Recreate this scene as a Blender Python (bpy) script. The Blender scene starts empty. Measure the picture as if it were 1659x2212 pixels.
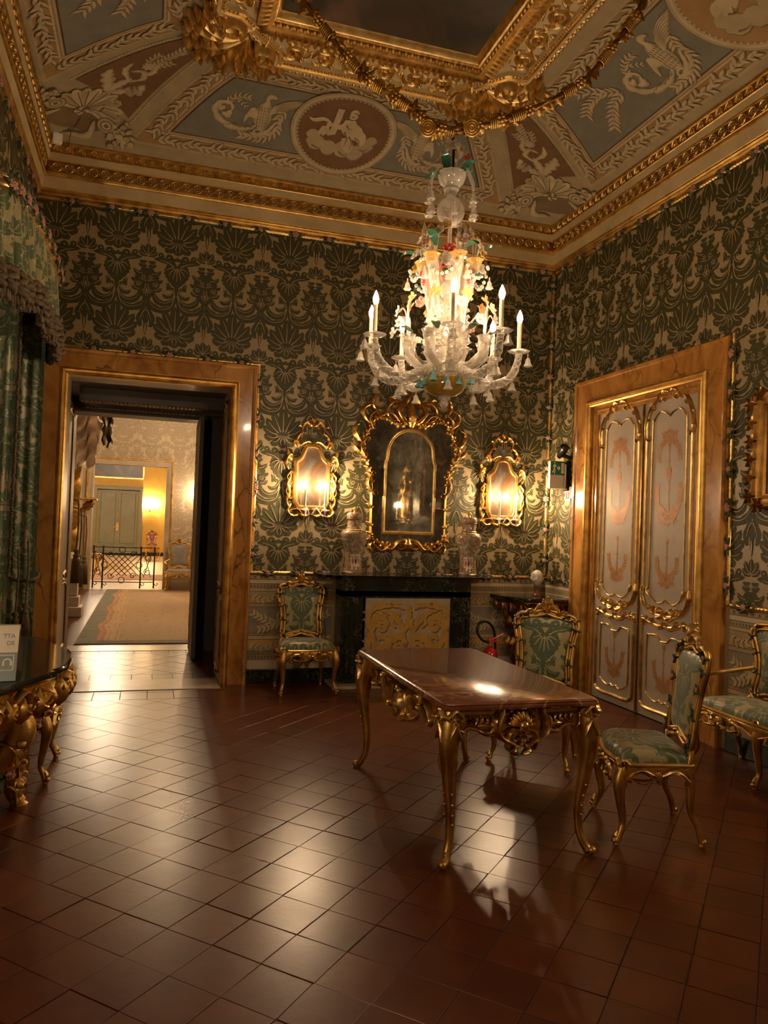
import bpy, math, random
import numpy as np
from mathutils import Vector, Matrix

S = bpy.context.scene
COL = S.collection
rnd = random.Random(11)
PI = math.pi

# ------------------------------------------------------------------ camera, world, exposure
cam = bpy.data.cameras.new('camera')
cam.sensor_fit = 'HORIZONTAL'; cam.sensor_width = 36.0; cam.lens = 36.0 * 1642.78 / 1659.0
cam.clip_start = 0.05; cam.clip_end = 100
camo = bpy.data.objects.new('camera', cam); COL.objects.link(camo)
_R = Vector((0.95478368, -0.29502367, 0.03673084)); _U = Vector((-0.04119552, -0.00893018, 0.9991112)); _F = Vector((0.29443344, 0.95544821, 0.02068004))
camo.matrix_world = Matrix(((_R.x, _U.x, -_F.x, -4.286), (_R.y, _U.y, -_F.y, -7.660), (_R.z, _U.z, -_F.z, 1.6), (0, 0, 0, 1)))
S.camera = camo
w = bpy.data.worlds.new('night'); S.world = w; w.use_nodes = True
w.node_tree.nodes['Background'].inputs[0].default_value = (0.02, 0.022, 0.03, 1)
w.node_tree.nodes['Background'].inputs[1].default_value = 0.3
S.view_settings.view_transform = 'Standard'
try: S.view_settings.look = 'None'
except Exception: pass
S.view_settings.exposure = 0.0
S.view_settings.gamma = 1.0
S.view_settings.use_curve_mapping = False
S.cycles.transparent_max_bounces = 24
S.cycles.max_bounces = 5; S.cycles.diffuse_bounces = 3; S.cycles.glossy_bounces = 3
S.cycles.use_adaptive_sampling = True; S.cycles.adaptive_threshold = 0.15; S.cycles.adaptive_min_samples = 16
CHAND_W, SCONCE_W = 500.0, 1600.0        # emission strength of the electric candle bulbs
WARM = (1.0, 0.70, 0.42)

# ------------------------------------------------------------------ mesh builder
class MB:
    def __init__(s): s.V = []; s.F = []; s.M = []; s.n = 0
    def add(s, V, F, m=0):
        V = np.asarray(V, float).reshape(-1, 3)
        s.V.append(V)
        if isinstance(F, np.ndarray): F = F.tolist()
        o = s.n
        s.F.extend([[i + o for i in f] for f in F]); s.M.extend([m] * len(F)); s.n += len(V)
        return s
    def merge(s, b, fn=None, m=None):
        V = np.concatenate(b.V) if b.V else np.zeros((0, 3))
        if fn: V = fn(V)
        o = s.n; s.V.append(V); s.F.extend([[i + o for i in f] for f in b.F]); s.M.extend([m] * len(b.F) if m is not None else b.M); s.n += len(V)
        return s
    def mesh(s, name, mats, smooth=True, ang=40):
        me = bpy.data.meshes.new(name)
        V = np.concatenate(s.V)
        me.from_pydata(V.tolist(), [], s.F)
        for m in (mats if isinstance(mats, (list, tuple)) else [mats]): me.materials.append(MT[m])
        if max(s.M) > 0: me.polygons.foreach_set('material_index', s.M)
        if smooth:
            me.shade_smooth()
            if ang < 180: me.set_sharp_from_angle(angle=math.radians(ang))
        me.update()
        return me
    def build(s, name, mats, parent=None, smooth=True, ang=40, attr=None, **kw):
        me = s.mesh(name, mats, smooth, ang)
        if attr is not None:
            a = me.attributes.new('pat', 'FLOAT', 'POINT'); a.data.foreach_set('value', np.asarray(attr, np.float32))
        return put(name, me, parent, **kw)

def put(name, me, parent=None, loc=None, rz=0, label=None, cat=None, group=None, kind=None, mw=None):
    o = bpy.data.objects.new(name, me); COL.objects.link(o)
    if parent is not None: o.parent = parent
    if mw is not None: o.matrix_local = mw
    else:
        if loc is not None: o.location = loc
        if rz: o.rotation_euler = (0, 0, rz)
    return tag(o, label, cat, group, kind)
def tag(o, label=None, cat=None, group=None, kind=None):
    if label: o['label'] = label
    if cat: o['category'] = cat
    if group: o['group'] = group
    if kind: o['kind'] = kind
    return o
def empty(name, loc=(0, 0, 0), rz=0, label=None, cat=None, group=None, kind=None, parent=None):
    return put(name, None, parent, loc, rz, label, cat, group, kind)
def copy_tree(o, parent=None, **kw):
    c = o.copy(); COL.objects.link(c)
    if parent is not None: c.parent = parent
    for ch in list(o.children): copy_tree(ch, c)
    if 'loc' in kw: c.location = kw['loc']
    if 'rz' in kw: c.rotation_euler = (0, 0, kw['rz'])
    tag(c, kw.get('label'), kw.get('cat'), kw.get('group'))
    return c

# ------------------------------------------------------------------ shapes
def box(x0, x1, y0, y1, z0, z1):
    V = [(x, y, z) for z in (z0, z1) for y in (y0, y1) for x in (x0, x1)]
    return V, [(0, 2, 3, 1), (4, 5, 7, 6), (0, 1, 5, 4), (2, 6, 7, 3), (0, 4, 6, 2), (1, 3, 7, 5)]
def cbox(x0, x1, y0, y1, z0, z1, b):
    # box with chamfered edges
    V = []
    for z, i in ((z0, b), (z0 + b, 0), (z1 - b, 0), (z1, b)):
        V += [(x0 + i, y0 + i + 0, z), (x1 - i, y0 + i, z), (x1 - i, y1 - i, z), (x0 + i, y1 - i, z)]
    F = [(3, 2, 1, 0), (12, 13, 14, 15)]
    for k in range(3):
        for j in range(4):
            a = k * 4 + j; c = k * 4 + (j + 1) % 4
            F.append((a, c, c + 4, a + 4))
    return V, F
def ringfaces(n, k, closed=False, caps=True):
    F = []
    m = n if closed else n - 1
    for i in range(m):
        a = i * k; b = ((i + 1) % n) * k
        for j in range(k):
            j2 = (j + 1) % k
            F.append((a + j, a + j2, b + j2, b + j))
    if caps and not closed:
        F.append(tuple(range(k - 1, -1, -1))); F.append(tuple((n - 1) * k + j for j in range(k)))
    return F
def tang(P, closed=False):
    P = np.asarray(P, float)
    if closed: T = np.roll(P, -1, 0) - np.roll(P, 1, 0)
    else: T = np.gradient(P, axis=0)
    return T / (np.linalg.norm(T, axis=1, keepdims=True) + 1e-12)
def tube(P, r, k=8, closed=False, sq=None):
    P = np.asarray(P, float); n = len(P); r = np.broadcast_to(np.asarray(r, float), (n,))
    T = tang(P, closed)
    a = np.array([0, 0, 1.]) if abs(T[0][2]) < .9 else np.array([1., 0, 0])
    N = a - T[0] * (a @ T[0]); N /= np.linalg.norm(N)
    Ns = []
    for t in T:
        N = N - t * (N @ t); N /= (np.linalg.norm(N) + 1e-12); Ns.append(N)
    Ns = np.array(Ns); B = np.cross(T, Ns)
    an = np.arange(k) / k * 2 * PI
    ca, sa = np.cos(an), np.sin(an)
    if sq is not None: sa = sa * sq
    V = P[:, None] + r[:, None, None] * (ca[None, :, None] * Ns[:, None] + sa[None, :, None] * B[:, None])
    return V.reshape(-1, 3), ringfaces(n, k, closed)
def lathe(pr, k=20, c=(0, 0, 0), flute=None, sc=(1, 1)):
    pr = np.asarray(pr, float); an = np.arange(k) / k * 2 * PI
    m = np.ones(k)
    if flute: m = 1 + flute[1] * np.abs(np.sin(an * flute[0] / 2)) - flute[1] / 2
    V = np.stack([pr[:, :1] * np.cos(an) * m * sc[0] + c[0], pr[:, :1] * np.sin(an) * m * sc[1] + c[1], np.repeat(pr[:, 1:2], k, 1) + c[2]], -1)
    return V.reshape(-1, 3), ringfaces(len(pr), k)
def ball(c, r, k=8, m=5, sq=1.0):
    t = np.linspace(-PI / 2, PI / 2, m + 1)
    return lathe(np.stack([np.maximum(np.cos(t), .02) * r, np.sin(t) * r * sq], 1), k, c)
def cr(pts, n=6, closed=False):
    # Catmull-Rom through points
    P = np.asarray(pts, float)
    if closed: Q = np.concatenate([P[-1:], P, P[:2]])
    else: Q = np.concatenate([2 * P[:1] - P[1:2], P, 2 * P[-1:] - P[-2:-1]])
    out = []
    t = np.arange(n)[:, None] / n
    for i in range(1, len(Q) - 2):
        a, b, c, d = Q[i - 1], Q[i], Q[i + 1], Q[i + 2]
        out.append(.5 * (2 * b + (c - a) * t + (2 * a - 5 * b + 4 * c - d) * t ** 2 + (3 * b - a - 3 * c + d) * t ** 3))
    if not closed: out.append(P[-1:])
    return np.concatenate(out)
def spiral(c, r0, r1, a0, a1, n=18):
    a = np.radians(np.linspace(a0, a1, n)); r = np.linspace(r0, r1, n)
    return np.stack([c[0] + r * np.cos(a), c[1] + r * np.sin(a)], 1)
def leafw(n, w, lobes=0, dep=.35, tip=.04, base=.25, peak=.45):
    t = np.linspace(0, 1, n)
    e = np.where(t < peak, base + (1 - base) * np.sin(t / peak * PI / 2), np.cos((t - peak) / (1 - peak) * PI / 2) ** .8 + tip)
    if lobes: e = e * (1 - dep * 1.15 * (1 - np.abs(np.sin(PI * t * lobes * .999 + .25)) ** .8))
    return w * e
def tailw(n, w, tip=.15, base=1.0):
    t = np.linspace(0, 1, n); return w * (base + (tip - base) * t)
def perp(P):
    T = tang(P); return np.stack([-T[:, 1], T[:, 0]], 1)

# strokes: (points Nx2, half widths, heights)
def flat(mb, strokes, mp, lay, m=0):
    for si, (P, wd) in enumerate(strokes):
        P = np.asarray(P, float); n = len(P); wd = np.broadcast_to(wd, (n,))
        N = perp(P) * wd[:, None]
        Q = np.stack([P + N, P - N], 1).reshape(-1, 2)
        mb.add(mp(Q, lay + (si % 220) * .000006), [(2 * i, 2 * i + 1, 2 * i + 3, 2 * i + 2) for i in range(n - 1)], m)
def carve(mb, strokes, mp, m=0, base=0.0):
    for st in strokes:
        P, wd, h = st[:3]
        P = np.asarray(P, float); n = len(P); wd = np.broadcast_to(wd, (n,)); h = np.broadcast_to(h, (n,))
        N = perp(P) * wd[:, None]
        Q = np.stack([P + N, P + .6 * N, P, P - .6 * N, P - N], 1).reshape(-1, 2)
        H = np.stack([0 * h, .72 * h, h, .72 * h, 0 * h], 1).reshape(-1) + base
        mb.add(mp(Q, H), ringfaces(n, 5), m)
def mirr(strokes, cx=0.0):
    out = []
    for st in strokes:
        P = np.array(st[0], float); P[:, 0] = 2 * cx - P[:, 0]; out.append((P,) + tuple(st[1:]))
    return out
def both(st, cx=0.0): return list(st) + mirr(st, cx)
def mv(strokes, dx=0, dy=0, s=1.0, rot=0.0, fx=1):
    c, q = math.cos(rot), math.sin(rot); out = []
    for st in strokes:
        P = np.array(st[0], float) * s; P[:, 0] *= fx
        P = np.stack([P[:, 0] * c - P[:, 1] * q + dx, P[:, 0] * q + P[:, 1] * c + dy], 1)
        out.append((P,) + tuple(np.asarray(x) * s for x in st[1:]))
    return out
def S2(ctrl, w, lobes=0, dep=.35, n=6, h=None, kind='leaf', **k):
    P = cr(ctrl, n); N = len(P)
    wd = leafw(N, w, lobes, dep, **k) if kind == 'leaf' else tailw(N, w, **k)
    return (P, wd) if h is None else (P, wd, (leafw(N, h, 0) if kind == 'leaf' else tailw(N, h, .3)))
def lf(x, y, ang, L, w, h=None, n=5):
    # simple almond leaf starting at x,y
    t = np.linspace(0, 1, n); P = np.stack([x + t * L * math.cos(ang), y + t * L * math.sin(ang)], 1)
    wd = w * np.array([.15, .8, 1, .6, .05]) if n == 5 else leafw(n, w)
    return (P, wd) if h is None else (P, wd, h)
def garland(P, L, w, step, ang=.6, stem=.15, h=None, jit=.12, seed=0):
    # leaf pairs along a stem
    r = random.Random(seed); P = np.asarray(P, float)
    d = np.concatenate([[0], np.cumsum(np.linalg.norm(np.diff(P, axis=0), axis=1))]); tot = d[-1]
    out = [(P, w * stem) if h is None else (P, w * stem, h * .6)]
    T = tang(P)
    for k in range(int(tot / step)):
        q = (k + .5) * step; x = np.interp(q, d, P[:, 0]); y = np.interp(q, d, P[:, 1])
        a = math.atan2(np.interp(q, d, T[:, 1]), np.interp(q, d, T[:, 0]))
        for sgn in (1, -1):
            out.append(lf(x, y, a + sgn * (ang + r.uniform(-jit, jit)), L * r.uniform(.85, 1.1), w, h))
    return out
def cscroll(p0, p1, bul, curl, w, h=None, turns=1.1, sgn=1, n=14):
    # C-scroll from p0 to p1 bulging to one side, both ends rolled inwards
    p0 = np.array(p0, float); p1 = np.array(p1, float); d = p1 - p0; L = np.linalg.norm(d); t = d / L; nn = np.array([-t[1], t[0]]) * sgn
    s = np.linspace(0, 1, n); arc = p0 + s[:, None] * d + (np.sin(s * PI) * bul)[:, None] * nn
    def endc(p, tdir):
        # spiral starting at p with outward tangent tdir, turning towards -nn
        side = -nn; c = p + side * curl
        a0 = math.atan2(*(p - c)[::-1]); crs = tdir[0] * (p - c)[1] - tdir[1] * (p - c)[0]
        dr = -1 if crs > 0 else 1
        k = 12; a = a0 + dr * np.linspace(0, turns * 2 * PI * .8, k); r = np.linspace(curl, curl * .22, k)
        return np.stack([c[0] + r * np.cos(a), c[1] + r * np.sin(a)], 1)
    P = np.concatenate([endc(p0, -t)[::-1][:-1], arc, endc(p1, t)[1:]])
    N = len(P); q = np.linspace(-1, 1, N); wd = w * (1 - .55 * np.abs(q) ** 1.5)
    return (P, wd) if h is None else (P, wd, h * (1 - .3 * np.abs(q)))

# wall maps: (u,v,height) -> 3D
def M_back(P, h): P = np.asarray(P); return np.stack([P[:, 0], -np.broadcast_to(h, (len(P),)), P[:, 1]], 1)
def M_right(P, h): P = np.asarray(P); return np.stack([-np.broadcast_to(h, (len(P),)), -P[:, 0], P[:, 1]], 1)   # u = -y
def M_left(P, h): P = np.asarray(P); return np.stack([-W + np.broadcast_to(h, (len(P),)), P[:, 0], P[:, 1]], 1)      # u = y
def plane(fr): # generic frame: origin, U, Vv, N
    o, u, v, n = [np.array(q, float) for q in fr]
    return lambda P, h: o + np.asarray(P)[:, :1] * u + np.asarray(P)[:, 1:2] * v + np.broadcast_to(h, (len(P),))[:, None] * n
def sweep(mb, path, prof, mp, closed=False, m=0, mids=None):
    # moulding: path in (u,v); prof = [(offset to the right of travel, height)], mitred
    P = np.asarray(path, float); n = len(P); k = len(prof)
    d = np.diff(np.concatenate([P, P[:1]]) if closed else P, axis=0); d /= np.linalg.norm(d, axis=1, keepdims=True)
    nn = np.stack([d[:, 1], -d[:, 0]], 1); Mi = []
    for i in range(n):
        a = nn[i - 1] if (i > 0 or closed) else nn[i]; b = nn[i] if (i < n - 1 or closed) else nn[i - 1]
        m_ = a + b; m_ = m_ / max(m_ @ a, .35); Mi.append(m_)
    Mi = np.array(Mi); pr = np.asarray(prof, float)
    Q = P[:, None] + Mi[:, None] * pr[None, :, :1]
    V = mp(Q.reshape(-1, 2), np.tile(pr[:, 1], n))
    nseg = n if closed else n - 1
    for j in range(k - 1):
        F = [(i * k + j, i * k + j + 1, ((i + 1) % n) * k + j + 1, ((i + 1) % n) * k + j) for i in range(nseg)]
        if j == 0: mb.add(V, F, mids[j] if mids else m); o = mb.n - len(V)
        else:
            mb.F.extend([[q + o for q in f] for f in F]); mb.M.extend([mids[j] if mids else m] * len(F))

# ------------------------------------------------------------------ materials
MT = {}
def _bsdf(name):
    m = bpy.data.materials.new(name); m.use_nodes = True; MT[name] = m
    nt = m.node_tree; return m, nt, nt.nodes['Principled BSDF']
def _tex(nt, scale=(1, 1, 1), coord='Object'):
    tc = nt.nodes.new('ShaderNodeTexCoord'); mp = nt.nodes.new('ShaderNodeMapping'); mp.inputs['Scale'].default_value = scale
    nt.links.new(tc.outputs[coord], mp.inputs[0]); return mp.outputs[0]
def _noise(nt, vec, scale, detail=4, dist=0, rough=.55):
    n = nt.nodes.new('ShaderNodeTexNoise'); n.inputs['Scale'].default_value = scale; n.inputs['Detail'].default_value = detail
    n.inputs['Distortion'].default_value = dist; n.inputs['Roughness'].default_value = rough; nt.links.new(vec, n.inputs['Vector']); return n
def _ramp(nt, fac, stops):
    r = nt.nodes.new('ShaderNodeValToRGB'); e = r.color_ramp.elements
    while len(e) < len(stops): e.new(.5)
    for q, (p, c) in zip(e, stops): q.position = p; q.color = (*c, 1)
    nt.links.new(fac, r.inputs[0]); return r.outputs[0]
def _bump(nt, b, h, strength, dist=.01):
    q = nt.nodes.new('ShaderNodeBump'); q.inputs['Strength'].default_value = strength; q.inputs['Distance'].default_value = dist
    nt.links.new(h, q.inputs['Height']); nt.links.new(q.outputs[0], b.inputs['Normal'])
def mat(name, stops, scale=6, rough=.5, metal=0, detail=4, dist=0, bump=0, bscale=None, bdist=.004, coat=0, rvar=0, sc=(1, 1, 1), spec=.5, sheen=0):
    m, nt, b = _bsdf(name)
    if isinstance(stops, tuple): stops = [(0.3, tuple(x * .82 for x in stops)), (.7, tuple(min(x * 1.12, 1) for x in stops))]
    v = _tex(nt, sc); n = _noise(nt, v, scale, detail, dist)
    nt.links.new(_ramp(nt, n.outputs[0], stops), b.inputs['Base Color'])
    b.inputs['Roughness'].default_value = rough; b.inputs['Metallic'].default_value = metal; b.inputs['Specular IOR Level'].default_value = spec
    if coat: b.inputs['Coat Weight'].default_value = coat; b.inputs['Coat Roughness'].default_value = .12
    if sheen: b.inputs['Sheen Weight'].default_value = sheen
    if rvar:
        mr = nt.nodes.new('ShaderNodeMapRange'); mr.inputs[3].default_value = rough - rvar; mr.inputs[4].default_value = rough + rvar
        nt.links.new(n.outputs[0], mr.inputs[0]); nt.links.new(mr.outputs[0], b.inputs['Roughness'])
    if bump: _bump(nt, b, _noise(nt, v, bscale or scale * 6, 3).outputs[0], bump, bdist)
    return m
def marble(name, stops, vein, scale=3, vscale=5, vwid=.04, rough=.15, dist=1.5, sc=(1, 1, 1), coat=.3, vmix=.8):
    m, nt, b = _bsdf(name); v = _tex(nt, sc)
    n = _noise(nt, v, scale, 6, dist); col = _ramp(nt, n.outputs[0], stops)
    wv = _noise(nt, v, vscale * .7, 4, 0)
    mx = nt.nodes.new('ShaderNodeVectorMath'); mx.operation = 'MULTIPLY_ADD'; mx.inputs[1].default_value = (.5, .5, .5)
    nt.links.new(wv.outputs['Color'], mx.inputs[0]); nt.links.new(v, mx.inputs[2])
    vo = nt.nodes.new('ShaderNodeTexVoronoi'); vo.feature = 'DISTANCE_TO_EDGE'; vo.inputs['Scale'].default_value = vscale; nt.links.new(mx.outputs[0], vo.inputs['Vector'])
    rp = _ramp(nt, vo.outputs['Distance'], [(0, (vmix,) * 3), (vwid, (0, 0, 0))])
    pm = nt.nodes.new('ShaderNodeMath'); pm.operation = 'MULTIPLY'; nt.links.new(rp, pm.inputs[0])
    nt.links.new(_ramp(nt, _noise(nt, v, vscale * .5, 2).outputs[0], [(.4, (0, 0, 0)), (.62, (1, 1, 1))]), pm.inputs[1])
    mc = nt.nodes.new('ShaderNodeMix'); mc.data_type = 'RGBA'; mc.inputs['B'].default_value = (*vein, 1)
    nt.links.new(pm.outputs[0], mc.inputs['Factor']); nt.links.new(col, mc.inputs['A']); nt.links.new(mc.outputs['Result'], b.inputs['Base Color'])
    b.inputs['Roughness'].default_value = rough; b.inputs['Coat Weight'].default_value = coat; b.inputs['Coat Roughness'].default_value = .06
    return m
def fabric(name, ground, pattern, rough=.5, sheen=.3):
    # two-tone damask: the vertex value 'pat' picks the weave
    m, nt, b = _bsdf(name)
    a = nt.nodes.new('ShaderNodeAttribute'); a.attribute_name = 'pat'
    v = _tex(nt); nz = _noise(nt, v, 25, 3)
    rp = nt.nodes.new('ShaderNodeMapRange'); rp.inputs[1].default_value = .3; rp.inputs[2].default_value = .7; nt.links.new(a.outputs['Fac'], rp.inputs[0])
    mc = nt.nodes.new('ShaderNodeMix'); mc.data_type = 'RGBA'
    g = _ramp(nt, nz.outputs[0], [(.3, tuple(x * .85 for x in ground)), (.7, ground)]); p = _ramp(nt, nz.outputs[0], [(.3, tuple(x * .8 for x in pattern)), (.7, pattern)])
    nt.links.new(rp.outputs[0], mc.inputs['Factor']); nt.links.new(g, mc.inputs['A']); nt.links.new(p, mc.inputs['B']); nt.links.new(mc.outputs['Result'], b.inputs['Base Color'])
    mr = nt.nodes.new('ShaderNodeMapRange'); mr.inputs[3].default_value = rough - .12; mr.inputs[4].default_value = rough + .1; nt.links.new(rp.outputs[0], mr.inputs[0]); nt.links.new(mr.outputs[0], b.inputs['Roughness'])
    b.inputs['Sheen Weight'].default_value = sheen
    _bump(nt, b, _noise(nt, v, 700, 2).outputs[0], .15, .001)
    return m
def emit(name, col, strength):
    m, nt, b = _bsdf(name); b.inputs['Base Color'].default_value = (*col, 1); b.inputs['Emission Color'].default_value = (*col, 1); b.inputs['Emission Strength'].default_value = strength; return m
def glass(name, tint, body, fac=.3, rough=.08):
    # thin blown glass: clear film plus a pale glossy body standing in for refracted light, stronger at grazing angles
    m = bpy.data.materials.new(name); m.use_nodes = True; MT[name] = m; nt = m.node_tree; nt.nodes.clear()
    o = nt.nodes.new('ShaderNodeOutputMaterial'); mx = nt.nodes.new('ShaderNodeMixShader'); tr = nt.nodes.new('ShaderNodeBsdfTransparent'); pb = nt.nodes.new('ShaderNodeBsdfPrincipled')
    tr.inputs[0].default_value = (*tint, 1); pb.inputs['Base Color'].default_value = (*body, 1); pb.inputs['Roughness'].default_value = rough; pb.inputs['Specular IOR Level'].default_value = 1.0
    lw = nt.nodes.new('ShaderNodeLayerWeight'); lw.inputs[0].default_value = .45
    mr = nt.nodes.new('ShaderNodeMapRange'); mr.inputs[3].default_value = fac; mr.inputs[4].default_value = min(fac + .6, 1); nt.links.new(lw.outputs['Facing'], mr.inputs[0])
    nt.links.new(mr.outputs[0], mx.inputs[0]); nt.links.new(tr.outputs[0], mx.inputs[1]); nt.links.new(pb.outputs[0], mx.inputs[2]); nt.links.new(mx.outputs[0], o.inputs[0])
    return m
def silver(name, tint, spots, rough=.04, dark=(.02, .015, .01), metal=.8):
    # old mirror with foxing
    m, nt, b = _bsdf(name); v = _tex(nt); n = _noise(nt, v, 5, 8, .6, .7)
    c = _ramp(nt, n.outputs[0], [(.42 - spots * .1, tint), (.56 - spots * .1, tuple(x * .55 for x in tint)), (.72, dark)])
    nt.links.new(c, b.inputs['Base Color']); b.inputs['Metallic'].default_value = metal
    mr = nt.nodes.new('ShaderNodeMapRange'); mr.inputs[1].default_value = .35; mr.inputs[2].default_value = .7; mr.inputs[3].default_value = rough; mr.inputs[4].default_value = rough * 4; nt.links.new(n.outputs[0], mr.inputs[0]); nt.links.new(mr.outputs[0], b.inputs['Roughness'])
    return m

mat('gold', [(.25, (.38, .20, .05)), (.55, (.70, .44, .13)), (.8, (.86, .60, .22))], 9, .43, 1, 5, bump=.25, bscale=60, rvar=.07)
mat('gold_dark', [(.25, (.16, .075, .02)), (.6, (.42, .23, .06)), (.85, (.60, .36, .11))], 10, .43, 1, 5, bump=.35, bscale=70, rvar=.08)
mat('gold_pale', [(.25, (.45, .27, .08)), (.7, (.85, .62, .27))], 12, .36, 1, 4, bump=.2, bscale=50, rvar=.05)
mat('cream', [(.3, (.44, .33, .17)), (.7, (.58, .46, .26))], 5, .5, bump=.15, bscale=30)
mat('cream_light', [(.3, (.52, .43, .28)), (.7, (.64, .55, .38))], 5, .5, bump=.1)
mat('damask_ground', [(.3, (.29, .215, .11)), (.7, (.35, .265, .14))], 30, .36, sc=(1, 1, 6), bump=.25, bscale=300, bdist=.001, sheen=.15)
mat('damask_green', [(.3, (.036, .034, .0075)), (.7, (.056, .051, .0115))], 40, .58, bump=.3, bscale=400, bdist=.001)
mat('damask_mid', [(.3, (.10, .08, .035)), (.7, (.13, .105, .045))], 40, .5, sheen=.15)
marble('siena', [(.2, (.16, .055, .010)), (.42, (.36, .155, .032)), (.62, (.47, .225, .052)), (.85, (.55, .31, .10))], (.05, .02, .006), 2.6, 3.0, .03, .22, 2.5, sc=(1, 1, .6))
marble('verde', [(.3, (.004, .007, .004)), (.6, (.012, .02, .011)), (.85, (.03, .042, .022))], (.26, .30, .2), 6, 9, .05, .14, 1.5, vmix=.7)
marble('nero', [(.3, (.006, .007, .005)), (.7, (.02, .022, .015))], (.35, .30, .2), 3, 4, .02, .09, 1.5)
marble('rosso', [(.25, (.105, .028, .015)), (.5, (.20, .065, .034)), (.75, (.32, .13, .07))], (.60, .42, .28), 5, 4.5, .035, .20, 2.2, sc=(.5, 1, 1), coat=.4, vmix=.65)
mat('threshold', [(.3, (.36, .28, .19)), (.7, (.46, .37, .26))], 8, .3, bump=.1)
mat('mortar', (.045, .02, .010), 30, .85)
# fresco tones (flat painting on the vault and dado)
for nm, c in dict(f_ground=(.32, .25, .14), f_grey=(.165, .155, .115), f_ochre=(.31, .18, .065), f_brown=(.155, .078, .026), f_light=(.46, .37, .22), f_pale=(.36, .285, .165), f_shade=(.17, .115, .05), f_dark=(.075, .042, .017), f_stone=(.24, .20, .145), f_yellow=(.47, .29, .075)).items():
    mat(nm, [(.3, tuple(x * .86 for x in c)), (.7, tuple(x * 1.1 for x in c))], 7, .75, bump=.08, bscale=40)
mat('rose_pink', (.45, .20, .15), 40, .45); mat('leaf_green', (.035, .055, .02), 40, .5)
mat('door_paint', [(.3, (.35, .29, .23)), (.7, (.42, .35, .28))], 4, .55)
mat('copper_paint', [(.3, (.30, .125, .035)), (.7, (.46, .22, .07))], 30, .5, .15)
mat('wax', (.75, .66, .46), 8, .5); mat('black', (.008, .008, .009), 20, .35); mat('iron', (.012, .011, .011), 30, .5, .5)
mat('white', (.74, .71, .66), 5, .5); mat('white_paint', (.62, .58, .52), 6, .55)
mat('red_paint', (.50, .012, .018), 5, .25, coat=.5); mat('red_plastic', (.55, .05, .04), 5, .4)
mat('dark_wood', [(.3, (.02, .012, .007)), (.7, (.05, .028, .014))], 8, .4, sc=(6, 6, 1))
mat('void', (.004, .004, .004), 4, .9)
# ================================================================== THE ROOM
W, L = 5.406, 8.2                # room width, length; back wall y=0, right wall x=0
CAMP = np.array([-4.286, -7.660, 1.6]); _Rn, _Un, _Fn = np.array(_R), np.array(_U), np.array(_F)
def topx(P):
    d = np.asarray(P, float) - CAMP; z = d @ _Fn
    return 829.5 + 1642.78 * (d @ _Rn) / z, 1106 - 1642.78 * (d @ _Un) / z, z

# ---- floor: waxed terracotta squares laid on the diagonal
def tile_mat(name, far):
    m, nt, b = _bsdf(name)
    if far: src = nt.nodes.new('ShaderNodeNewGeometry').outputs['Random Per Island']
    else: src = nt.nodes.new('ShaderNodeObjectInfo').outputs['Random']
    geo = nt.nodes.new('ShaderNodeNewGeometry'); v = geo.outputs['Position']
    c = _ramp(nt, src, [(0, (.080, .0180, .0055)), (.5, (.096, .0225, .0072)), (1, (.112, .0275, .0092))])
    n = _noise(nt, v, 7, 1, .2); c2 = _ramp(nt, n.outputs[0], [(.3, (.82, .80, .78)), (.7, (1.1, 1.1, 1.08))])
    mx = nt.nodes.new('ShaderNodeMix'); mx.data_type = 'RGBA'; mx.blend_type = 'MULTIPLY'; mx.inputs['Factor'].default_value = 1
    nt.links.new(c, mx.inputs['A']); nt.links.new(c2, mx.inputs['B'])
    # pits and scuffs
    n2 = _noise(nt, v, 40, 2); pit = _ramp(nt, n2.outputs[0], [(.25, (.98, .98, .98)), (.35, (1, 1, 1))])
    m2 = nt.nodes.new('ShaderNodeMix'); m2.data_type = 'RGBA'; m2.blend_type = 'MULTIPLY'; m2.inputs['Factor'].default_value = 1
    nt.links.new(mx.outputs['Result'], m2.inputs['A']); nt.links.new(pit, m2.inputs['B']); nt.links.new(m2.outputs['Result'], b.inputs['Base Color'])
    rr = nt.nodes.new('ShaderNodeMapRange'); rr.inputs[1].default_value = .3; rr.inputs[2].default_value = .7; rr.inputs[3].default_value = .280; rr.inputs[4].default_value = .305
    nt.links.new(_noise(nt, v, 5, 1).outputs[0], rr.inputs[0]); nt.links.new(rr.outputs[0], b.inputs['Roughness'])
    b.inputs['Specular IOR Level'].default_value = .5
    ad = nt.nodes.new('ShaderNodeMath'); ad.operation = 'ADD'; nt.links.new(_noise(nt, v, 34, 2).outputs[0], ad.inputs[0]); nt.links.new(_noise(nt, v, 6, 2).outputs[0], ad.inputs[1])
    _bump(nt, b, ad.outputs[0], .12, .004)
tile_mat('tile', False); tile_mat('tile_far', True)

def clip_poly(P, a, c, keep):   # keep side of axis a <=c or >=c
    out = []
    for i in range(len(P)):
        p, q = P[i], P[(i + 1) % len(P)]
        ip, iq = keep * (p[a] - c) <= 0, keep * (q[a] - c) <= 0
        if ip: out.append(p)
        if ip != iq:
            t = (c - p[a]) / (q[a] - p[a]); out.append((p[0] + t * (q[0] - p[0]), p[1] + t * (q[1] - p[1])))
    return out
def slab(poly, z0, z1, ch=.0011):
    # tile from a convex outline, chamfered top
    P = np.array(poly); c = P.mean(0); n = len(P)
    I = P + (c - P) / np.maximum(np.linalg.norm(P - c, axis=1, keepdims=True), 1e-6) * ch * 1.4
    V = [(*p, z0) for p in P] + [(*p, z1 - ch) for p in P] + [(*p, z1) for p in I]
    F = []
    for k in (0, 1):
        for j in range(n): F.append((k * n + j, k * n + (j + 1) % n, (k + 1) * n + (j + 1) % n, (k + 1) * n + j))
    F.append(tuple(2 * n + j for j in range(n))); return V, F
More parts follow.
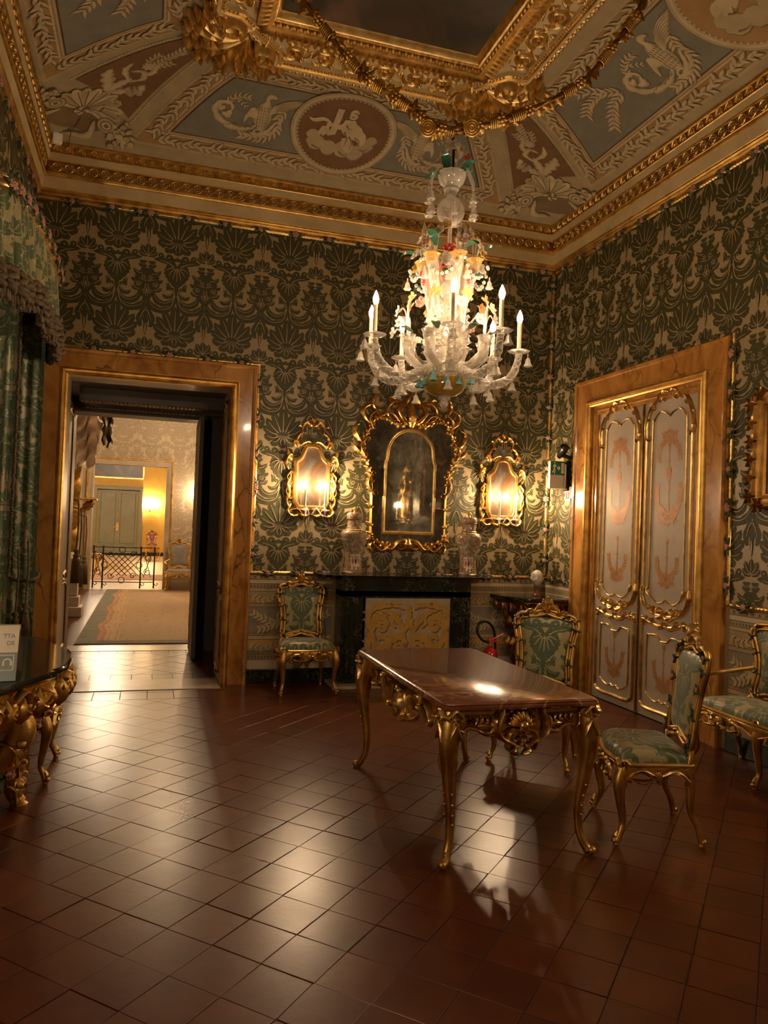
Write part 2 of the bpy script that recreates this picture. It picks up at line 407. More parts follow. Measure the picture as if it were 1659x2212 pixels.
floor = MB().add(*box(-W, .3, -L, 0.0, -.08, -.004)).build('floor', 'mortar', kind='structure', smooth=False)
h = .1615; g = .0008
polys = []
for i in range(-60, 61):
    for j in range(-60, 61):
        cx = -3.669 + (i - j) * h; cy = -4.386 + (i + j + 1) * h
        if not (-W - .2 < cx < .2 and -L - .2 < cy < -.4): continue
        d = h - g * 1.42
        P = [(cx - d, cy), (cx, cy - d), (cx + d, cy), (cx, cy + d)]
        full = True
        for a, c, k in ((0, -W + .01, -1), (0, -.01, 1), (1, -.563, 1), (1, -L + .01, -1)):
            Q = clip_poly(P, a, c, k)
            if len(Q) != 4 or Q != P: full = False
            P = Q
            if len(P) < 3: break
        if len(P) >= 3: polys.append((P, (cx, cy), full))
x = -W + .01; k = 0
while x < -.05:
    lw = min(.232, -.01 - x)
    polys.append(([(x, -.558), (x + lw - .005, -.558), (x + lw - .005, -.304), (x, -.304)], (x + lw / 2, -.43), False))
    polys.append(([(x + .001, -.299), (x + lw - .004, -.299), (x + lw - .004, -.006), (x + .001, -.006)], (x + lw / 2, -.2), False)); x += lw
def vis(p):
    X, Y, z = topx((p[0][0] if False else p[1][0], p[1][1], 0)); return z > .3 and -40 < X < 1700 and Y < 2280
vs = sorted([p for p in polys if vis(p)], key=lambda p: (p[1][0] + 4.286) ** 2 + (p[1][1] + 7.66) ** 2)
near = vs[:290]; nid = set(id(p) for p in near)
_d = h - g * 1.42
tile_me = [MB().add(*slab([(-_d + e1, 0), (0, -_d + e2), (_d - e3, 0), (0, _d - e1)], -.012, 0, .0011)).mesh('tile', 'tile', ang=20) for e1, e2, e3 in ((0, 0, 0), (.003, 0, .002), (0, .004, .003))]
for p in near:
    if p[2]:
        o = put('tile', rnd.choice(tile_me), floor, (p[1][0], p[1][1], rnd.uniform(-.0012, .0008)))
        o.rotation_euler = (rnd.gauss(0, .0013), rnd.gauss(0, .0013), rnd.choice((0, 1, 2, 3)) * PI / 2 + rnd.gauss(0, .004))
    else:
        MB().add(*slab(p[0], -.012, rnd.uniform(-.001, .0006))).build('tile', 'tile', floor, ang=20)
far = MB()
for p in polys:
    if id(p) not in nid: far.add(*slab(p[0], -.012, rnd.uniform(-.001, .0006)))
far.build('tile_field', 'tile_far', floor, ang=20, kind='stuff')

# ---- damask: strokes of one repeat (unit = pitch), drawn for x>=0 and mirrored
def damask_motif():
    D = []; T = []; V = []      # dark, mid, light veins
    a = D.append
    def vein(q, w=.0095): V.append(S2(q, w, 0, 0, 5, kind='tail', tip=.35))
    # flower
    a(S2([(-.30, -.03), (-.1, .03), (.1, .03), (.30, -.03)], .165, 0, 0, 9, base=.3, peak=.5))
    for q, w_ in (([(0, .0), (0, .16), (0, .30), (0, .44)], .105), ([(.04, .0), (.11, .14), (.15, .24), (.20, .36)], .088), ([(.08, .0), (.19, .08), (.25, .14), (.315, .24)], .082), ([(.12, -.02), (.24, .01), (.30, .04), (.365, .10)], .078), ([(.10, -.06), (.22, -.10), (.28, -.10), (.345, -.06)], .074), ([(.05, -.10), (.12, -.18), (.17, -.21), (.23, -.20)], .074), ([(0, -.10), (0, -.20), (0, -.30)], .115)): a(S2(q, w_, 3, .20, 9, base=.6, peak=.5))
    T.append(S2([(-.14, -.06), (0, -.10), (.14, -.06)], .034, 0, 0, 8))
    for q in ([(0, .0), (0, .2), (0, .36)], [(.045, .0), (.10, .14), (.17, .29)], [(.085, -.02), (.18, .07), (.27, .18)], [(.10, -.05), (.21, -.02), (.32, .05)], [(.09, -.09), (.18, -.115), (.29, -.085)], [(.06, -.12), (.10, -.17), (.17, -.195)], [(.02, -.13), (.04, -.18), (.02, -.25)]): vein(q)
    # palmette
    a(S2([(0, -.40), (0, -.36), (0, -.325)], .036)); a(S2([(.015, -.40), (.05, -.375), (.075, -.345)], .026))
    sp = np.concatenate([cr([(.02, -.50), (.075, -.42), (.09, -.37)], 5)[:-1], spiral((.142, -.355), .054, .02, 190, -190, 18)]); a((sp, tailw(len(sp), .027, .8)))
    a(S2([(.05, -.50), (.15, -.435), (.27, -.40), (.40, -.395)], .050, 4, .22, 8, base=.5, peak=.6)); vein([(.06, -.50), (.16, -.44), (.30, -.405)])
    sp = np.concatenate([cr([(.19, -.42), (.235, -.36), (.245, -.33)], 4)[:-1], spiral((.288, -.325), .042, .016, 180, -170, 14)]); a((sp, tailw(len(sp), .020, .8)))
    a(S2([(0, -.49), (0, -.60), (0, -.73), (0, -.88)], .225, 6, .14, 9, base=.75, peak=.3)); a(S2([(.04, -.50), (.12, -.50), (.20, -.55)], .05, 0, 0, 7))
    for q in ([(0, -.52), (0, -.64), (0, -.76)], [(.02, -.54), (.05, -.64), (.07, -.72)], [(.04, -.53), (.10, -.60), (.14, -.66)], [(.06, -.52), (.13, -.54), (.18, -.58)]): vein(q)
    a(S2([(0, -.82), (0, -.92), (0, -1.02)], .036, 0, 0, 5, kind='tail', tip=.9)); sp = spiral((.088, -.905), .036, .012, 230, -90, 12); a((sp, tailw(len(sp), .018, .7)))
    # plumes
    for q, w_, lb in (([(.02, -.97), (.07, -1.11), (.19, -1.175), (.31, -1.14), (.365, -1.06), (.345, -1.01)], .052, 0), ([(.015, -1.02), (.08, -1.23), (.23, -1.295), (.37, -1.26), (.455, -1.17), (.44, -1.11)], .062, 4), ([(.03, -.93), (.09, -1.02), (.175, -1.045), (.24, -1.0)], .036, 0), ([(.165, -.79), (.135, -.86), (.165, -.93)], .036, 0)):
        a(S2(q, w_, lb, .16, 8, base=.5, peak=.55)); vein([(p[0] + .004, p[1] + .014) for p in q[:-1]], .008)
    # alternate column, x = .5
    a(S2([(.5, .36), (.44, .29), (.395, .17), (.41, .07), (.45, .05)], .056, 3, .22, 8, base=.5, peak=.4)); vein([(.49, .34), (.44, .26), (.41, .15)]); a(S2([(.5, .45), (.46, .39), (.41, .37)], .036, 2, .2, 6)); a(S2([(.5, .30), (.5, .15), (.5, -.12)], .045, 3, .25, 7)); V.append(S2([(.5, .10), (.5, 0), (.5, -.09)], .014))
    for q, w_ in (([(.5, -.34), (.5, -.24), (.5, -.13)], .055), ([(.49, -.34), (.43, -.27), (.385, -.17)], .055), ([(.49, -.35), (.41, -.33), (.34, -.27)], .045)): a(S2(q, w_, 3, .2, 8, base=.5, peak=.55)); vein(q, .007)
    a(S2([(.49, -.455), (.42, -.475), (.36, -.45)], .030)); a(S2([(.49, -.53), (.42, -.545), (.345, -.515)], .036)); T.append(S2([(.48, -.49), (.41, -.51), (.36, -.49)], .012))
    a(S2([(.5, -.57), (.5, -.72), (.5, -.90), (.5, -1.14)], .225, 7, .14, 9, base=.35, peak=.5)); a(S2([(.42, -.68), (.33, -.67), (.265, -.60)], .042, 3, .2, 8, base=.6)); a(S2([(.38, -.96), (.30, -.95), (.245, -.90)], .036, 3, .2, 8, base=.6)); a(S2([(.36, -.80), (.28, -.80), (.235, -.765)], .034, 3, .2, 8, base=.6))
    vein([(.42, -.68), (.34, -.665), (.28, -.615)], .007); vein([(.38, -.955), (.31, -.945), (.26, -.91)], .007)
    for c in ((.44, -.74), (.37, -.86), (.47, -.99)):
        for k_ in range(6): V.append(lf(c[0] + .012 * math.cos(k_ * 1.05), c[1] + .012 * math.sin(k_ * 1.05), k_ * 1.05, .034, .0085))
    for q in ([(.49, -.80), (.43, -.79), (.36, -.77)], [(.48, -.86), (.46, -.95), (.40, -.98)], [(.5, -.92), (.49, -1.0), (.48, -1.08)], [(.36, -.90), (.33, -.88), (.32, -.80)]): vein(q, .007)
    def sym(st):
        out = []
        for q in st:
            P = np.asarray(q[0]); wd = np.asarray(q[1]); out.append((P, wd))
            if np.ptp(P[:, 0]) > 1e-4 and not (P[0, 0] < 0): out += mirr([(P, wd)])
        return out
    return sym(D), sym(T), sym(V)
DM = damask_motif(); DH = 1.645
def damask(regions, mp, pitch, ph, parent, extra=0.0, name='damask_weave'):
    g_ = MB()
    for ly, (strokes, mi) in enumerate(((DM[0], 0), (DM[1], 1), (DM[2], 2))):
        QS, FS, o, HS = [], [], 0, []
        for si, (P, wd) in enumerate(strokes):
            P = np.asarray(P); N = perp(P) * np.broadcast_to(wd, (len(P),))[:, None]
            QS.append(np.stack([P + N, P - N], 1).reshape(-1, 2)); n = len(P); HS.append(np.full(2 * n, si * .000018))
            FS += [(o + 2 * i, o + 2 * i + 1, o + 2 * i + 3, o + 2 * i + 2) for i in range(n - 1)]; o += 2 * n
        Q = np.concatenate(QS) * pitch; Fa = np.array(FS); HH = np.concatenate(HS)
        for (u0, u1, v0, v1) in regions:
            for i in range(int((u0 - ph[0]) / pitch) - 2, int((u1 - ph[0]) / pitch) + 3):
                for j in range(int((v0 - ph[1]) / (pitch * DH)) - 2, int((v1 - ph[1]) / (pitch * DH)) + 3):
                    q = Q + np.array([ph[0] + i * pitch, ph[1] + j * pitch * DH])
                    if q[:, 0].max() < u0 or q[:, 0].min() > u1 or q[:, 1].max() < v0 or q[:, 1].min() > v1: continue
                    q = np.clip(q, (u0, v0), (u1, v1)); c = q[Fa]
                    ok = (np.ptp(c[:, :, 0], axis=1) > 1e-6) & (np.ptp(c[:, :, 1], axis=1) > 1e-6)
                    if ok.any(): g_.add(mp(q, .001 + ly * .0022 + extra + HH), Fa[ok], mi)
    return g_.build(name, ['damask_green', 'damask_mid', 'damask_ground'], parent, smooth=False)
# raster of the repeat, for the upholstery
def raster(nx=240):
    ny = int(nx * DH); im = np.zeros((ny, nx), np.float32)
    def paint(st, val):
        for P, wd in st:
            P = np.asarray(P); N = perp(P) * np.broadcast_to(wd, (len(P),))[:, None]; A, B = P + N, P - N
            for i in range(len(P) - 1):
                q = np.array([A[i], B[i], B[i + 1], A[i + 1]]) * nx
                x0, x1 = int(np.floor(q[:, 0].min())), int(np.ceil(q[:, 0].max())); y0, y1 = int(np.floor(q[:, 1].min())), int(np.ceil(q[:, 1].max()))
                gx, gy = np.meshgrid(np.arange(x0, x1 + 1), np.arange(y0, y1 + 1)); s = []
                for t in range(4):
                    a_, b_ = q[t], q[(t + 1) % 4]; s.append((b_[0] - a_[0]) * (gy - a_[1]) - (b_[1] - a_[1]) * (gx - a_[0]))
                s = np.array(s); ins = (s >= -.6).all(0) | (s <= .6).all(0)
                im[gy[ins] % ny, gx[ins] % nx] = val
    paint(DM[0], 1); paint(DM[1], .65); paint(DM[2], .1); return im
RAS = raster()
def sample(u, v, pitch, ph=(0, 0)):
    ny, nx = RAS.shape; return RAS[(np.round((v - ph[1]) / pitch * nx).astype(int)) % ny, (np.round((u - ph[0]) / pitch * nx).astype(int)) % nx]

# ---- walls
ZT = 5.06; ZD = 1.10
DX0, DX1, DZ = -5.06, -3.56, 2.92          # left doorway in the back wall
RY0, RY1, RZ = -.905, -2.525, 2.90          # door in the right wall
wb = MB()
for b_ in ((-W - .2, DX0, 0, .3, 0, ZT), (DX1, .2, 0, .3, 0, ZT), (DX0, DX1, 0, .3, DZ, ZT)): wb.add(*box(*b_))
wall_back = wb.build('wall_back', 'damask_ground', kind='structure', smooth=False)
wr = MB()
for b_ in ((0, .3, RY0, 0.0, 0, ZT), (0, .3, -L, RY1, 0, ZT), (0, .3, RY1, RY0, RZ, ZT), (.16, .3, RY1, RY0, 0, RZ)): wr.add(*box(*b_))
wall_right = wr.build('wall_right', 'damask_ground', kind='structure', smooth=False)
WY0, WY1, WZ0, WZ1 = -2.80, -1.10, .35, 3.30     # window behind the curtain, left wall
wl = MB()
for b_ in ((-W - .35, -W, -L, WY0, 0, ZT), (-W - .35, -W, WY1, 0, 0, ZT), (-W - .35, -W, WY0, WY1, 0, WZ0), (-W - .35, -W, WY0, WY1, WZ1, ZT)): wl.add(*box(*b_))
wall_left = wl.build('wall_left', 'damask_ground', kind='structure', smooth=False)
wf = MB()
for b_ in ((-W - .2, -5.2, -L - .3, -L, 0, ZT), (-3.4, .2, -L - .3, -L, 0, ZT), (-5.2, -3.4, -L - .3, -L, 2.95, ZT)): wf.add(*box(*b_))
wall_front = wf.build('wall_front', 'damask_ground', kind='structure', smooth=False)
# window: dark night glass and wooden frame, mostly behind the curtain
win = empty('window_1', (-W - .2, -1.95, WZ0), kind='structure')
fr = MB()
for y_ in (-.85, -.02, .81): fr.add(*box(-.03, .03, y_, y_ + .04, 0, 2.95))
for z_ in (0, 1.0, 2.0, 2.90): fr.add(*box(-.025, .025, -.85, .85, z_, z_ + .05))
fr.build('window_frame', 'dark_wood', win, smooth=False)
for k in range(3):
    for s_ in (-1, 1): MB().add(*box(-.004, .004, .02 if s_ > 0 else -.81, .81 if s_ > 0 else -.02, k * 1.0 + .05, k * 1.0 + (1.0 if k < 2 else .90))).build('pane', 'void', win, smooth=False)

damask([(-W, -5.2, 3.0, 4.6), (-5.2, -3.36, 3.1, 4.6), (-3.36, 0, ZD, 4.6)], M_back, .549, (-3.577, 4.335), wall_back)
damask([(0, .68, ZD, 4.6), (.68, 2.78, 3.1, 4.6), (2.78, 8.15, ZD, 4.6)], M_right, .566, (1.083, 4.34), wall_right)
damask([(-8.15, -3.0, ZD, 4.6), (-3.0, -.9, 3.32, 4.6), (-.9, 0, ZD, 4.6)], M_left, .549, (-.6, 4.34), wall_left)

# ---- dado painting on the walls, and marble baseboards
def dado(u0, u1, mp, parent, seed):
    A = MB(); mats = ['f_light', 'f_pale', 'f_ground', 'f_yellow', 'f_stone', 'f_shade', 'f_brown', 'cream_light']
    def band(z0, z1, m, lay=.004): A.add(mp(np.array([(u0, z0), (u1, z0), (u1, z1), (u0, z1)]), lay), [(0, 1, 2, 3)], m)
    band(.0, 1.10, 2, .003)
    band(1.037, 1.083, 1); band(.995, 1.037, 7); band(.95, .99, 1); band(.92, .95, 0); band(.806, .92, 1); band(.806, .862, 3, .005); band(.765, .795, 1); band(.498, .765, 4)
    band(.44, .475, 0); band(.32, .433, 1); band(.365, .433, 3, .005); band(.235, .29, 1); band(.143, .235, 7)
    for z_ in (1.083, 1.037, .995, .95, .92, .80, .765, .498, .475, .438, .318, .29, .235): band(z_ - .003, z_ + .003, 5, .006)
    n = int((u1 - u0) / .032)
    for i in range(n):
        u = u0 + (i + .5) * (u1 - u0) / n
        flat(A, [lf(u, .958, PI / 2, .026, .009)], mp, .007, 5); flat(A, [lf(u, 1.044, PI / 2, .032, .010)], mp, .007, 5 if i % 2 else 0); flat(A, [lf(u, .245, PI / 2, .036, .009)], mp, .007, 5)
    r = random.Random(seed)
    for z_ in (.855, .372):
        nn = max(1, int((u1 - u0) / .34))
        for i in range(nn):
            ua = u0 + i * (u1 - u0) / nn; ub = ua + (u1 - u0) / nn
            P = cr([(ua, z_ + .02), ((ua * 2 + ub) / 3, z_ - .02), ((ua + 2 * ub) / 3, z_ + .015), (ub - .01, z_ + .03)], 6)
            st = garland(P, .062, .0125, .05, .65, seed=seed + i); flat(A, [(q[0] + np.array([.005, -.006]), q[1]) for q in st], mp, .007, 6); flat(A, st, mp, .009, 0)
    nn = max(1, int((u1 - u0) / .75))
    for i in range(nn):
        c = u0 + (i + .5) * (u1 - u0) / nn; hw = (u1 - u0) / nn / 2
        st = []
        for s_ in (-1, 1):
            P = cr([(c, .63), (c + s_ * .13 * hw / .4, .60), (c + s_ * .26 * hw / .4, .64), (c + s_ * .36 * hw / .4, .70)], 7); st += garland(P, .075, .014, .045, .7, seed=seed + i)
            P = cr([(c + s_ * .10, .60), (c + s_ * .22, .56), (c + s_ * .33 * hw / .4, .53)], 7); st += garland(P, .065, .013, .045, .7, seed=seed + 5)
            sp = spiral((c + s_ * .085, .665), .06, .015, 90 if s_ > 0 else 90, 90 - s_ * 480, 24); st.append((sp, tailw(24, .012, .6)))
        st.append(S2([(c, .55), (c, .63), (c, .74)], .035, 4, .4, 7))
        flat(A, [(q[0] + np.array([.006, -.007]), q[1]) for q in st], mp, .007, 5); flat(A, st, mp, .009, 0)
    A.build('dado_painting', mats, parent, smooth=False)
dado(-3.30, -2.45, M_back, wall_back, 1); dado(-1.0, 0, M_back, wall_back, 2)
dado(0, .62, M_right, wall_right, 3); dado(2.86, 5.2, M_right, wall_right, 4); dado(-8, -3.1, M_left, wall_left, 6)
def base(name, V): MB().add(*V).build(name, 'verde', kind='structure', smooth=False)
base('baseboard_back', cbox(-3.30, -2.40, -.03, .0, 0, .143, .006)); base('baseboard_back', cbox(-1.03, -.03, -.03, .0, 0, .143, .006))
base('baseboard_right', cbox(-.03, 0, -.62, .0, 0, .143, .006)); base('baseboard_right', cbox(-.03, 0, -L, -2.87, 0, .143, .006)); base('baseboard_left', cbox(-W, -W + .03, -L, -.02, 0, .143, .006))

# ---- door surrounds of yellow marble with gilt fillets
SPROF = [(0, 0), (0, .05), (.012, .062), (.022, .055), (.03, .07), (.045, .074), (.056, .06), (.066, .052), (.072, .04), (.076, .04), (.205, .046), (.215, .06), (.24, .066), (.25, .05), (.25, 0)]
SM = [1, 1, 1, 1, 1, 1, 1, 1, 1, 0, 0, 0, 0, 0]
s1 = MB(); sweep(s1, [(DX0, 0), (DX0, DZ), (DX1, DZ), (DX1, 0)][::-1], SPROF, M_back, mids=SM); s1.build('trim_1', ['siena', 'gold'], kind='structure', ang=30)
SP2 = [(a * 1.0 if a < .08 else a + .04, b) for a, b in SPROF]
s2 = MB(); sweep(s2, [(-RY0, 0), (-RY0, RZ), (-RY1, RZ), (-RY1, 0)], [(-a, b) for a, b in SP2], lambda P, hh: M_right(P, hh), mids=SM); s2.build('trim_2', ['siena', 'gold'], kind='structure', ang=30)
# reveal of the right door
rv = MB(); sweep(rv, [(-RY0, 0), (-RY0, RZ), (-RY1, RZ), (-RY1, 0)], [(.002, .05), (.003, .015), (.03, .012), (.034, .022), (.046, .024), (.052, .010), (.084, .008), (.084, -.03)], M_right, mids=[1, 0, 1, 1, 1, 0, 0]); rv.build('trim_3', ['siena', 'gold'], kind='structure', ang=30)

# ---- gilt fillets with roses: rod + leaves + roses
def rose_mesh():
    b = MB(); b.add(*ball((0, 0, .010), .010, 7, 4))
    for ring, (rr, zz, k_) in enumerate(((.011, .012, 5), (.019, .006, 6))):
        for i in range(k_):
            a = i * 2 * PI / k_ + ring * .5; V, F = ball((0, 0, 0), .011 if ring else .008, 6, 4, .75); b.add(V + np.array([rr * math.cos(a), rr * math.sin(a), zz]), F)
    return b.mesh('rose', 'rose_pink')
def sprig_mesh():
    b = MB()
    for a, L_ in ((.35, .05), (-.45, .055), (PI - .4, .055), (PI + .35, .05), (1.2, .035), (-1.9, .035)): carve(b, [lf(.012 * math.cos(a), .012 * math.sin(a), a, L_, .013, .010)], lambda P, hh: np.stack([P[:, 0], P[:, 1], hh + .002], 1))
    for s_ in (-1, 1): b.add(*tube(cr([(s_ * .02, 0, .004), (s_ * .05, .012, .012), (s_ * .085, -.008, .006)], 4), .003, 5))
    return b.mesh('leaf_sprig', 'leaf_green')
ROSE, SPRIG = rose_mesh(), sprig_mesh()
def basis(o, u, n):
    u = Vector(u).normalized(); n = Vector(n).normalized(); v = n.cross(u)
    return Matrix(((u.x, v.x, n.x, o[0]), (u.y, v.y, n.y, o[1]), (u.z, v.z, n.z, o[2]), (0, 0, 0, 1)))
def fillet(name, a, b, nrm, roses, rad=.017, label=None):
    # straight gilt rod from a to b against a wall, roses at given distances
    a, b, nrm = np.array(a, float), np.array(b, float), np.array(nrm, float); d = b - a; Ln = np.linalg.norm(d); t = d / Ln; s_ = np.cross(nrm, t)
    root = empty(name, (0, 0, 0), kind='structure'); m = MB()
    an = np.linspace(0, PI, 7)
    def seg(q0, q1, r_):
        V = []
        for q in (q0, q1): V += [a + t * q + s_ * r_ * math.cos(x) + nrm * (r_ * math.sin(x) * .9) for x in an]
        m.add(V, [(j, j + 1, j + 8, j + 7) for j in range(6)] + [tuple(range(6, -1, -1)), tuple(range(7, 14))])
    seg(0, Ln, rad)
    step = .034; ks = int(Ln / step)
    for i in range(ks):
        q = i * step
        if min([abs(q + .017 - r) for r in roses] + [9]) > .05: seg(q + .004, q + step - .004, rad * 1.22)
    m.build('rod', 'gold_pale', root)
    for i, q in enumerate(roses):
        p = a + t * q + nrm * (rad * .9)
        put('rose', ROSE, root, mw=basis(p + nrm * .004, t, nrm) @ Matrix.Rotation(i * 1.3, 4, 'Z') @ Matrix.Scale(.95 if i % 4 != 2 else 1.3, 4))
        put('leaf_sprig', SPRIG, root, mw=basis(p, t * (1 if i % 2 else -1), nrm) @ Matrix.Scale(1.2, 4))
    return root
FZ = 4.552
fillet('trim_4', (-W, -.002, FZ), (-.02, -.002, FZ), (0, -1, 0), [.31 + .352 * k for k in range(15)] + [.914])
fillet('trim_5', (-.002, -.02, FZ), (-.002, -8.1, FZ), (-1, 0, 0), [.2 + .352 * k for k in range(20)] + [.95])
fillet('trim_6', (-W + .002, -8.1, FZ), (-W + .002, -.02, FZ), (1, 0, 0), [7.95 - .3 * k for k in range(20)])
fillet('trim_7', (-.018, -.018, 1.13), (-.018, -.018, 4.53), (-.707, -.707, 0), [.17 + .345 * k for k in range(10)], .021)
fillet('trim_8', (-3.30, -.010, 1.105), (-2.5, -.010, 1.105), (0, -1, 0), [.17, .47, .75]); fillet('trim_9', (-2.5, -.010, 1.105), (-.02, -.010, 1.105), (0, -1, 0), [.2, .9, 1.2, 1.75, 2.05, 2.35])
fillet('trim_10', (-.010, -.02, 1.105), (-.010, -.62, 1.105), (-1, 0, 0), [.2, .45]); fillet('trim_11', (-.010, -2.88, 1.105), (-.010, -5.4, 1.105), (-1, 0, 0), [.15 + .34 * k for k in range(6)])
fillet('trim_12', (-3.293, -.004, 1.10), (-3.293, -.004, 3.19), (0, -1, 0), [.19, .52, .86, 1.19, 1.55, 1.9]); fillet('trim_13', (-5.32, -.004, 3.188), (-3.28, -.004, 3.188), (0, -1, 0), [.47, .82, 1.16, 1.52, 1.85])
fillet('trim_14', (-.004, -.600, 1.10), (-.004, -.600, 3.20), (-1, 0, 0), [.2 + .3 * k for k in range(7)]); fillet('trim_15', (-.004, -2.832, 1.10), (-.004, -2.832, 3.21), (-1, 0, 0), [.15 + .3 * k for k in range(7)], .02); fillet('trim_16', (-.004, -.585, 3.205), (-.004, -2.85, 3.205), (-1, 0, 0), [.2 + .278 * k for k in range(8)])

# ---- cornice (extruded and mitred), rosettes and leaf-eggs as pieces
CP = [(0, 4.565), (.03, 4.575), (.04, 4.59), (.034, 4.60), (.048, 4.612), (.048, 4.625), (.052, 4.63), (.062, 4.735), (.075, 4.738), (.08, 4.75), (.07, 4.758), (.072, 4.768), (.078, 4.775), (.088, 4.86), (.102, 4.864), (.104, 4.875), (.112, 4.935), (.12, 4.94), (.112, 4.95), (.125, 5.005), (.14, 5.01), (.142, 5.028), (.10, 5.03)]
CM = [0, 0, 0, 0, 0, 0, 1, 0, 0, 0, 0, 0, 2, 0, 0, 1, 0, 0, 2, 0, 0, 0]
def cornice(name, side):
    m = MB(); n = len(CP)
    def pt(d, z, end):
        if side == 'back': return (-W + d, -d, z) if end == 0 else (-d, -d, z)
        if side == 'right': return (-d, -d, z) if end == 0 else (-d, -L, z)
        return (-W + d, -L, z) if end == 0 else (-W + d, -d, z)
    for i in range(n - 1):
        V = [pt(*CP[i], 0), pt(*CP[i], 1), pt(*CP[i + 1], 1), pt(*CP[i + 1], 0)]; m.add(V, [(0, 1, 2, 3)], CM[i])
    return m.build(name, ['gold', 'cream', 'gold_dark'], kind='structure', smooth=False)
def rosette_mesh():
    b = MB(); an = np.arange(16) / 16 * 2 * PI
    b.add(*tube(np.stack([.036 * np.cos(an), .036 * np.sin(an), 0 * an + .004], 1), .006, 5, True)); b.add(*ball((0, 0, .004), .009, 6, 4))
    for k_ in range(5):
        a = k_ * 2 * PI / 5; V, F = ball((0, 0, 0), .011, 6, 4, .6); b.add(V + np.array([.018 * math.cos(a), .018 * math.sin(a), .003]), F)
    for s_ in (-1, 1): V, F = ball((0, 0, 0), .009, 5, 4); b.add(V * np.array([.7, 1.6, .8]) + np.array([s_ * .052, 0, .003]), F)
    return b.mesh('rosette', 'gold_pale')
def egg_mesh():
    b = MB(); mp = lambda P, hh: np.stack([P[:, 0], P[:, 1], hh], 1)
    for s_ in (-1, 1): carve(b, [S2([(0, -.028), (s_ * .02, -.015), (s_ * .03, .01), (s_ * .022, .028)], .009, 0, 0, 3, h=.012), S2([(0, -.026), (s_ * .008, 0), (s_ * .006, .026)], .008, 0, 0, 3, h=.012)], mp)
    V, F = ball((0, 0, 0), .008, 5, 4); b.add(V * np.array([.8, 2.2, 1]) + np.array([.0425, 0, .003]), F)
    return b.mesh('leaf_egg', 'gold_pale')
ROS, EGG = rosette_mesh(), egg_mesh()
for nm, sd, a0, a1 in (('trim_17', 'back', .12, W - .12), ('trim_18', 'right', .12, 6.4), ('trim_19', 'left', .12, 5.6)):
    root = cornice(nm, sd); n = int((a1 - a0) / .105)
    for i in range(n):
        q = a0 + (i + .5) * (a1 - a0) / n
        for me, d, z, tl in ((ROS, .083, 4.818, .12), (EGG, .118, 4.978, .22)):
            if sd == 'back': o, u, nr = (-q, -d, z), (-1, 0, 0), (0, -1, -tl)
            elif sd == 'right': o, u, nr = (-d, -q, z), (0, 1, 0), (-1, 0, -tl)
            else: o, u, nr = (-W + d, -q, z), (0, -1, 0), (1, 0, -tl)
            put(me.name, me, root, mw=basis(o, u, nr))
# ================================================================== CEILING
XC, YC = -W / 2, -3.58
def zc(d): return 5.03 + .34 * np.sin(PI / 2 * np.clip((d - .13) / 1.27, 0, 1))
ce = MB(); ds = np.concatenate([[.10], np.linspace(.13, 1.42, 26)]); ring = []
for d in ds: ring.append([(-W + d, -d, zc(d)), (-d, -d, zc(d)), (-d, -L + d, zc(d)), (-W + d, -L + d, zc(d))])
V = [p for r in ring for p in r]; F = []
for k in range(len(ds) - 1):
    for j in range(4): F.append((k * 4 + j, k * 4 + (j + 1) % 4, k * 4 + 4 + (j + 1) % 4, k * 4 + 4 + j))
ce.add(V, F)
d = ds[-1]; a, b = (-W + d, -d), (-d, -L + d)
# flat part around the frame and the lid above it
ce.add([(a[0], a[1], 5.37), (b[0], a[1], 5.37), (b[0], b[1], 5.37), (a[0], b[1], 5.37), (-3.62, -1.92, 5.37), (-1.79, -1.92, 5.37), (-1.79, -5.24, 5.37), (-3.62, -5.24, 5.37)], [(0, 1, 5, 4), (1, 2, 6, 5), (2, 3, 7, 6), (3, 0, 4, 7)])
ce.add(*box(-W - .3, .3, -L - .3, .3, 5.5, 5.6)); ce.add(*box(-3.62, -1.79, -5.24, -1.92, 5.44, 5.46))
ceiling = ce.build('ceiling', 'f_ground', kind='structure', ang=30)

def MP(P, h):
    P = np.asarray(P, float); x, y = P[:, 0], P[:, 1]
    d = np.minimum(np.minimum(-y, -x), np.minimum(x + W, y + L))
    return np.stack([x, y, zc(d) - np.asarray(h)], 1)
def side_map(side):
    if side == 'back': f = lambda P: np.stack([XC + P[:, 0], -P[:, 1]], 1)
    elif side == 'right': f = lambda P: np.stack([-P[:, 1], YC - P[:, 0]], 1)
    else: f = lambda P: np.stack([-W + P[:, 1], YC + P[:, 0]], 1)
    return lambda P, h: MP(f(np.asarray(P, float)), h)
FM = ['f_ground', 'f_grey', 'f_ochre', 'f_brown', 'f_light', 'f_pale', 'f_shade', 'f_dark', 'f_stone']
G_, GREY, OCH, BRN, LIT, PAL, SHD, DRK, STN = range(9)
def patch(mb, c4, mp, lay, m, nu=16, nv=10):
    c4 = np.array(c4, float); u, v = np.meshgrid(np.linspace(0, 1, nu), np.linspace(0, 1, nv)); u = u.ravel()[:, None]; v = v.ravel()[:, None]
    P = (1 - u) * (1 - v) * c4[0] + u * (1 - v) * c4[1] + u * v * c4[2] + (1 - u) * v * c4[3]
    mb.add(mp(P, lay), [(j * nu + i, j * nu + i + 1, (j + 1) * nu + i + 1, (j + 1) * nu + i) for j in range(nv - 1) for i in range(nu - 1)], m)
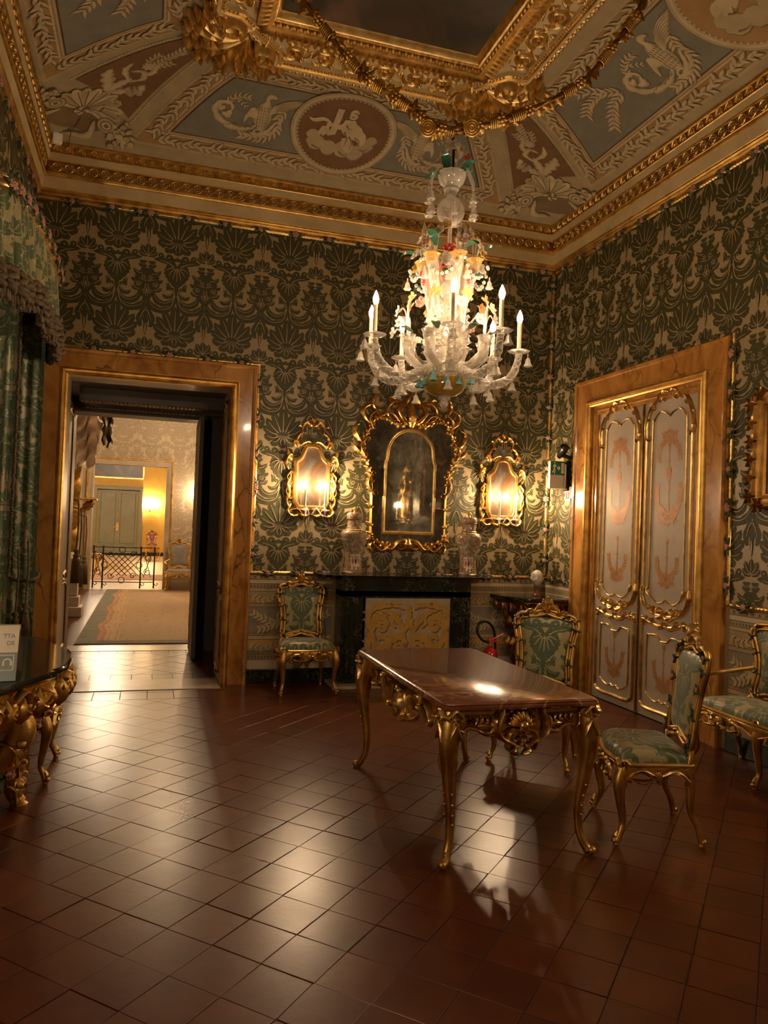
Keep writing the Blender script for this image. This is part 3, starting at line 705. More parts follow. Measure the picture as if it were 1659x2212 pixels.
def disc(mb, c, r0, r1, mp, lay, m, k=40, asp=1.0, rings=5):
    an = np.arange(k) / k * 2 * PI; rs = np.linspace(max(r0, .001), r1, rings)
    P = np.concatenate([np.stack([c[0] + r * np.cos(an) * asp, c[1] + r * np.sin(an)], 1) for r in rs])
    mb.add(mp(P, lay), [(q * k + i, q * k + (i + 1) % k, (q + 1) * k + (i + 1) % k, (q + 1) * k + i) for q in range(rings - 1) for i in range(k)], m)
E1 = .0016
def inset(c4, d):
    c4 = np.array(c4, float); out = []
    for i in range(4):
        p, a_, b_ = c4[i], c4[i - 1], c4[(i + 1) % 4]
        e1 = (p - a_) / np.linalg.norm(p - a_); e2 = (b_ - p) / np.linalg.norm(b_ - p); n1 = np.array([-e1[1], e1[0]]); n2 = np.array([-e2[1], e2[0]]); m_ = n1 + n2
        out.append(p + m_ / (m_ @ n1) * d)
    return out
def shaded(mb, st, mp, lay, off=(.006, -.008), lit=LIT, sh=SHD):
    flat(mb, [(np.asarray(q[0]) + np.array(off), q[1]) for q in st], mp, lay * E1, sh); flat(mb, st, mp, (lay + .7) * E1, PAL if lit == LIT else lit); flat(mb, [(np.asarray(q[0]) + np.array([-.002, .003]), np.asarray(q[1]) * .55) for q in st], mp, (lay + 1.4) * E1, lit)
def eagle(s):   # perched eagle with one wing, facing the medallion; s=+1 to the right
    st = [S2([(0, -.16), (0.0, -.02), (.01, .10), (.03, .20)], .075, 0, 0, 6, peak=.3), S2([(.01, .17), (.03, .235), (.065, .245), (.095, .225)], .03, 0, 0, 6)]
    w_ = []
    for k in range(7): w_.append(S2([(.08, .05 + .012 * k), (.14 + .01 * k, .10 + .02 * k), (.19 + .035 * k, .10 + .026 * k)], .017))
    w_.append(S2([(.05, .02), (.10, .12), (.17, .17), (.27, .20), (.36, .25)], .035, 5, .3, 6, peak=.3))
    l_ = []
    for k in range(5): l_.append(S2([(-.03, .0 - .01 * k), (-.09 - .008 * k, .07 - .02 * k), (-.11 - .012 * k, .02 - .03 * k)], .022))
    t_ = [S2([(-.03, -.10), (-.12, -.16), (-.26, -.17), (-.38, -.10), (-.42, .0), (-.37, .08), (-.29, .08), (-.27, .02), (-.31, -.01)], .035, 9, .35, 6, peak=.25)]
    f_ = [S2([(-.28, .0), (-.31, -.05), (-.36, -.03)], .04, 3, .4, 6), S2([(-.33, .04), (-.37, .01), (-.38, .05)], .03, 3, .4, 6)]
    g_ = garland(cr([(-.33, .08), (-.27, .16), (-.20, .19), (-.10, .19)], 6), .06, .011, .04, .7, seed=3) + garland(cr([(-.25, .15), (-.19, .11), (-.14, .06)], 5), .045, .009, .04, .7, seed=4)
    br = garland(cr([(.20, .12), (.14, .0), (.15, -.12), (.07, -.22), (-.05, -.25), (-.2, -.24)], 7), .085, .014, .045, .65, seed=5) + [S2([(.12, -.05), (.06, -.16), (.0, -.20), (-.1, -.2)], .03, 4, .4, 6), (spiral((-.02, -.19), .05, .015, 0, 400, 18), .012)]
    A = st + w_ + l_ + t_ + f_ + g_ + br
    return A if s > 0 else mirr(A)
def figure(kind):
    A, D = [], []
    for x, y, r in ((-.22, -.14, .085), (-.10, -.18, .08), (.03, -.17, .09), (.14, -.19, .08), (.22, -.10, .07), (.26, -.03, .05), (-.26, -.07, .06)): A.append((np.array([(x - r, y), (x - r * .5, y), (x, y), (x + r * .5, y), (x + r, y)]), r * np.array([.1, .85, 1, .85, .1])))
    B = [S2([(.02, .16), (.03, .06), (.05, -.04)], .065, 0, 0, 6, base=.7), S2([(.04, -.02), (.14, -.0), (.19, -.10)], .055, 0, 0, 6, base=.7), S2([(.03, -.04), (.06, -.12), (.10, -.20)], .05, 0, 0, 6, base=.8), S2([(.01, .13), (-.05, .06), (-.10, .08)], .026, 0, 0, 6, base=.8), S2([(.06, .12), (.12, .07), (.15, .03)], .026, 0, 0, 6, base=.8), S2([(.03, .17), (.035, .215), (.035, .25)], .036, 0, 0, 6, base=.6), S2([(.0, .23), (.03, .275), (.075, .25)], .018, 0, 0, 6)]
    if kind == 'column': B += [(np.array([(-.10, -.03), (-.09, .10), (-.085, .27)]), .028), S2([(-.12, .08), (-.2, .12), (-.28, .09), (-.33, .11)], .022, 0, 0, 6)]
    else: B += [S2([(-.05, .1), (-.15, .16), (-.2, .25)], .03, 0, 0, 6), S2([(-.1, .02), (-.2, .03), (-.27, -.02)], .04, 0, 0, 6), S2([(.1, .12), (.2, .16), (.26, .1)], .03, 0, 0, 6)]
    B += [S2([(-.20, -.06), (-.17, .01), (-.15, .05)], .04, 0, 0, 6, base=.7), S2([(-.14, -.05), (-.10, .0), (-.08, .02)], .03, 0, 0, 6), S2([(-.15, .04), (-.145, .07), (-.14, .09)], .026, 0, 0, 5)]
    for q in ([(.0, .02), (.04, -.06), (.03, -.14)], [(.05, -.02), (.09, -.08), (.09, -.17)], [(.1, -.02), (.15, -.05), (.16, -.12)], [(.0, .1), (.03, .06), (.06, .07)], [(-.2, -.05), (-.16, -.08), (-.13, -.06)], [(-.25, -.18), (-.2, -.2), (-.15, -.19)], [(.0, -.2), (.05, -.23), (.1, -.2)], [(.18, -.14), (.22, -.15), (.26, -.11)], [(.02, .2), (.035, .205), (.05, .2)]): D.append(S2(q, .008, 0, 0, 5, kind='tail'))
    return A, B, D
def fresco_side(side, hb, ht, v0, v1, med, kind, seed):
    mp = side_map(side); A = MB(); c4 = [(-hb, v0), (hb, v0), (ht, v1), (-ht, v1)]; s_ = 1 if side != 'x' else 1
    patch(A, inset(c4, -.19), mp, E1, PAL, 30, 16); patch(A, inset(c4, -.165), mp, 2 * E1, OCH, 30, 16); patch(A, inset(c4, -.045), mp, 3 * E1, LIT, 30, 14); patch(A, inset(c4, -.030), mp, 4 * E1, OCH, 30, 14); patch(A, inset(c4, -.018), mp, 5 * E1, PAL, 30, 14); patch(A, c4, mp, 6 * E1, DRK, 30, 14); patch(A, inset(c4, .014), mp, 7 * E1, GREY, 30, 14)
    # leaf garlands running round the ochre band
    q = [np.array(p) for p in inset(c4, -.105)]
    for i in range(4):
        a_, b_ = q[i], q[(i + 1) % 4]; n = max(2, int(np.linalg.norm(b_ - a_) / .22)); t = np.linspace(0.02, .98, n * 2 + 1); e = (b_ - a_) / np.linalg.norm(b_ - a_); nn = np.array([-e[1], e[0]])
        P = cr(a_ + t[:, None] * (b_ - a_) + (np.where(np.arange(len(t)) % 2, .016, -.016))[:, None] * nn, 4)
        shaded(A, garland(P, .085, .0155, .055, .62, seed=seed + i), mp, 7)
    # eagles and sprays either side of the medallion
    off = med[1] + .33
    for sg in (-1, 1):
        e_ = mv(eagle(1), 0, 0, 1.0) if sg < 0 else mv(eagle(-1), 0, 0, 1.0)
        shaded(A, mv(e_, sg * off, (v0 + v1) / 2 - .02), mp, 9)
        fe = [lf(x_, y_, -1.2 + .3 * math.sin(x_ * 40), .035, .004) for x_, y_ in [(-.04 + .02 * (k % 5), .12 - .035 * (k // 5)) for k in range(35)]] + [S2([(.09, .06 + .013 * k), (.15 + .01 * k, .105 + .02 * k), (.2 + .035 * k, .105 + .026 * k)], .003) for k in range(8)] + [S2([(-.06 - .05 * k, -.12 - .012 * (k % 3)), (-.09 - .05 * k, -.14 - .01 * (k % 3)), (-.11 - .05 * k, -.135 - .01 * (k % 3))], .004) for k in range(6)]
        flat(A, mv(fe, sg * off, (v0 + v1) / 2 - .02, 1.0, 0, -sg), mp, 11.2 * E1, SHD)
        if hb > 1.8:
            shaded(A, mv(garland(cr([(0, 0), (.12, .10), (.30, .12), (.45, .05)], 7), .09, .015, .05, .7, seed=8) + garland(cr([(0, 0), (.15, -.03), (.28, -.10), (.40, -.20)], 7), .09, .015, .05, .7, seed=9) + garland(cr([(.1, .09), (.18, .2), (.3, .26)], 6), .08, .014, .05, .7, seed=10), sg * (off + .50), (v0 + v1) / 2 + .0, 1.0, 0, sg), mp, 9)
    # medallion
    c = med[0]; R_ = med[1]
    disc(A, c, 0, R_ + .075, mp, 11 * E1, SHD); disc(A, c, 0, R_ + .068, mp, 12 * E1, PAL); disc(A, c, 0, R_ + .045, mp, 13 * E1, LIT); disc(A, c, 0, R_ + .026, mp, 14 * E1, PAL); disc(A, c, 0, R_ + .008, mp, 15 * E1, SHD)
    disc(A, c, 0, R_, mp, 16 * E1, OCH if side == 'right' else BRN)
    for k in range(64):
        a_ = k / 64 * 2 * PI; P = np.array([c[0] + R_ * math.cos(a_) * 1.005, c[1] + R_ * math.sin(a_) * 1.005]); disc(A, P, 0, .009, mp, 17 * E1, LIT, 6, 1, 2)
    f_ = figure(kind); sc_ = R_ / .40
    for j, (st, m_) in enumerate(((f_[0], STN), (f_[0], PAL), (f_[1], LIT), (f_[2], SHD))):
        st = mv(st, c[0] + (.008 if j == 0 else 0), c[1] - (.008 if j == 0 else 0), sc_ * (1.03 if j == 0 else 1)); flat(A, st, mp, (17 + j * 1.5) * E1, m_ if j else SHD)
    A.build('fresco_panel', FM, ceiling, smooth=False)
fresco_side('back', 1.545, 1.05, .455, 1.20, ((0, .815), .425), 'column', 1)
fresco_side('right', 2.20, 1.82, .40, 1.05, ((.05, .70), .44), 'flowers', 21)
fresco_side('left', 2.17, 1.80, .36, 1.07, ((.0, .70), .44), 'flowers', 41)
# corner pendentives with shells
def corner(fx):
    A = MB()
    def mp(P, hh):
        P = np.array(P, float)
        if fx < 0: P[:, 0] = -W - P[:, 0]
        return MP(P, hh)
    q = [(-5.00, -1.07), (-4.61, -.51), (-4.04, -1.40), (-4.15, -1.58)]
    patch(A, inset(q, -.075), mp, E1, SHD); patch(A, inset(q, -.07), mp, 2 * E1, PAL); patch(A, inset(q, -.045), mp, 3 * E1, LIT); patch(A, inset(q, -.012), mp, 4 * E1, SHD); patch(A, q, mp, 5 * E1, BRN)
    for (a_, b_) in (((-5.045, -1.08), (-4.16, -1.61)), ((-4.595, -.46), (-4.01, -1.39))):
        a_, b_ = np.array(a_), np.array(b_); n = int(np.linalg.norm(b_ - a_) / .03)
        for i in range(n): disc(A, a_ + (b_ - a_) * (i + .5) / n, 0, .0095, mp, 5 * E1, LIT, 6, 1, 2)
    # rinceau: main stem along the axis
    ax0, ax1 = np.array([-4.80, -.80]), np.array([-4.12, -1.46]); e = (ax1 - ax0); Ln = np.linalg.norm(e); e /= Ln; ang = math.atan2(e[1], e[0])
    R_ = []
    R_ += [S2([(0, 0), (.10, .10), (.2, .17), (.3, .16)], .06, 5, .45, 8, peak=.5), S2([(0, 0), (.12, -.07), (.22, -.17), (.30, -.2)], .06, 5, .45, 8, peak=.5), S2([(0, 0), (.15, .0), (.3, .02)], .05, 5, .45, 8)]
    R_ += [S2([(.2, .0), (.34, .09), (.42, .02), (.36, -.06)], .028, 4, .4, 7), S2([(.26, .02), (.34, -.10), (.46, -.13)], .03, 4, .4, 7), S2([(.36, .05), (.46, .08), (.55, .05)], .03, 4, .4, 7)]
    for k in range(7): R_.append(lf(.50, -.01, k * .9, .055, .017))
    R_ += garland(cr([(.45, .0), (.60, .01), (.75, .0), (.9, .0)], 6), .065, .012, .04, .75, seed=2) + garland(cr([(.5, .0), (.6, .06), (.7, .075)], 5), .05, .01, .04, .75, seed=3) + garland(cr([(.5, -.02), (.6, -.07), (.72, -.06)], 5), .05, .01, .04, .75, seed=4)
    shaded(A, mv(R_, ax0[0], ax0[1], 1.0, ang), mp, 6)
    # shell and cartouche
    c = np.array([-4.99, -.60]); 
    disc(A, c + (.01, -.01), 0, .30, mp, 8 * E1, SHD, 40, 1, 6)
    for k in range(11):
        a_ = ang - 1.45 + k * .29; P = np.array([c + np.array([math.cos(a_), math.sin(a_)]) * t for t in np.linspace(.02, .33, 8)])
        flat(A, [(P, np.array([.008, .016, .024, .031, .038, .042, .04, .018]))], mp, (9 + k * .12) * E1, PAL if k % 2 else LIT)
        flat(A, [(P[:7] + np.array([.012, .0]), .004)], mp, 11 * E1, SHD)
    for sg in (-1, 1):
        o = np.array([math.cos(ang + sg * PI / 2), math.sin(ang + sg * PI / 2)]); cc = c + o * .27
        for rr, m_, ly in ((.085, SHD, 11.5), (.075, PAL, 12), (.05, SHD, 12.5), (.04, LIT, 13), (.02, SHD, 13.5)): disc(A, cc, 0, rr, mp, ly * E1, m_, 20, 1, 3)
        # fruit bunch
        f0 = c + o * .42 + np.array([math.cos(ang), math.sin(ang)]) * .02; r = random.Random(5 + sg)
        for k in range(22):
            p = f0 + np.array([r.gauss(0, .06), r.gauss(0, .06)]); rr = r.uniform(.016, .034)
            disc(A, p + (.004, -.005), 0, rr, mp, (12 + k * .2) * E1, SHD, 10, 1, 2); disc(A, p, 0, rr * .9, mp, (12.1 + k * .2) * E1, LIT if k % 3 else PAL, 10, 1, 2)
        for k in range(9): a_ = k * .7; shaded(A, [lf(f0[0] + .05 * math.cos(a_), f0[1] + .05 * math.sin(a_), a_, .09, .022)], mp, 9)
        shaded(A, [S2([c + o * .18 - np.array([math.cos(ang), math.sin(ang)]) * .05, c + o * .25 - np.array([math.cos(ang), math.sin(ang)]) * .22, c + o * .1 - np.array([math.cos(ang), math.sin(ang)]) * .36], .035, 3, .3, 6)], mp, 12)
    for k in range(9):
        a_ = k * .7; disc(A, c + .04 * np.array([math.cos(a_), math.sin(a_)]), 0, .028, mp, (13 + k * .1) * E1, LIT if k % 2 else SHD, 10, 1, 2)
    # crack
    if fx > 0: flat(A, [(cr([(-5.14, -.14), (-5.10, -.3), (-5.06, -.36), (-5.0, -.5)], 6) + np.array([0, 0]), .004)], mp, 15 * E1, DRK)
    A.build('fresco_pendentive', FM, ceiling, smooth=False)
corner(1); corner(-1)

# ---- carved gilt frame round the ceiling canvas
ft = empty('ceiling_frame', (XC, YC, 5.37), label='carved gilt frame with acanthus corners around the ceiling painting', cat='picture frame')
def MF(P, h): P = np.asarray(P, float); return np.stack([P[:, 0] - XC, P[:, 1] - YC, -np.broadcast_to(np.asarray(h, float), (len(P),))], 1)
pa = [(-3.49, -2.05), (-1.92, -2.05), (-1.92, -5.11), (-3.49, -5.11)]      # clockwise from above
fm = MB()
inn = [(0.0, -.075), (-.02, -.05), (-.032, -.02), (-.045, -.005), (-.055, .0)]
sweep(fm, pa, inn, MF, True, 0)
fm.build('inner_fillet', 'gold_pale', ft, ang=50)
gd = MB()       # gadroon lobes
def edge(p, q, off):
    p, q = np.array(p), np.array(q); e = (q - p) / np.linalg.norm(q - p); nn = np.array([-e[1], e[0]]); return p + nn * off - e * off, q + nn * off + e * off, e, nn
for i in range(4):
    p, q, e, nn = edge(pa[i], pa[(i + 1) % 4], .055); Ln = np.linalg.norm(q - p); n = int(Ln / .052)
    for k in range(n):
        c = p + e * (k + .5) * Ln / n; t = np.linspace(0, PI, 7); P = c + (np.linspace(0, .125, 7))[:, None] * nn; hgt = .012 + .062 * np.sin(t * .5 + .15)
        carve(gd, [(P, .0245, hgt)], MF, 0, 0)
sweep(gd, pa, [(-.055, .0), (-.08, .045), (-.14, .055), (-.18, .03), (-.185, 0)], MF, True, 1)
gd.build('gadroon_band', ['gold', 'gold_dark'], ft, ang=60)
OX0, OX1, OY0, OY1 = -3.99, -1.415, -1.50, -5.66
nt_ = .50
out = [(OX0 + nt_, OY0), (OX1 - nt_, OY0), (OX1 - nt_ + .02, OY0 - .16), (OX1 - .18, OY0 - nt_ + .02), (OX1, OY0 - nt_), (OX1, OY1 + nt_), (OX1 - .18, OY1 + nt_ - .02), (OX1 - nt_ + .02, OY1 + .16), (OX1 - nt_, OY1), (OX0 + nt_, OY1), (OX0 + nt_ - .02, OY1 + .16), (OX0 + .18, OY1 + nt_ - .02), (OX0, OY1 + nt_), (OX0, OY0 - nt_), (OX0 + .18, OY0 - nt_ + .02), (OX0 + nt_ - .02, OY0 - .16)]
ob = MB(); sweep(ob, out, [(-.01, 0), (-.015, .04), (0, .055), (.018, .05), (.022, .06), (.05, .064), (.06, .05), (.066, .05), (.085, .045), (.09, .012), (.16, .01)], MF, True, 0, mids=[1, 1, 1, 1, 0, 1, 1, 1, 0, 0])
# cream ground of the scroll band
bd = MB(); qo = out; cin = [(-3.675, -1.865), (-1.735, -1.865), (-1.735, -5.295), (-3.675, -5.295)]
ob.add(MF(np.array([(-3.49 + nt_ - .5, -1.55), (-1.92, -1.55), (-1.735, -1.87), (-3.675, -1.87), (-1.46, -2.0), (-1.46, -5.16), (-1.735, -5.29), (-1.92, -5.61), (-3.49, -5.61), (-3.675, -5.29), (-3.95, -5.16), (-3.95, -2.0)]), .008), [(0, 1, 2, 3), (2, 1, 4), (2, 4, 5, 6), (5, 7, 6), (6, 7, 8, 9), (9, 8, 10), (9, 10, 11, 3), (11, 0, 3)], 0)
ob.build('outer_moulding', ['cream', 'gold'], ft, ang=40)
# beads and eggs
be = MB()
def dots(path, off, step, r, hh, closed=True, sq=1.0):
    P = np.array(path, float); n = len(P)
    for i in range(n if closed else n - 1):
        p, q = P[i], P[(i + 1) % n]; Ln = np.linalg.norm(q - p)
        if Ln < .1: continue
        e = (q - p) / Ln; nn = np.array([e[1], -e[0]]); m = int(Ln / step)
        for k in range(m):
            c = p + e * (k + .5) * Ln / m + nn * off; V, F = ball((0, 0, 0), r, 6, 4, sq); be.add(V + MF(c[None], hh), F)
dots(out, .075, .028, .0105, .052); dots(out, .0, .06, .02, .05, sq=.9); dots(pa, -.20, .028, .010, .02)
be.build('bead_row', 'gold_pale', ft, ang=180, kind='stuff')
# rinceau scrolls on the band
sc = MB()
def rinceau(p, q, n, wd):
    p, q = np.array(p, float), np.array(q, float); e = (q - p) / np.linalg.norm(q - p); Ln = np.linalg.norm(q - p); a = math.atan2(e[1], e[0]); st = []
    for k in range(n):
        c = (k + .5) * Ln / n; s_ = 1 if k % 2 else -1; R_ = wd * .46
        sp = spiral((c, 0), R_, R_ * .16, 180 * (s_ > 0) + (0 if s_ > 0 else 180), 180 * (s_ > 0) + (0 if s_ > 0 else 180) + s_ * 560, 30); st.append((sp, tailw(30, .017, .7), .030))
        for j in range(6):
            aa = 2 * PI * j / 6; st.append(lf(c + .008 * math.cos(aa), .008 * math.sin(aa), aa, .045, .013, .036))
        for j, ba in enumerate((0.5, 1.7, 2.9, 4.1, 5.2)):
            st.append(S2([(c + R_ * math.cos(ba), R_ * math.sin(ba)), (c + R_ * 1.22 * math.cos(ba + .35), R_ * 1.15 * math.sin(ba + .35)), (c + R_ * 1.25 * math.cos(ba + .8), R_ * 1.05 * math.sin(ba + .8))], .024, 3, .4, 5, h=.030))
        x1 = c + Ln / n / 2
        st.append(S2([(c + R_ * .8, -s_ * R_ * .5), (x1, 0), (x1 + R_ * .3, s_ * R_ * .5)], .02, 3, .4, 5, h=.028))
    return mv(st, p[0], p[1], 1.0, a)
rn = rinceau((-3.47, -1.70), (-1.95, -1.70), 6, .21) + rinceau((-1.60, -2.10), (-1.60, -5.05), 11, .21) + rinceau((-3.80, -5.05), (-3.80, -2.10), 11, .21) + rinceau((-1.95, -5.45), (-3.47, -5.45), 6, .21)
carve(sc, rn, MF, 0, .008); sc.build('scroll_carving', 'gold_pale', ft, ang=70)
# corner acanthus clusters
for sx, sy in ((1, 1), (-1, 1), (1, -1), (-1, -1)):
    st = []
    for k in range(9):
        a = (k - 4) * .33; L_ = .46 - .022 * abs(k - 4); rib = [(0.02, 0), (L_ * .4 * math.cos(a * .75), L_ * .4 * math.sin(a * .75)), (L_ * .75 * math.cos(a), L_ * .75 * math.sin(a)), (L_ * math.cos(a * 1.14), L_ * math.sin(a * 1.14))]
        st.append(S2(rib, .030, 0, 0, 7, h=.06 + .015 * (k % 2), peak=.5)); rp_ = cr(rib, 6)
        for q_ in (6, 9, 12, 15):
            d_ = rp_[q_ + 1] - rp_[q_ - 1]; aa = math.atan2(d_[1], d_[0])
            for sg in (-1, 1): st.append(S2([rp_[q_], rp_[q_] + .045 * np.array([math.cos(aa + sg * .6), math.sin(aa + sg * .6)]), rp_[q_] + .085 * np.array([math.cos(aa + sg * .35), math.sin(aa + sg * .35)])], .016, 0, 0, 4, h=.075 + .012 * (k % 2)))
    for s_ in (-1, 1):
        sp = spiral((.02, s_ * .16), .085, .015, 90 * s_ + 180, 90 * s_ + 180 - s_ * 520, 24); st.append((sp, tailw(24, .026, .6), .09))
        st.append(S2([(-.12, s_ * .05), (0, s_ * .12), (.1, s_ * .24), (.12, s_ * .33)], .05, 4, .45, 8, h=.07))
    cx, cy = (OX1 - .30 if sx > 0 else OX0 + .30), (OY0 - .30 if sy > 0 else OY1 + .30)
    b = MB(); carve(b, mv(st, cx, cy, 1.18, math.atan2(sy, sx)), MF, 0, .02); b.build('acanthus_corner', 'gold_pale', ft, ang=70)
# the canvas
m, nt, bs = _bsdf('canvas_oil'); v = _tex(nt); n1 = _noise(nt, v, 1.3, 5, 1.2)
nt.links.new(_ramp(nt, n1.outputs[0], [(.25, (.006, .006, .004)), (.42, (.02, .02, .012)), (.52, (.05, .03, .018)), (.60, (.11, .055, .035)), (.66, (.03, .03, .016)), (.8, (.008, .01, .006))]), bs.inputs['Base Color']); bs.inputs['Roughness'].default_value = .35
MB().add(*box(-3.53 - XC, -1.88 - XC, -5.14 - YC, -2.02 - YC, -.012, 0)).build('ceiling_painting', 'canvas_oil', None, smooth=False, loc=(XC, YC, 5.448), label='dark oil painting set in the middle of the ceiling', cat='painting')

# ---- white sensor box on the cornice
MB().add(*cbox(-.04, .04, -.025, .025, -.045, .05, .006)).build('alarm_sensor', 'white', None, loc=(-5.222, -.25, 5.005), rz=.35, label='small white sensor box on the cornice corner', cat='sensor')
# ================================================================== FIREPLACE WALL
fabric('silk', (.36, .31, .155), (.075, .115, .048), .42, .35)
fabric('silk_curtain_lit', (.58, .53, .33), (.17, .245, .135), .45, .4)  # paler than the chair silk: stronger light put into the colour
silver('mirror_old', (.50, .46, .36), .3, .008, (.06, .05, .035), .72); silver('mirror_dim', (.36, .32, .25), .8, .012, (.06, .05, .035), .7); 
m, nt, bs = _bsdf('mirror_fox'); v = _tex(nt, (1, 1, .7)); n1 = _noise(nt, v, 4.5, 7, .8, .65)
nt.links.new(_ramp(nt, n1.outputs[0], [(.36, (.26, .22, .17)), (.5, (.14, .10, .065)), (.56, (.24, .10, .04)), (.66, (.09, .05, .03))]), bs.inputs['Base Color']); bs.inputs['Metallic'].default_value = .8
mr = nt.nodes.new('ShaderNodeMapRange'); mr.inputs[1].default_value = .4; mr.inputs[2].default_value = .6; mr.inputs[3].default_value = .05; mr.inputs[4].default_value = .25; nt.links.new(n1.outputs[0], mr.inputs[0]); nt.links.new(mr.outputs[0], bs.inputs['Roughness'])
emit('bulb_chandelier', WARM, CHAND_W); emit('bulb_sconce', WARM, SCONCE_W)
glass('crystal', (.97, .96, .94), (.74, .70, .64), .13); glass('crystal_milk', (.96, .95, .92), (.72, .67, .60), .30, .12)
glass('glass_amber', (.8, .55, .15), (.55, .35, .06), .45); glass('glass_green', (.1, .3, .2), (.02, .10, .06), .72, .12); glass('glass_red', (.9, .3, .25), (.62, .10, .07), .6); glass('glass_blue', (.5, .75, .8), (.16, .36, .42), .5); glass('glass_pink', (1, .9, .85), (.62, .42, .35), .3); glass('glass_yellow', (1, .88, .6), (.6, .38, .12), .4)
ZP = lambda P, h: np.stack([np.asarray(P)[:, 0], np.asarray(P)[:, 1], np.broadcast_to(np.asarray(h, float), (len(P),))], 1)   # plan -> height
VP = plane(((0, 0, 0), (1, 0, 0), (0, 0, 1), (0, -1, 0)))       # local upright plane facing -y

# ---- chimneypiece
fp = empty('fireplace', (-1.715, 0, 0), label='dark green marble chimneypiece with stepped mantelshelf', cat='fireplace')
def ush(hw, dp): return [(-hw, 0), (-hw, -dp), (hw, -dp), (hw, 0)]
mb = MB(); sweep(mb, ush(.70, .26), [(0, .90), (-.0, .955), (-.02, .965), (-.02, .975), (-.035, .985), (-.05, 1.005), (-.055, 1.03), (-.07, 1.036), (-.07, 1.046), (-.10, 1.056), (-.118, 1.075), (-.124, 1.10), (-.118, 1.122), (-.11, 1.125), (.25, 1.125)], ZP)
mb.add(*box(-.70, .70, -.26, 0, .90, 1.12)); mb.build('mantelshelf', 'verde', fp, ang=35)
for s_ in (-1, 1):
    jb = MB(); x0, x1 = sorted((s_ * .475, s_ * .70))
    jb.add(*cbox(x0, x1, -.26, 0, .085, .90, .01)); jb.add(*cbox(x0 - .015, x1 + .015, -.285, 0, 0.03, .10, .012))
    t = np.linspace(-PI / 2, PI / 2, 9); xm = (x0 + x1) / 2
    V = []
    for z in (.13, .86): V += [(xm + .075 * math.sin(a), -.26 - .035 * math.cos(a), z) for a in t]
    jb.add(V, [(i, i + 1, i + 10, i + 9) for i in range(8)] + [tuple(range(9)), tuple(range(17, 8, -1))])
    jb.build('jamb', 'verde', fp, ang=35)
MB().add(*cbox(-.50, .50, -.265, 0, .890, .905, .004)).build('lintel', 'verde', fp, ang=35)
MB().add(*box(-.475, .475, -.10, 0, .03, .885)).build('firebox', 'void', fp, smooth=False)
MB().add(*cbox(-.80, .80, -.42, 0, 0, .03, .006)).build('hearth_slab', 'threshold', fp)
# painted fire screen
fs = empty('fire_screen', (-1.69, -.235, .03), label='painted fire screen with yellow acanthus scrolls closing the hearth', cat='fire screen')
mat('screen_ground', (.42, .34, .22), 12, .6, bump=.2); MB().add(*cbox(-.468, .468, -.012, .012, 0, .855, .004)).build('panel', 'screen_ground', fs)
A = MB(); mp = lambda P, h: np.stack([np.asarray(P)[:, 0], -.0125 - np.asarray(h) * np.ones(len(P)), np.asarray(P)[:, 1]], 1)
st = []
for q, w_, lb in (([(.03, .10), (.16, .14), (.24, .28), (.20, .42), (.08, .46), (.04, .38), (.10, .33)], .05, 8), ([(.22, .25), (.33, .34), (.40, .48), (.38, .62), (.28, .66), (.24, .58), (.30, .53)], .045, 8), ([(.30, .10), (.40, .18), (.43, .34), (.42, .50)], .04, 6), ([(.05, .74), (.15, .78), (.28, .77), (.40, .72), (.43, .58)], .026, 6), ([(.04, .48), (.10, .60), (.20, .70), (.32, .73)], .035, 6), ([(.10, .05), (.24, .06), (.38, .10)], .04, 5), ([(.43, .10), (.44, .3), (.435, .5), (.43, .72), (.3, .795), (.05, .80)], .013, 0)): st.append(S2(q, w_, lb, .4, 8, peak=.45))
st += [S2(q, w_, lb, .4, 8) for q, w_, lb in (([(.18, .30), (.12, .26), (.05, .27)], .03, 4), ([(.22, .42), (.28, .46), (.33, .42)], .03, 4), ([(.34, .40), (.30, .36), (.25, .38)], .026, 4), ([(.37, .60), (.33, .66), (.36, .72)], .028, 4), ([(.20, .68), (.14, .66), (.10, .70)], .028, 4), ([(.05, .50), (.02, .58), (.04, .66)], .028, 4), ([(.13, .15), (.20, .12), (.27, .16)], .03, 4), ([(.36, .24), (.33, .18), (.28, .2)], .026, 4), ([(.0, .60), (.0, .70), (.0, .80)], .03, 4), ([(.14, .55), (.18, .60), (.17, .65)], .024, 3))]
for c in ((.10, .34), (.29, .555)): st.append((spiral(c, .06, .02, 0, 420, 20), .016))
st = both(st); flat(A, [(q[0] + np.array([.008, -.01]), q[1] * 1.1) for q in st], mp, .0008, 1); flat(A, st, mp, .0020, 0)
r = random.Random(3)
fl_ = [lf(r.gauss(0, .09), .22 + r.gauss(0, .08), r.uniform(0, 6.3), r.uniform(.03, .06), r.uniform(.010, .02)) for _ in range(70)]
flat(A, fl_[:30], mp, .0032, 2); flat(A, fl_[30:55], mp, .0040, 3); flat(A, fl_[55:], mp, .0048, 4)
flat(A, both([lf(.46 - .0, .1 + .05 * k, 1.0 + k, .05, .012) for k in range(13)]), mp, .0032, 3)
mat('screen_yellow', (.50, .29, .055), 14, .6); A.build('scroll_painting', ['screen_yellow', 'f_brown', 'rose_pink', 'f_stone', 'red_paint'], fs, smooth=False)
for x in (-.19, .24): MB().add(*ball((x, -.022, .80), .016, 10, 6)).build('knob', 'gold_pale', fs)

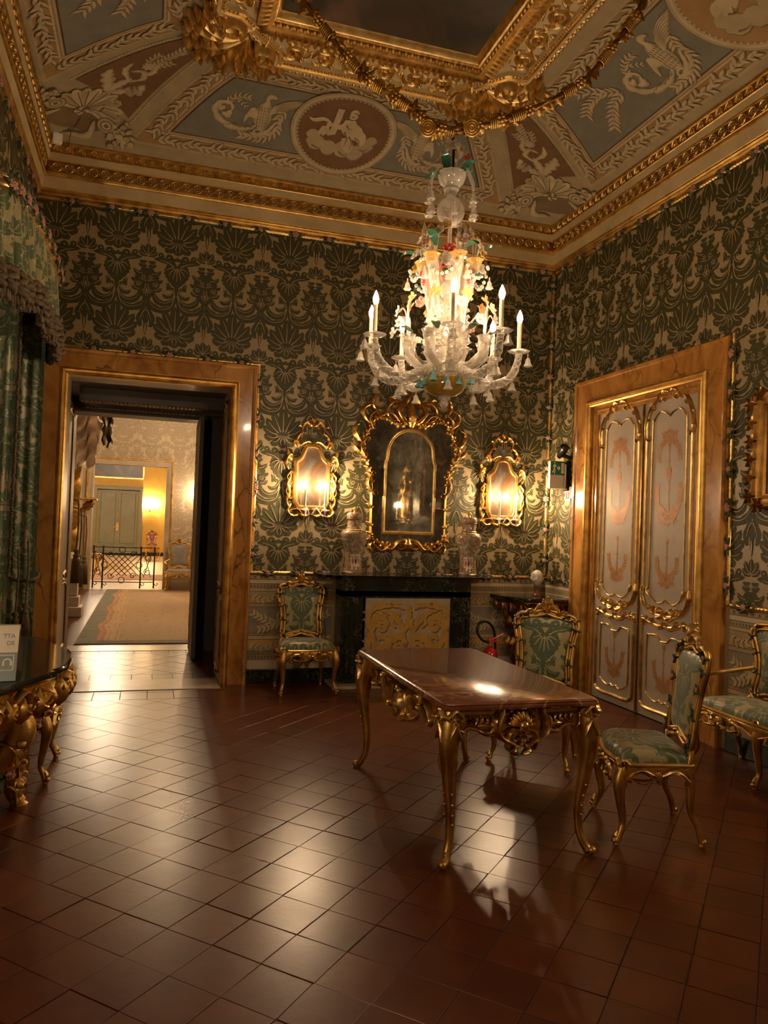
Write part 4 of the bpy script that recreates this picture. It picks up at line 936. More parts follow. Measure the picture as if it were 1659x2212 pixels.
# ---- porcelain vases on the mantel
m, nt, bs = _bsdf('famille_rose'); v = _tex(nt); n1 = _noise(nt, v, 26, 4, .4); vo = nt.nodes.new('ShaderNodeTexVoronoi'); vo.inputs['Scale'].default_value = 34; nt.links.new(v, vo.inputs['Vector'])
c1 = _ramp(nt, n1.outputs[0], [(.30, (.10, .13, .11)), (.40, (.40, .25, .16)), (.47, (.46, .40, .30)), (.52, (.14, .19, .20)), (.57, (.46, .26, .09)), (.64, (.42, .14, .11)), (.72, (.38, .36, .28))]); c2 = _ramp(nt, vo.outputs['Color'], [(.3, (.55, .50, .42)), (.8, (1, 1, 1))])
mx = nt.nodes.new('ShaderNodeMix'); mx.data_type = 'RGBA'; mx.blend_type = 'MULTIPLY'; mx.inputs['Factor'].default_value = .8; nt.links.new(c1, mx.inputs['A']); nt.links.new(c2, mx.inputs['B']); nt.links.new(mx.outputs['Result'], bs.inputs['Base Color']); bs.inputs['Roughness'].default_value = .12; bs.inputs['Coat Weight'].default_value = .5
mat('porcelain', (.66, .60, .50), 5, .12, coat=.5)
def vase():
    v_ = empty('porcelain_vase')
    pr = [(.02, 0), (.098, 0), (.102, .012), (.094, .03), (.088, .10), (.090, .18), (.104, .26), (.126, .33), (.138, .385), (.135, .415), (.112, .44), (.084, .455), (.074, .475), (.072, .53), (.078, .558), (.074, .56), (.02, .558)]
    P = np.array(pr); body = cr(P[1:-1], 4); body = np.concatenate([[P[0]], body, [P[-1]]])
    MB().add(*lathe(body, 36)).build('body', 'famille_rose', v_, ang=50)
    for z, r_ in ((.015, .103), (.44, .114), (.465, .080), (.552, .079)):
        an = np.arange(32) / 32 * 2 * PI; MB().add(*tube(np.stack([r_ * np.cos(an), r_ * np.sin(an), 0 * an + z], 1), .004, 5, True)).build('gilt_band', 'gold_pale', v_)
    ld = MB().add(*lathe([(.0, .558), (.080, .558), (.083, .566), (.082, .60), (.070, .615), (.02, .622), (.0, .622)], 32)).build('lid', 'famille_rose', v_, ang=40)
    MB().add(*lathe([(.0, .620), (.016, .622), (.012, .632), (.020, .645), (.022, .658), (.010, .672), (.0, .678)], 14)).build('finial', 'gold', ld)
    for a0 in (-1.68, .4, 2.4):        # white reserve with figures
        A = MB(); R_ = lambda z: np.interp(z, body[:, 1], body[:, 0])
        mpc = lambda P, h: np.stack([(R_(np.asarray(P)[:, 1]) + .0015 + h) * np.cos(a0 + np.asarray(P)[:, 0] / .09), (R_(np.asarray(P)[:, 1]) + .0015 + h) * np.sin(a0 + np.asarray(P)[:, 0] / .09), np.asarray(P)[:, 1]], 1)
        patch(A, [(-.05, .075), (.05, .075), (.056, .205), (-.056, .205)], mpc, 0, 1, 10, 8); patch(A, [(-.045, .082), (.045, .082), (.05, .198), (-.05, .198)], mpc, .001, 0, 10, 8)
        rr = random.Random(9)
        for k in range(3):
            x = -.03 + .03 * k; flat(A, [S2([(x, .10), (x + .004, .135), (x, .16)], .011, 0, 0, 4)], mpc, .002, 2 + k % 3); flat(A, [lf(x - .004, .165, PI / 2, .014, .006)], mpc, .002, 5)
        for k in range(8): flat(A, [lf(rr.uniform(-.035, .035), rr.uniform(.15, .19), rr.uniform(0, 6), .014, .004)], mpc, .0025, 3 + k % 2)
        A.build('painted_panel', ['porcelain', 'gold_pale', 'red_plastic', 'leaf_green', 'rose_pink', 'black'], v_, smooth=False)
    return v_
v1 = vase(); v1.location = (-2.295, -.20, 1.125); v1.rotation_euler = (0, 0, .1); tag(v1, 'lidded painted porcelain vase on the mantel end beside the green chair', 'vase', 'mantel vases')
copy_tree(v1, loc=(-1.035, -.20, 1.125), rz=-.25, label='lidded painted porcelain vase on the mantel end toward the corner bust', cat='vase', group='mantel vases')

# ---- bulb and candle shapes
BULB = [(.006, 0), (.011, .004), (.0165, .020), (.0175, .032), (.013, .05), (.006, .066), (.001, .078)]
def candle_on(parent, p, hgt, bmat, r=.0105):
    c = MB().add(*lathe([(.0, 0), (r, 0), (r, hgt), (.0, hgt)], 12, p)).build('candle', 'wax', parent, ang=50)
    MB().add(*lathe(BULB, 10, (p[0], p[1], p[2] + hgt))).build('bulb', bmat, parent, ang=180)
    return c

# ---- girandole mirrors
def arch_path(w_, z0, z1, zt, sh=.5, n=7):
    # straight sides, notched shoulders, arched top; local x,z clockwise seen from the room
    R_ = [(w_ * .80, z0 - .02), (w_, z0 + .045), (w_, z1), (w_ * .96, z1 + .035), (w_ * .66, z1 + .085), (w_ * .40, zt - .025), (0, zt)]
    R_ = np.concatenate([np.array(R_[:3]), cr(R_[2:], 6)[1:]])
    Lf = R_[::-1][1:] * np.array([-1, 1]); return np.concatenate([R_, Lf])
def girandole():
    g_ = empty('sconce_mirror')
    path = arch_path(.172, .0, .42, .63)
    V = VP(path, .02); n = len(V); MB().add(np.concatenate([V, VP(path, .004)]), [tuple(range(n)), tuple(range(2 * n - 1, n - 1, -1))] + [(i, i + n, (i + 1) % n + n, (i + 1) % n) for i in range(n)]).build('mirror_plate', 'mirror_fox', g_, smooth=False)
    f = MB(); sweep(f, path, [(.018, .018), (.012, .03), (.004, .034), (-.004, .028), (-.010, .04), (-.022, .042), (-.030, .028), (-.03, 0)], VP, True); f.build('inner_frame', 'gold_pale', g_, ang=50)
    st = []
    for q, w_ in (([(.22, -.03), (.25, .05), (.225, .14), (.25, .22), (.215, .30), (.235, .37)], .022), ([(.235, .36), (.27, .43), (.25, .50), (.21, .52), (.205, .46)], .020), ([(.21, .46), (.25, .53), (.27, .60)], .024), ([(.20, .02), (.235, -.05), (.19, -.10), (.13, -.09), (.14, -.045)], .022), ([(.13, -.07), (.06, -.10), (.0, -.075)], .022), ([(.14, .60), (.17, .67), (.135, .735), (.09, .74)], .02), ([(.17, .60), (.20, .64), (.185, .70)], .018), ([(.11, .74), (.115, .81), (.07, .865), (.0, .885)], .02), ([(.06, .86), (.03, .83), (.0, .82)], .02), ([(.0, .64), (.05, .66), (.10, .64), (.14, .60)], .02), ([(.115, .80), (.15, .82), (.165, .79)], .015)):
        st.append(S2(q, w_, 5, .45, 7, h=.04, base=.5, peak=.4))
    for a_, b_ in (((.225, .08), (.235, .22)), ((.225, .24), (.225, .34)), ((.19, -.04), (.09, -.085)), ((.15, .64), (.12, .74))): st.append(cscroll(a_, b_, .03, .016, .010, .035, sgn=-1))
    f = MB(); carve(f, both(st), VP, 0, .004); carve(f, [lf(0, .85, PI / 2, .07, .02, .05), lf(0, .87, PI / 2 + .6, .05, .014, .04), lf(0, .87, PI / 2 - .6, .05, .014, .04)], VP, 0, .006); f.build('carved_frame', 'gold', g_, ang=70)
    cp = [(-.12, .60), (.12, .60), (.13, .66), (.09, .735), (-.09, .735), (-.13, .66)]
    V = VP(np.array(cp), .018); MB().add(np.concatenate([V, VP(np.array(cp), .002)]), [tuple(range(6)), tuple(range(11, 5, -1))]).build('crest_plate', 'mirror_old', g_, smooth=False)
    for x in (-.085, .12):
        arm = MB(); s_ = 1 if x > 0 else -1
        arm.add(*tube(cr([(s_ * .02, -.03, -.07), (s_ * .05, -.07, -.02), (x * .8, -.10, -.085), (x, -.14, -.09), (x, -.145, -.05)], 6), .007, 7)); arm.add(*lathe([(.004, 0), (.014, .004), (.045, .012), (.048, .016), (.03, .018), (.014, .024), (.014, .05), (.008, .052)], 18, (x, -.145, -.05)))
        ao = arm.build('candle_arm', 'crystal_milk', g_, ang=60)
        candle_on(ao, (x, -.145, -.005), .185, 'bulb_sconce')
    return g_
g1 = girandole(); g1.location = (-2.716, -.004, 1.79); tag(g1, 'small gilt mirror with two candle bulbs between the doorway and the mantel mirror', 'wall light', 'candle mirrors')
copy_tree(g1, loc=(-.577, -.004, 1.775), label='small gilt mirror with two candle bulbs between the mantel mirror and the corner', cat='wall light', group='candle mirrors')
copy_tree(g1, loc=(-.004, -4.95, 1.79), rz=-PI / 2, label='small gilt mirror with two candle bulbs facing the window', cat='wall light', group='candle mirrors')
copy_tree(g1, loc=(-W + .004, -5.9, 1.79), rz=PI / 2, label='small gilt mirror with two candle bulbs on the window side wall', cat='wall light', group='candle mirrors')

# ---- large mirror over the mantel
bm = empty('mantel_mirror', (-1.66, -.006, 1.36), label='tall gilt rococo mirror with foxed glass above the mantel', cat='mirror')
half = [(.0, .10), (.22, .06), (.38, .12), (.41, .18), (.415, .60), (.435, .80), (.495, .98), (.53, 1.12), (.47, 1.26), (.40, 1.38), (.30, 1.40), (.14, 1.33), (.0, 1.36)]
hp = cr(half, 5); oc = np.concatenate([hp, hp[::-1][1:-1] * np.array([-1, 1])])
n = len(oc); V = VP(oc, .012); MB().add(np.concatenate([V, VP(oc, 0)]), [tuple(range(n)), tuple(range(2 * n - 1, n - 1, -1))] + [(i, i + n, (i + 1) % n + n, (i + 1) % n) for i in range(n)]).build('border_glass', 'mirror_dim', bm, smooth=False)
ih = [(.285, .185), (.285, .93), (.272, .96), (.262, 1.02)] + [(.262 * math.cos(a), 1.03 + .262 * math.sin(a)) for a in np.linspace(.05, PI / 2, 10)]
ip = np.array(ih + [(-x, z) for x, z in ih[::-1][1:]])
for z0, z1 in ((.185, .93), (.93, 1.30)):          # two plates meeting at a seam
    q = ip[(ip[:, 1] >= z0 - .001) & (ip[:, 1] <= z1 + .001)]; V = VP(q, .020); n = len(q)
    MB().add(np.concatenate([V, VP(q, .012)]), [tuple(range(n)), tuple(range(2 * n - 1, n - 1, -1))] + [(i, i + n, (i + 1) % n + n, (i + 1) % n) for i in range(n)]).build('mirror_plate', 'mirror_old', bm, smooth=False)
f = MB(); sweep(f, ip, [(.012, .018), (.008, .032), (.0, .036), (-.008, .030), (-.014, .036), (-.024, .032), (-.026, .01)], VP, True); f.build('inner_frame', 'gold_pale', bm, ang=50)
f = MB(); sp_ = [(P_, .016, .032) for P_ in (np.array(oc[:]),)]; carve(f, [(np.concatenate([oc, oc[:1]]), .017, .034)], VP, 0, .0)
st = []
k = 0
for i in range(4, len(hp) - 4, 2):
    p = hp[i]; t = hp[min(i + 1, len(hp) - 1)] - hp[i - 1]; a = math.atan2(t[1], t[0])
    for sg, L_ in ((-1, .085), (1, .05)): st.append(S2([p, p + .5 * L_ * np.array([math.cos(a + sg * .5), math.sin(a + sg * .5)]), p + L_ * np.array([math.cos(a + sg * .75), math.sin(a + sg * .75)])], .020, 3, .45, 6, h=.045))
for q, w_ in (([(.40, 1.30), (.50, 1.36), (.54, 1.46), (.46, 1.52), (.41, 1.47)], .035), ([(.50, 1.10), (.58, 1.16), (.62, 1.27), (.55, 1.33)], .035), ([(.54, 1.02), (.60, 1.05), (.66, 1.13)], .028), ([(.36, 1.42), (.44, 1.53), (.42, 1.62), (.34, 1.64)], .033), ([(.20, 1.36), (.28, 1.45), (.24, 1.55), (.14, 1.58), (.10, 1.52)], .03), ([(.02, 1.33), (.10, 1.38), (.16, 1.48), (.09, 1.56), (.0, 1.50)], .036), ([(.10, 1.52), (.06, 1.60), (.0, 1.68)], .032), ([(.18, 1.54), (.22, 1.62), (.30, 1.60)], .026), ([(.36, .12), (.42, .05), (.40, -.01), (.33, .0)], .026), ([(.0, .13), (.10, .10), (.18, .02), (.26, .04), (.30, .10)], .028), ([(.0, .05), (.08, .02), (.15, .05)], .026)):
    st.append(S2(q, w_, 5, .42, 8, h=.06, base=.5, peak=.45))
for a_, b_ in (((.44, 1.30), (.40, 1.46)), ((.33, 1.42), (.16, 1.38)), ((.08, 1.40), (.10, 1.55)), ((.52, 1.00), (.50, 1.16)), ((.40, .60), (.43, .80)), ((.22, .05), (.36, .05))): st.append(cscroll(a_, b_, .05, .026, .016, .06, sgn=-1))
carve(f, both(st), VP, 0, .006)
carve(f, [S2([(0, 1.30), (0, 1.42), (0, 1.60)], .07, 5, .35, 8, h=.075), lf(0, 1.62, PI / 2, .10, .03, .05), lf(0, -.02, -PI / 2 + PI, .0001, .001, .001), S2([(0, .15), (0, .07), (0, -.01)], .06, 3, .35, 8, h=.06)], VP, 0, .006)
f.build('carved_frame', 'gold', bm, ang=70)

# ---- corner console with bust
cc = empty('corner_console', (-.03, -.03, 0), label='gilt corner console with black marble top under the bust', cat='console table')
def qtop(r, n=16):
    t = np.linspace(0, PI / 2, n); e = .82; P = np.stack([-r * np.cos(t) ** e, -r * np.sin(t) ** e], 1); P = P * (1 + .035 * np.cos(4 * t + PI))[:, None]; P[0] = (-r, 0); P[-1] = (0, -r * .86); return np.concatenate([[(0, 0)], P])
P = qtop(.655); n = len(P)
def slabz(P, z0, z1, b): 
    c = P.mean(0); I = P + (c - P) * b; V = np.concatenate([ZP(I, z0), ZP(P, z0 + .008), ZP(P, z1 - .008), ZP(I, z1)]); n = len(P)
    F = [tuple(range(n - 1, -1, -1)), tuple(range(3 * n, 4 * n))] + [(k * n + i, k * n + (i + 1) % n, (k + 1) * n + (i + 1) % n, (k + 1) * n + i) for k in range(3) for i in range(n)]; return V, F
MB().add(*slabz(P, .882, .92, .02)).build('top', 'nero', cc, ang=35)
f = MB(); f.add(*slabz(P * .94, .835, .882, .02)); 
for i in range(2, n - 2, 2):
    p = P[i] * .95; t = P[i + 1] - P[i - 1]; t /= np.linalg.norm(t); nn = np.array([-t[1], t[0]]); nn = nn if nn @ p > 0 else -nn
    pl = plane(((*p, .83), (*t, 0), (0, 0, 1), (*nn, 0))); carve(f, [cscroll((-.06, .0), (.06, .0), .03, .022, .012, .03), lf(0, .03, -PI / 2, .09, .026, .035), lf(-.03, .02, -2.2, .07, .02, .03), lf(.03, .02, -.9, .07, .02, .03)], pl)
f.build('apron', 'gold_dark', cc, ang=60)
for a0 in (.30, .78, 1.26):
    dr = np.array([-math.cos(a0), -math.sin(a0)]); lg = MB(); pts = [(.57, .82), (.55, .70), (.40, .58), (.36, .46), (.44, .34), (.36, .20), (.22, .10), (.20, .02)]
    Q = cr([(dr[0] * r_, dr[1] * r_, z) for r_, z in pts], 6); lg.add(*tube(Q, tailw(len(Q), .045, .7), 8)); pl = plane(((0, 0, 0), (*dr, 0), (0, 0, 1), (-dr[1], dr[0], 0)))
    for s_ in (0.02, -.05): carve(lg, [S2([(.55, .74), (.50, .62), (.38, .55)], .05, 4, .4, 6, h=.04), S2([(.36, .5), (.46, .42), (.46, .3)], .05, 4, .4, 6, h=.04), cscroll((.44, .34), (.26, .12), .05, .04, .02, .03), S2([(.4, .25), (.32, .15), (.34, .05)], .04, 3, .4, 6, h=.03)], pl, 0, s_)
    lg.build('leg', 'gold_dark', cc, ang=60)
MB().add(*cbox(-.34, -.02, -.34, -.02, 0, .03, .01)).build('plinth', 'gold_dark', cc)
# marble head
bu = empty('marble_bust', (-.235, -.245, .92), rz=-.55, label='small white marble child head on a red stone socle in the corner', cat='bust')
MB().add(*lathe([(0, 0), (.052, 0), (.054, .008), (.046, .016), (.032, .030), (.024, .05), (.024, .085), (.030, .10), (.028, .112), (0, .112)], 24)).build('socle', 'rosso', bu, ang=40)
t = np.linspace(-PI / 2, PI / 2, 25); k_ = 36; an = np.arange(k_) / k_ * 2 * PI
hv = []
for tt in t:
    for a in an:
        r_ = math.cos(tt); x, y, z = .068 * r_ * math.sin(a), -.076 * r_ * math.cos(a), .088 * math.sin(tt)
        if z < 0: x *= 1 + z * 2.2; y = y * (1 + z * 1.0) + (z * .08)
        f_ = max(0, math.cos(a)); fw = f_ ** 6
        zz = z / .088
        y -= .020 * math.exp(-((zz + .14) / .18) ** 2 - (x / .010) ** 2) * fw                                # nose
        y += .017 * math.exp(-((zz - .05) / .11) ** 2) * math.exp(-((abs(x) - .026) / .012) ** 2) * f_ ** 3      # eye sockets
        y -= .010 * math.exp(-((zz + .47) / .06) ** 2 - (x / .016) ** 2) * fw; y += .007 * math.exp(-((zz + .56) / .035) ** 2 - (x / .016) ** 2) * fw; y -= .006 * math.exp(-((zz + .78) / .12) ** 2 - (x / .02) ** 2) * fw
        y -= .007 * math.exp(-((zz + .30) / .22) ** 2) * math.exp(-((abs(x) - .036) / .014) ** 2) * f_ ** 2        # cheeks
        if zz > .42 or math.cos(a) < -.15: s_ = 1.03 + .05 * math.sin(a * 9) * math.cos(tt * 11); x *= s_; y *= s_
        hv.append((x, y, z + .195))
hd = MB().add(hv, ringfaces(len(t), k_)); hd.add(*tube([(0, .008, .105), (0, .006, .15)], [.034, .036], 14))
mat('bust_marble', (.62, .58, .50), 12, .4, bump=.2)
for s_ in (-1, 1): V, F = ball((0, 0, 0), .016, 8, 6); hd.add(V * np.array([.5, .8, 1.2]) + np.array([s_ * .066, .006, .19]), F)
hd.build('head', 'bust_marble', bu, ang=180)
# ---- fire extinguisher
ex = empty('fire_extinguisher', (-.885, -.50, 0), rz=.2, label='red fire extinguisher with black hose beside the corner console', cat='extinguisher')
MB().add(*lathe([(0, 0), (.070, 0), (.078, .012), (.078, .32), (.072, .37), (.045, .405), (.022, .415), (.022, .43), (0, .43)], 24)).build('cylinder', 'red_paint', ex, ang=40)
MB().add(*lathe([(.0790, .16), (.0792, .16), (.0792, .26), (.0790, .26)], 24)).build('label_band', 'white', ex)
MB().add(*lathe([(0, .43), (.017, .43), (.017, .455), (.024, .46), (.024, .475), (0, .475)], 12)).build('valve', 'gold_pale', ex)
b = MB(); b.add(*tube([(-.01, 0, .48), (.06, -.02, .51), (.14, -.03, .545)], .010, 6)); b.add(*tube([(-.01, 0, .47), (.06, -.02, .475), (.13, -.03, .455)], .010, 6)); b.add(*ball((-.01, 0, .485), .024, 8, 6)); b.build('lever', 'red_plastic', ex)
MB().add(*tube(cr([(-.02, 0, .465), (-.10, .0, .49), (-.16, .01, .57), (-.13, .02, .66), (-.03, .03, .67), (.06, .04, .60), (.10, .05, .45), (.10, .05, .20)], 6), .013, 8)).build('hose', 'black', ex)

# ---- right wall: exit sign, camera, notice, framed picture, door leaves
es = empty('exit_sign', (-.004, -.44, 2.085), label='green and white running-man exit sign beside the door', cat='sign')
MB().add(*cbox(-.233, -.035, -.022, .022, 0, .295, .006)).build('light_box', 'white_paint', es)
MB().add(*cbox(-.040, -.0, -.045, .045, -.02, .30, .008)).build('battery_box', 'black', es)
A = MB(); mpS = lambda P, h: np.stack([-.233 + np.asarray(P)[:, 0] * .74, -.0225 - h * np.ones(len(P)), np.asarray(P)[:, 1]], 1)
mat('sign_green', (.0, .17, .12), 5, .4)
A.add(mpS(np.array([(.005, .145), (.26, .145), (.26, .29), (.005, .29)]), .0006), [(0, 1, 2, 3)], 0)
man = [lf(.07, .265, PI / 2, .02, .009), (np.array([(.06, .205), (.068, .235), (.075, .258)]), .010), S2([(.06, .21), (.05, .185), (.032, .172), (.025, .168)], .007, 0, 0, 4, kind='tail', tip=.9), S2([(.062, .21), (.075, .19), (.068, .165), (.066, .155)], .008, 0, 0, 4, kind='tail', tip=.9), S2([(.07, .25), (.088, .238), (.098, .245)], .006, 0, 0, 4, kind='tail', tip=.9), S2([(.07, .25), (.052, .245), (.045, .23)], .006, 0, 0, 4, kind='tail', tip=.9)]
flat(A, man, mpS, .0014, 1); flat(A, [(np.array([(.11, .218), (.135, .218)]), .013), (np.array([(.135, .218), (.162, .218)]), np.array([.032, .001])), (np.array([(.20, .163), (.20, .275)]), .025)], mpS, .0014, 1)
A.build('pictogram', ['sign_green', 'white'], es, smooth=False)
MB().add(*box(-.075, -.055, -.05, -.046, .02, .26)).build('light_strip', 'white', es, smooth=False)
ns = empty('extinguisher_notice', (-.006, -.455, 1.955), label='small red and white fire extinguisher notice under the exit sign', cat='sign')
MB().add(*box(-.004, .004, -.05, .05, 0, .11)).build('card', 'white', ns, smooth=False)
A = MB(); A.add([(-.005, -.036, .03), (-.005, .036, .03), (-.005, .036, .10), (-.005, -.036, .10)], [(0, 3, 2, 1)], 0); A.add(*box(-.0075, -.006, -.010, .010, .04, .085), 1); A.add(*box(-.0075, -.006, -.004, .018, .085, .092), 1); A.build('symbol', ['red_paint', 'white'], ns, smooth=False)
jb_ = MB().add(*box(-.05, .0, -.04, .04, 0, .12)).build('junction_box', 'dark_wood', None, smooth=False, loc=(-.001, -.585, 1.985), label='brown junction box below the security camera', cat='box')
sc_ = empty('security_camera', (-.012, -.60, 2.42), label='black security camera on a bracket above the exit sign', cat='camera')
MB().add(*tube([(-.0, 0, 0), (-.06, .02, -.01), (-.12, .05, .01)], .022, 8)).build('bracket', 'black', sc_)
b = MB(); b.add(*tube([(-.10, .16, .02), (-.105, .13, .035), (-.13, .02, .10), (-.135, .0, .11)], [.02, .045, .045, .02], 12)); b.add(*cbox(-.17, -.06, .02, .13, .085, .10, .004)); b.build('housing', 'black', sc_, ang=40)
V, F = lathe([(.0, 0), (.03, 0), (.032, .01), (.0, .012)], 16); MB().add(np.stack([V[:, 0] - .10, .165 + V[:, 2] * .5, V[:, 1] + .02], 1), F).build('lens', 'nero', sc_)
pf = empty('framed_picture', (-.004, -3.62, 1.84), label='gilt framed dark picture hanging by the settee', cat='painting')
prr = plane(((0, 0, 0), (0, -1, 0), (0, 0, 1), (-1, 0, 0))); f = MB(); rc = [(-.53, 0), (-.53, .86), (.53, .86), (.53, 0)]
sweep(f, rc, [(-.0, 0), (-.0, .045), (.02, .06), (.04, .05), (.06, .055), (.09, .03), (.105, .035), (.11, .012)], prr, True)
for (p, q) in zip(rc, rc[1:] + rc[:1]):
    for k in range(6): c = np.array(p) + (np.array(q) - np.array(p)) * (k + .5) / 6; c = c + (np.array([0, .43]) - c) / np.linalg.norm(np.array([0, .43]) - c) * .035; carve(f, [lf(c[0] - .04, c[1], j * 1.05, .06, .016, .03) for j in range(6)], prr, 0, .045)
f.build('frame', 'gold_dark', pf, ang=60); MB().add(prr(np.array([(-.43, .1), (.43, .1), (.43, .76), (-.43, .76)]), .014), [(0, 1, 2, 3)]).build('canvas', 'canvas_oil', pf, smooth=False)

dr_ = empty('door_1', (0, 0, 0), kind='structure')
def leaf_door(u0, u1, side):
    c = (u0 + u1) / 2; hw = (u1 - u0) / 2; o = MB().add(*box(.01, .05, -u1 + .003, -u0 - .003, .008, RZ - .05)).build('door_leaf', 'door_paint', dr_, smooth=False)
    pl = lambda P, h: np.stack([.01 - np.broadcast_to(np.asarray(h, float), (len(P),)), -(c + np.asarray(P)[:, 0]), np.asarray(P)[:, 1]], 1)
    w_ = hw - .06; f = MB()
    up = [(0, .925), (.12, .93), (w_ * .75, .965), (w_, 1.06), (w_, 1.2), (w_, 2.55), (w_ * .96, 2.66), (w_ * .78, 2.78), (.12, 2.86), (0, 2.865)]; hp_ = cr(up, 6); cl = np.concatenate([hp_, hp_[::-1][1:-1] * np.array([-1, 1])])
    carve(f, [(np.concatenate([cl, cl[:1]]), .019, .026)], pl)
    w2 = w_ - .075; up2 = [(0, 1.06), (.05, 1.035), (.13, 1.035), (w2, 1.12), (w2, 1.3), (w2, 2.52), (w2 * .9, 2.65), (w2 * .6, 2.715), (.05, 2.70), (0, 2.665)]; h2 = cr(up2, 6); c2 = np.concatenate([h2, h2[::-1][1:-1] * np.array([-1, 1])]); carve(f, [(np.concatenate([c2, c2[:1]]), .009, .014)], pl)
    st = []
    for z, s_ in ((2.865, 1), (.935, -1)):
        st += [S2([(0, z), (.06, z + s_ * .03), (.13, z - s_ * .005)], .032, 3, .4, 6, h=.045), S2([(.02, z - s_ * .03), (.08, z - s_ * .04), (.12, z)], .025, 3, .4, 6, h=.04), cscroll((.03, z + s_ * .01), (.15, z - s_ * .03), .03, .018, .012, .04, sgn=s_)]
    st += [cscroll((w_, 2.5), (w_ * .82, 2.76), .03, .025, .016, .04, sgn=-1), cscroll((w_, 1.13), (w_ * .78, .975), .03, .025, .016, .04, sgn=1), S2([(w_, 2.45), (w_ + .01, 2.55), (w_ - .02, 2.62)], .025, 3, .4, 6, h=.035), S2([(w_, 1.2), (w_ + .01, 1.1), (w_ - .03, 1.02)], .028, 3, .4, 6, h=.035), S2([(w2, 1.19), (w2 + .01, 1.12), (w2 - .04, 1.07)], .018, 2, .4, 6, h=.03)]
    # lower panel
    lo = [(0, .845), (.06, .835), (w_ * .6, .85), (w_ * .9, .875), (w_, .86), (w_, .78), (w_, .20), (w_ * .93, .12), (w_ * .7, .085), (0, .085)]; h3 = cr(lo, 5); c3 = np.concatenate([h3, h3[::-1][1:-1] * np.array([-1, 1])]); carve(f, [(np.concatenate([c3, c3[:1]]), .017, .024)], pl)
    w3 = w_ - .075; l2 = [(0, .70), (.05, .705), (.1, .745), (w3 * .85, .74), (w3, .70), (w3, .28), (w3 * .9, .21), (.1, .165), (.05, .185), (0, .17)]; h4 = cr(l2, 5); c4 = np.concatenate([h4, h4[::-1][1:-1] * np.array([-1, 1])]); carve(f, [(np.concatenate([c4, c4[:1]]), .008, .013)], pl)
    st += [cscroll((.02, .835), (.16, .86), .025, .018, .013, .04, sgn=-1), S2([(0, .85), (.05, .83), (.1, .80)], .025, 3, .4, 6, h=.035), cscroll((w_, .82), (w_ - .06, .88), .02, .015, .01, .03)]
    carve(f, both(st), pl); f.build('gilt_moulding', 'gold_pale', o, ang=60)
    # painted sprays
    A = MB()
    def spray(zc_, s, up_, seed):
        q = []
        q += [S2([(0, -.02), (0, .05), (0, .12)], .014, 3, .4, 6), S2([(0, .10), (0, .2), (0, .30)], .006, 0, 0, 5), lf(0, .16, PI / 2 + .9, .03, .007), lf(0, .16, PI / 2 - .9, .03, .007)]
        for sg in (-1, 1):
            q += garland(cr([(sg * .01, .0), (sg * .06, .02), (sg * .11, .08), (sg * .125, .17)], 6), .040, .0085, .022, .8, seed=seed) + garland(cr([(0, -.01), (sg * .05, -.035), (sg * .095, -.02)], 5), .036, .008, .022, .85, seed=seed + 1)
            q += [S2([(0, -.02), (sg * .035, .04), (sg * .06, .025), (sg * .05, -.005)], .006, 3, .3, 6)]
            for k in range(6): q.append(lf(sg * .062 + .004 * math.cos(k), .035 + .004 * math.sin(k), k * 1.05, .024, .008))
        for k in range(8): q.append(lf(.0, .30, k * .785, .030, .007))
        for k in range(5): q.append(lf(0, -.03, -PI / 2 + (k - 2) * .45, .05, .007))
        return mv(q, 0, zc_, s, 0 if up_ else PI)
    S_ = spray(2.47, 1.15, False, 1) + spray(1.80, 1.3, True, 2) + spray(1.24, 1.12, True, 3) + spray(.33, 1.08, True, 4)
    # tall wreath in the middle
    for sg in (-1, 1): S_ += garland(cr([(sg * .03, 1.72), (sg * .11, 1.82), (sg * .145, 1.95), (sg * .14, 2.08)], 7), .042, .009, .022, .75, seed=7)
    for k in range(10): S_.append(lf(.0, 2.17, k * .63, .045, .009))
    flat(A, S_, pl, .0012, 0); A.build('painted_spray', ['copper_paint'], o, smooth=False)
    return o
l1 = leaf_door(-RY0 + .082, 1.715, 0); l2_ = leaf_door(1.715, -RY1 - .082, 1)
MB().add(*box(-.008, .01, -1.723, -1.707, .008, RZ - .05)).build('meeting_strip', 'gold_dark', dr_, smooth=False)
for s_ in (-1, 1): MB().add(*cbox(-.012, .009, -1.715 + s_ * .075 - .012, -1.715 + s_ * .075 + .012, .83, .90, .004)).build('lock_plate', 'gold', dr_)
# ================================================================== FURNITURE
def grid_pad(mb, L_, R_, vs, mp, bulge, nu, pitch, ph, ex=4):
    # padded panel between left/right outlines; returns pattern values
    nv = len(vs); u = np.linspace(-1, 1, nu); P = []; H = []
    for i, v_ in enumerate(vs):
        x = (L_[i] + R_[i]) / 2 + u * (R_[i] - L_[i]) / 2; t = 2 * i / (nv - 1) - 1; P.append(np.stack([x, np.full(nu, v_)], 1)); H.append(bulge * ((1 - np.abs(u) ** ex) * (1 - abs(t) ** ex)) ** .5)
    P = np.concatenate(P); H = np.concatenate(H); V = mp(P, H); o = len(V)
    F = [(j * nu + i, j * nu + i + 1, (j + 1) * nu + i + 1, (j + 1) * nu + i) for j in range(nv - 1) for i in range(nu - 1)]
    mb.add(V, F); return sample(P[:, 0], P[:, 1], pitch, ph)
def outline_lr(half, vs):
    z = half[:, 1]; x = half[:, 0]; o = np.argsort(z, kind='stable'); return np.array([np.interp(v, z[o], x[o]) for v in vs])
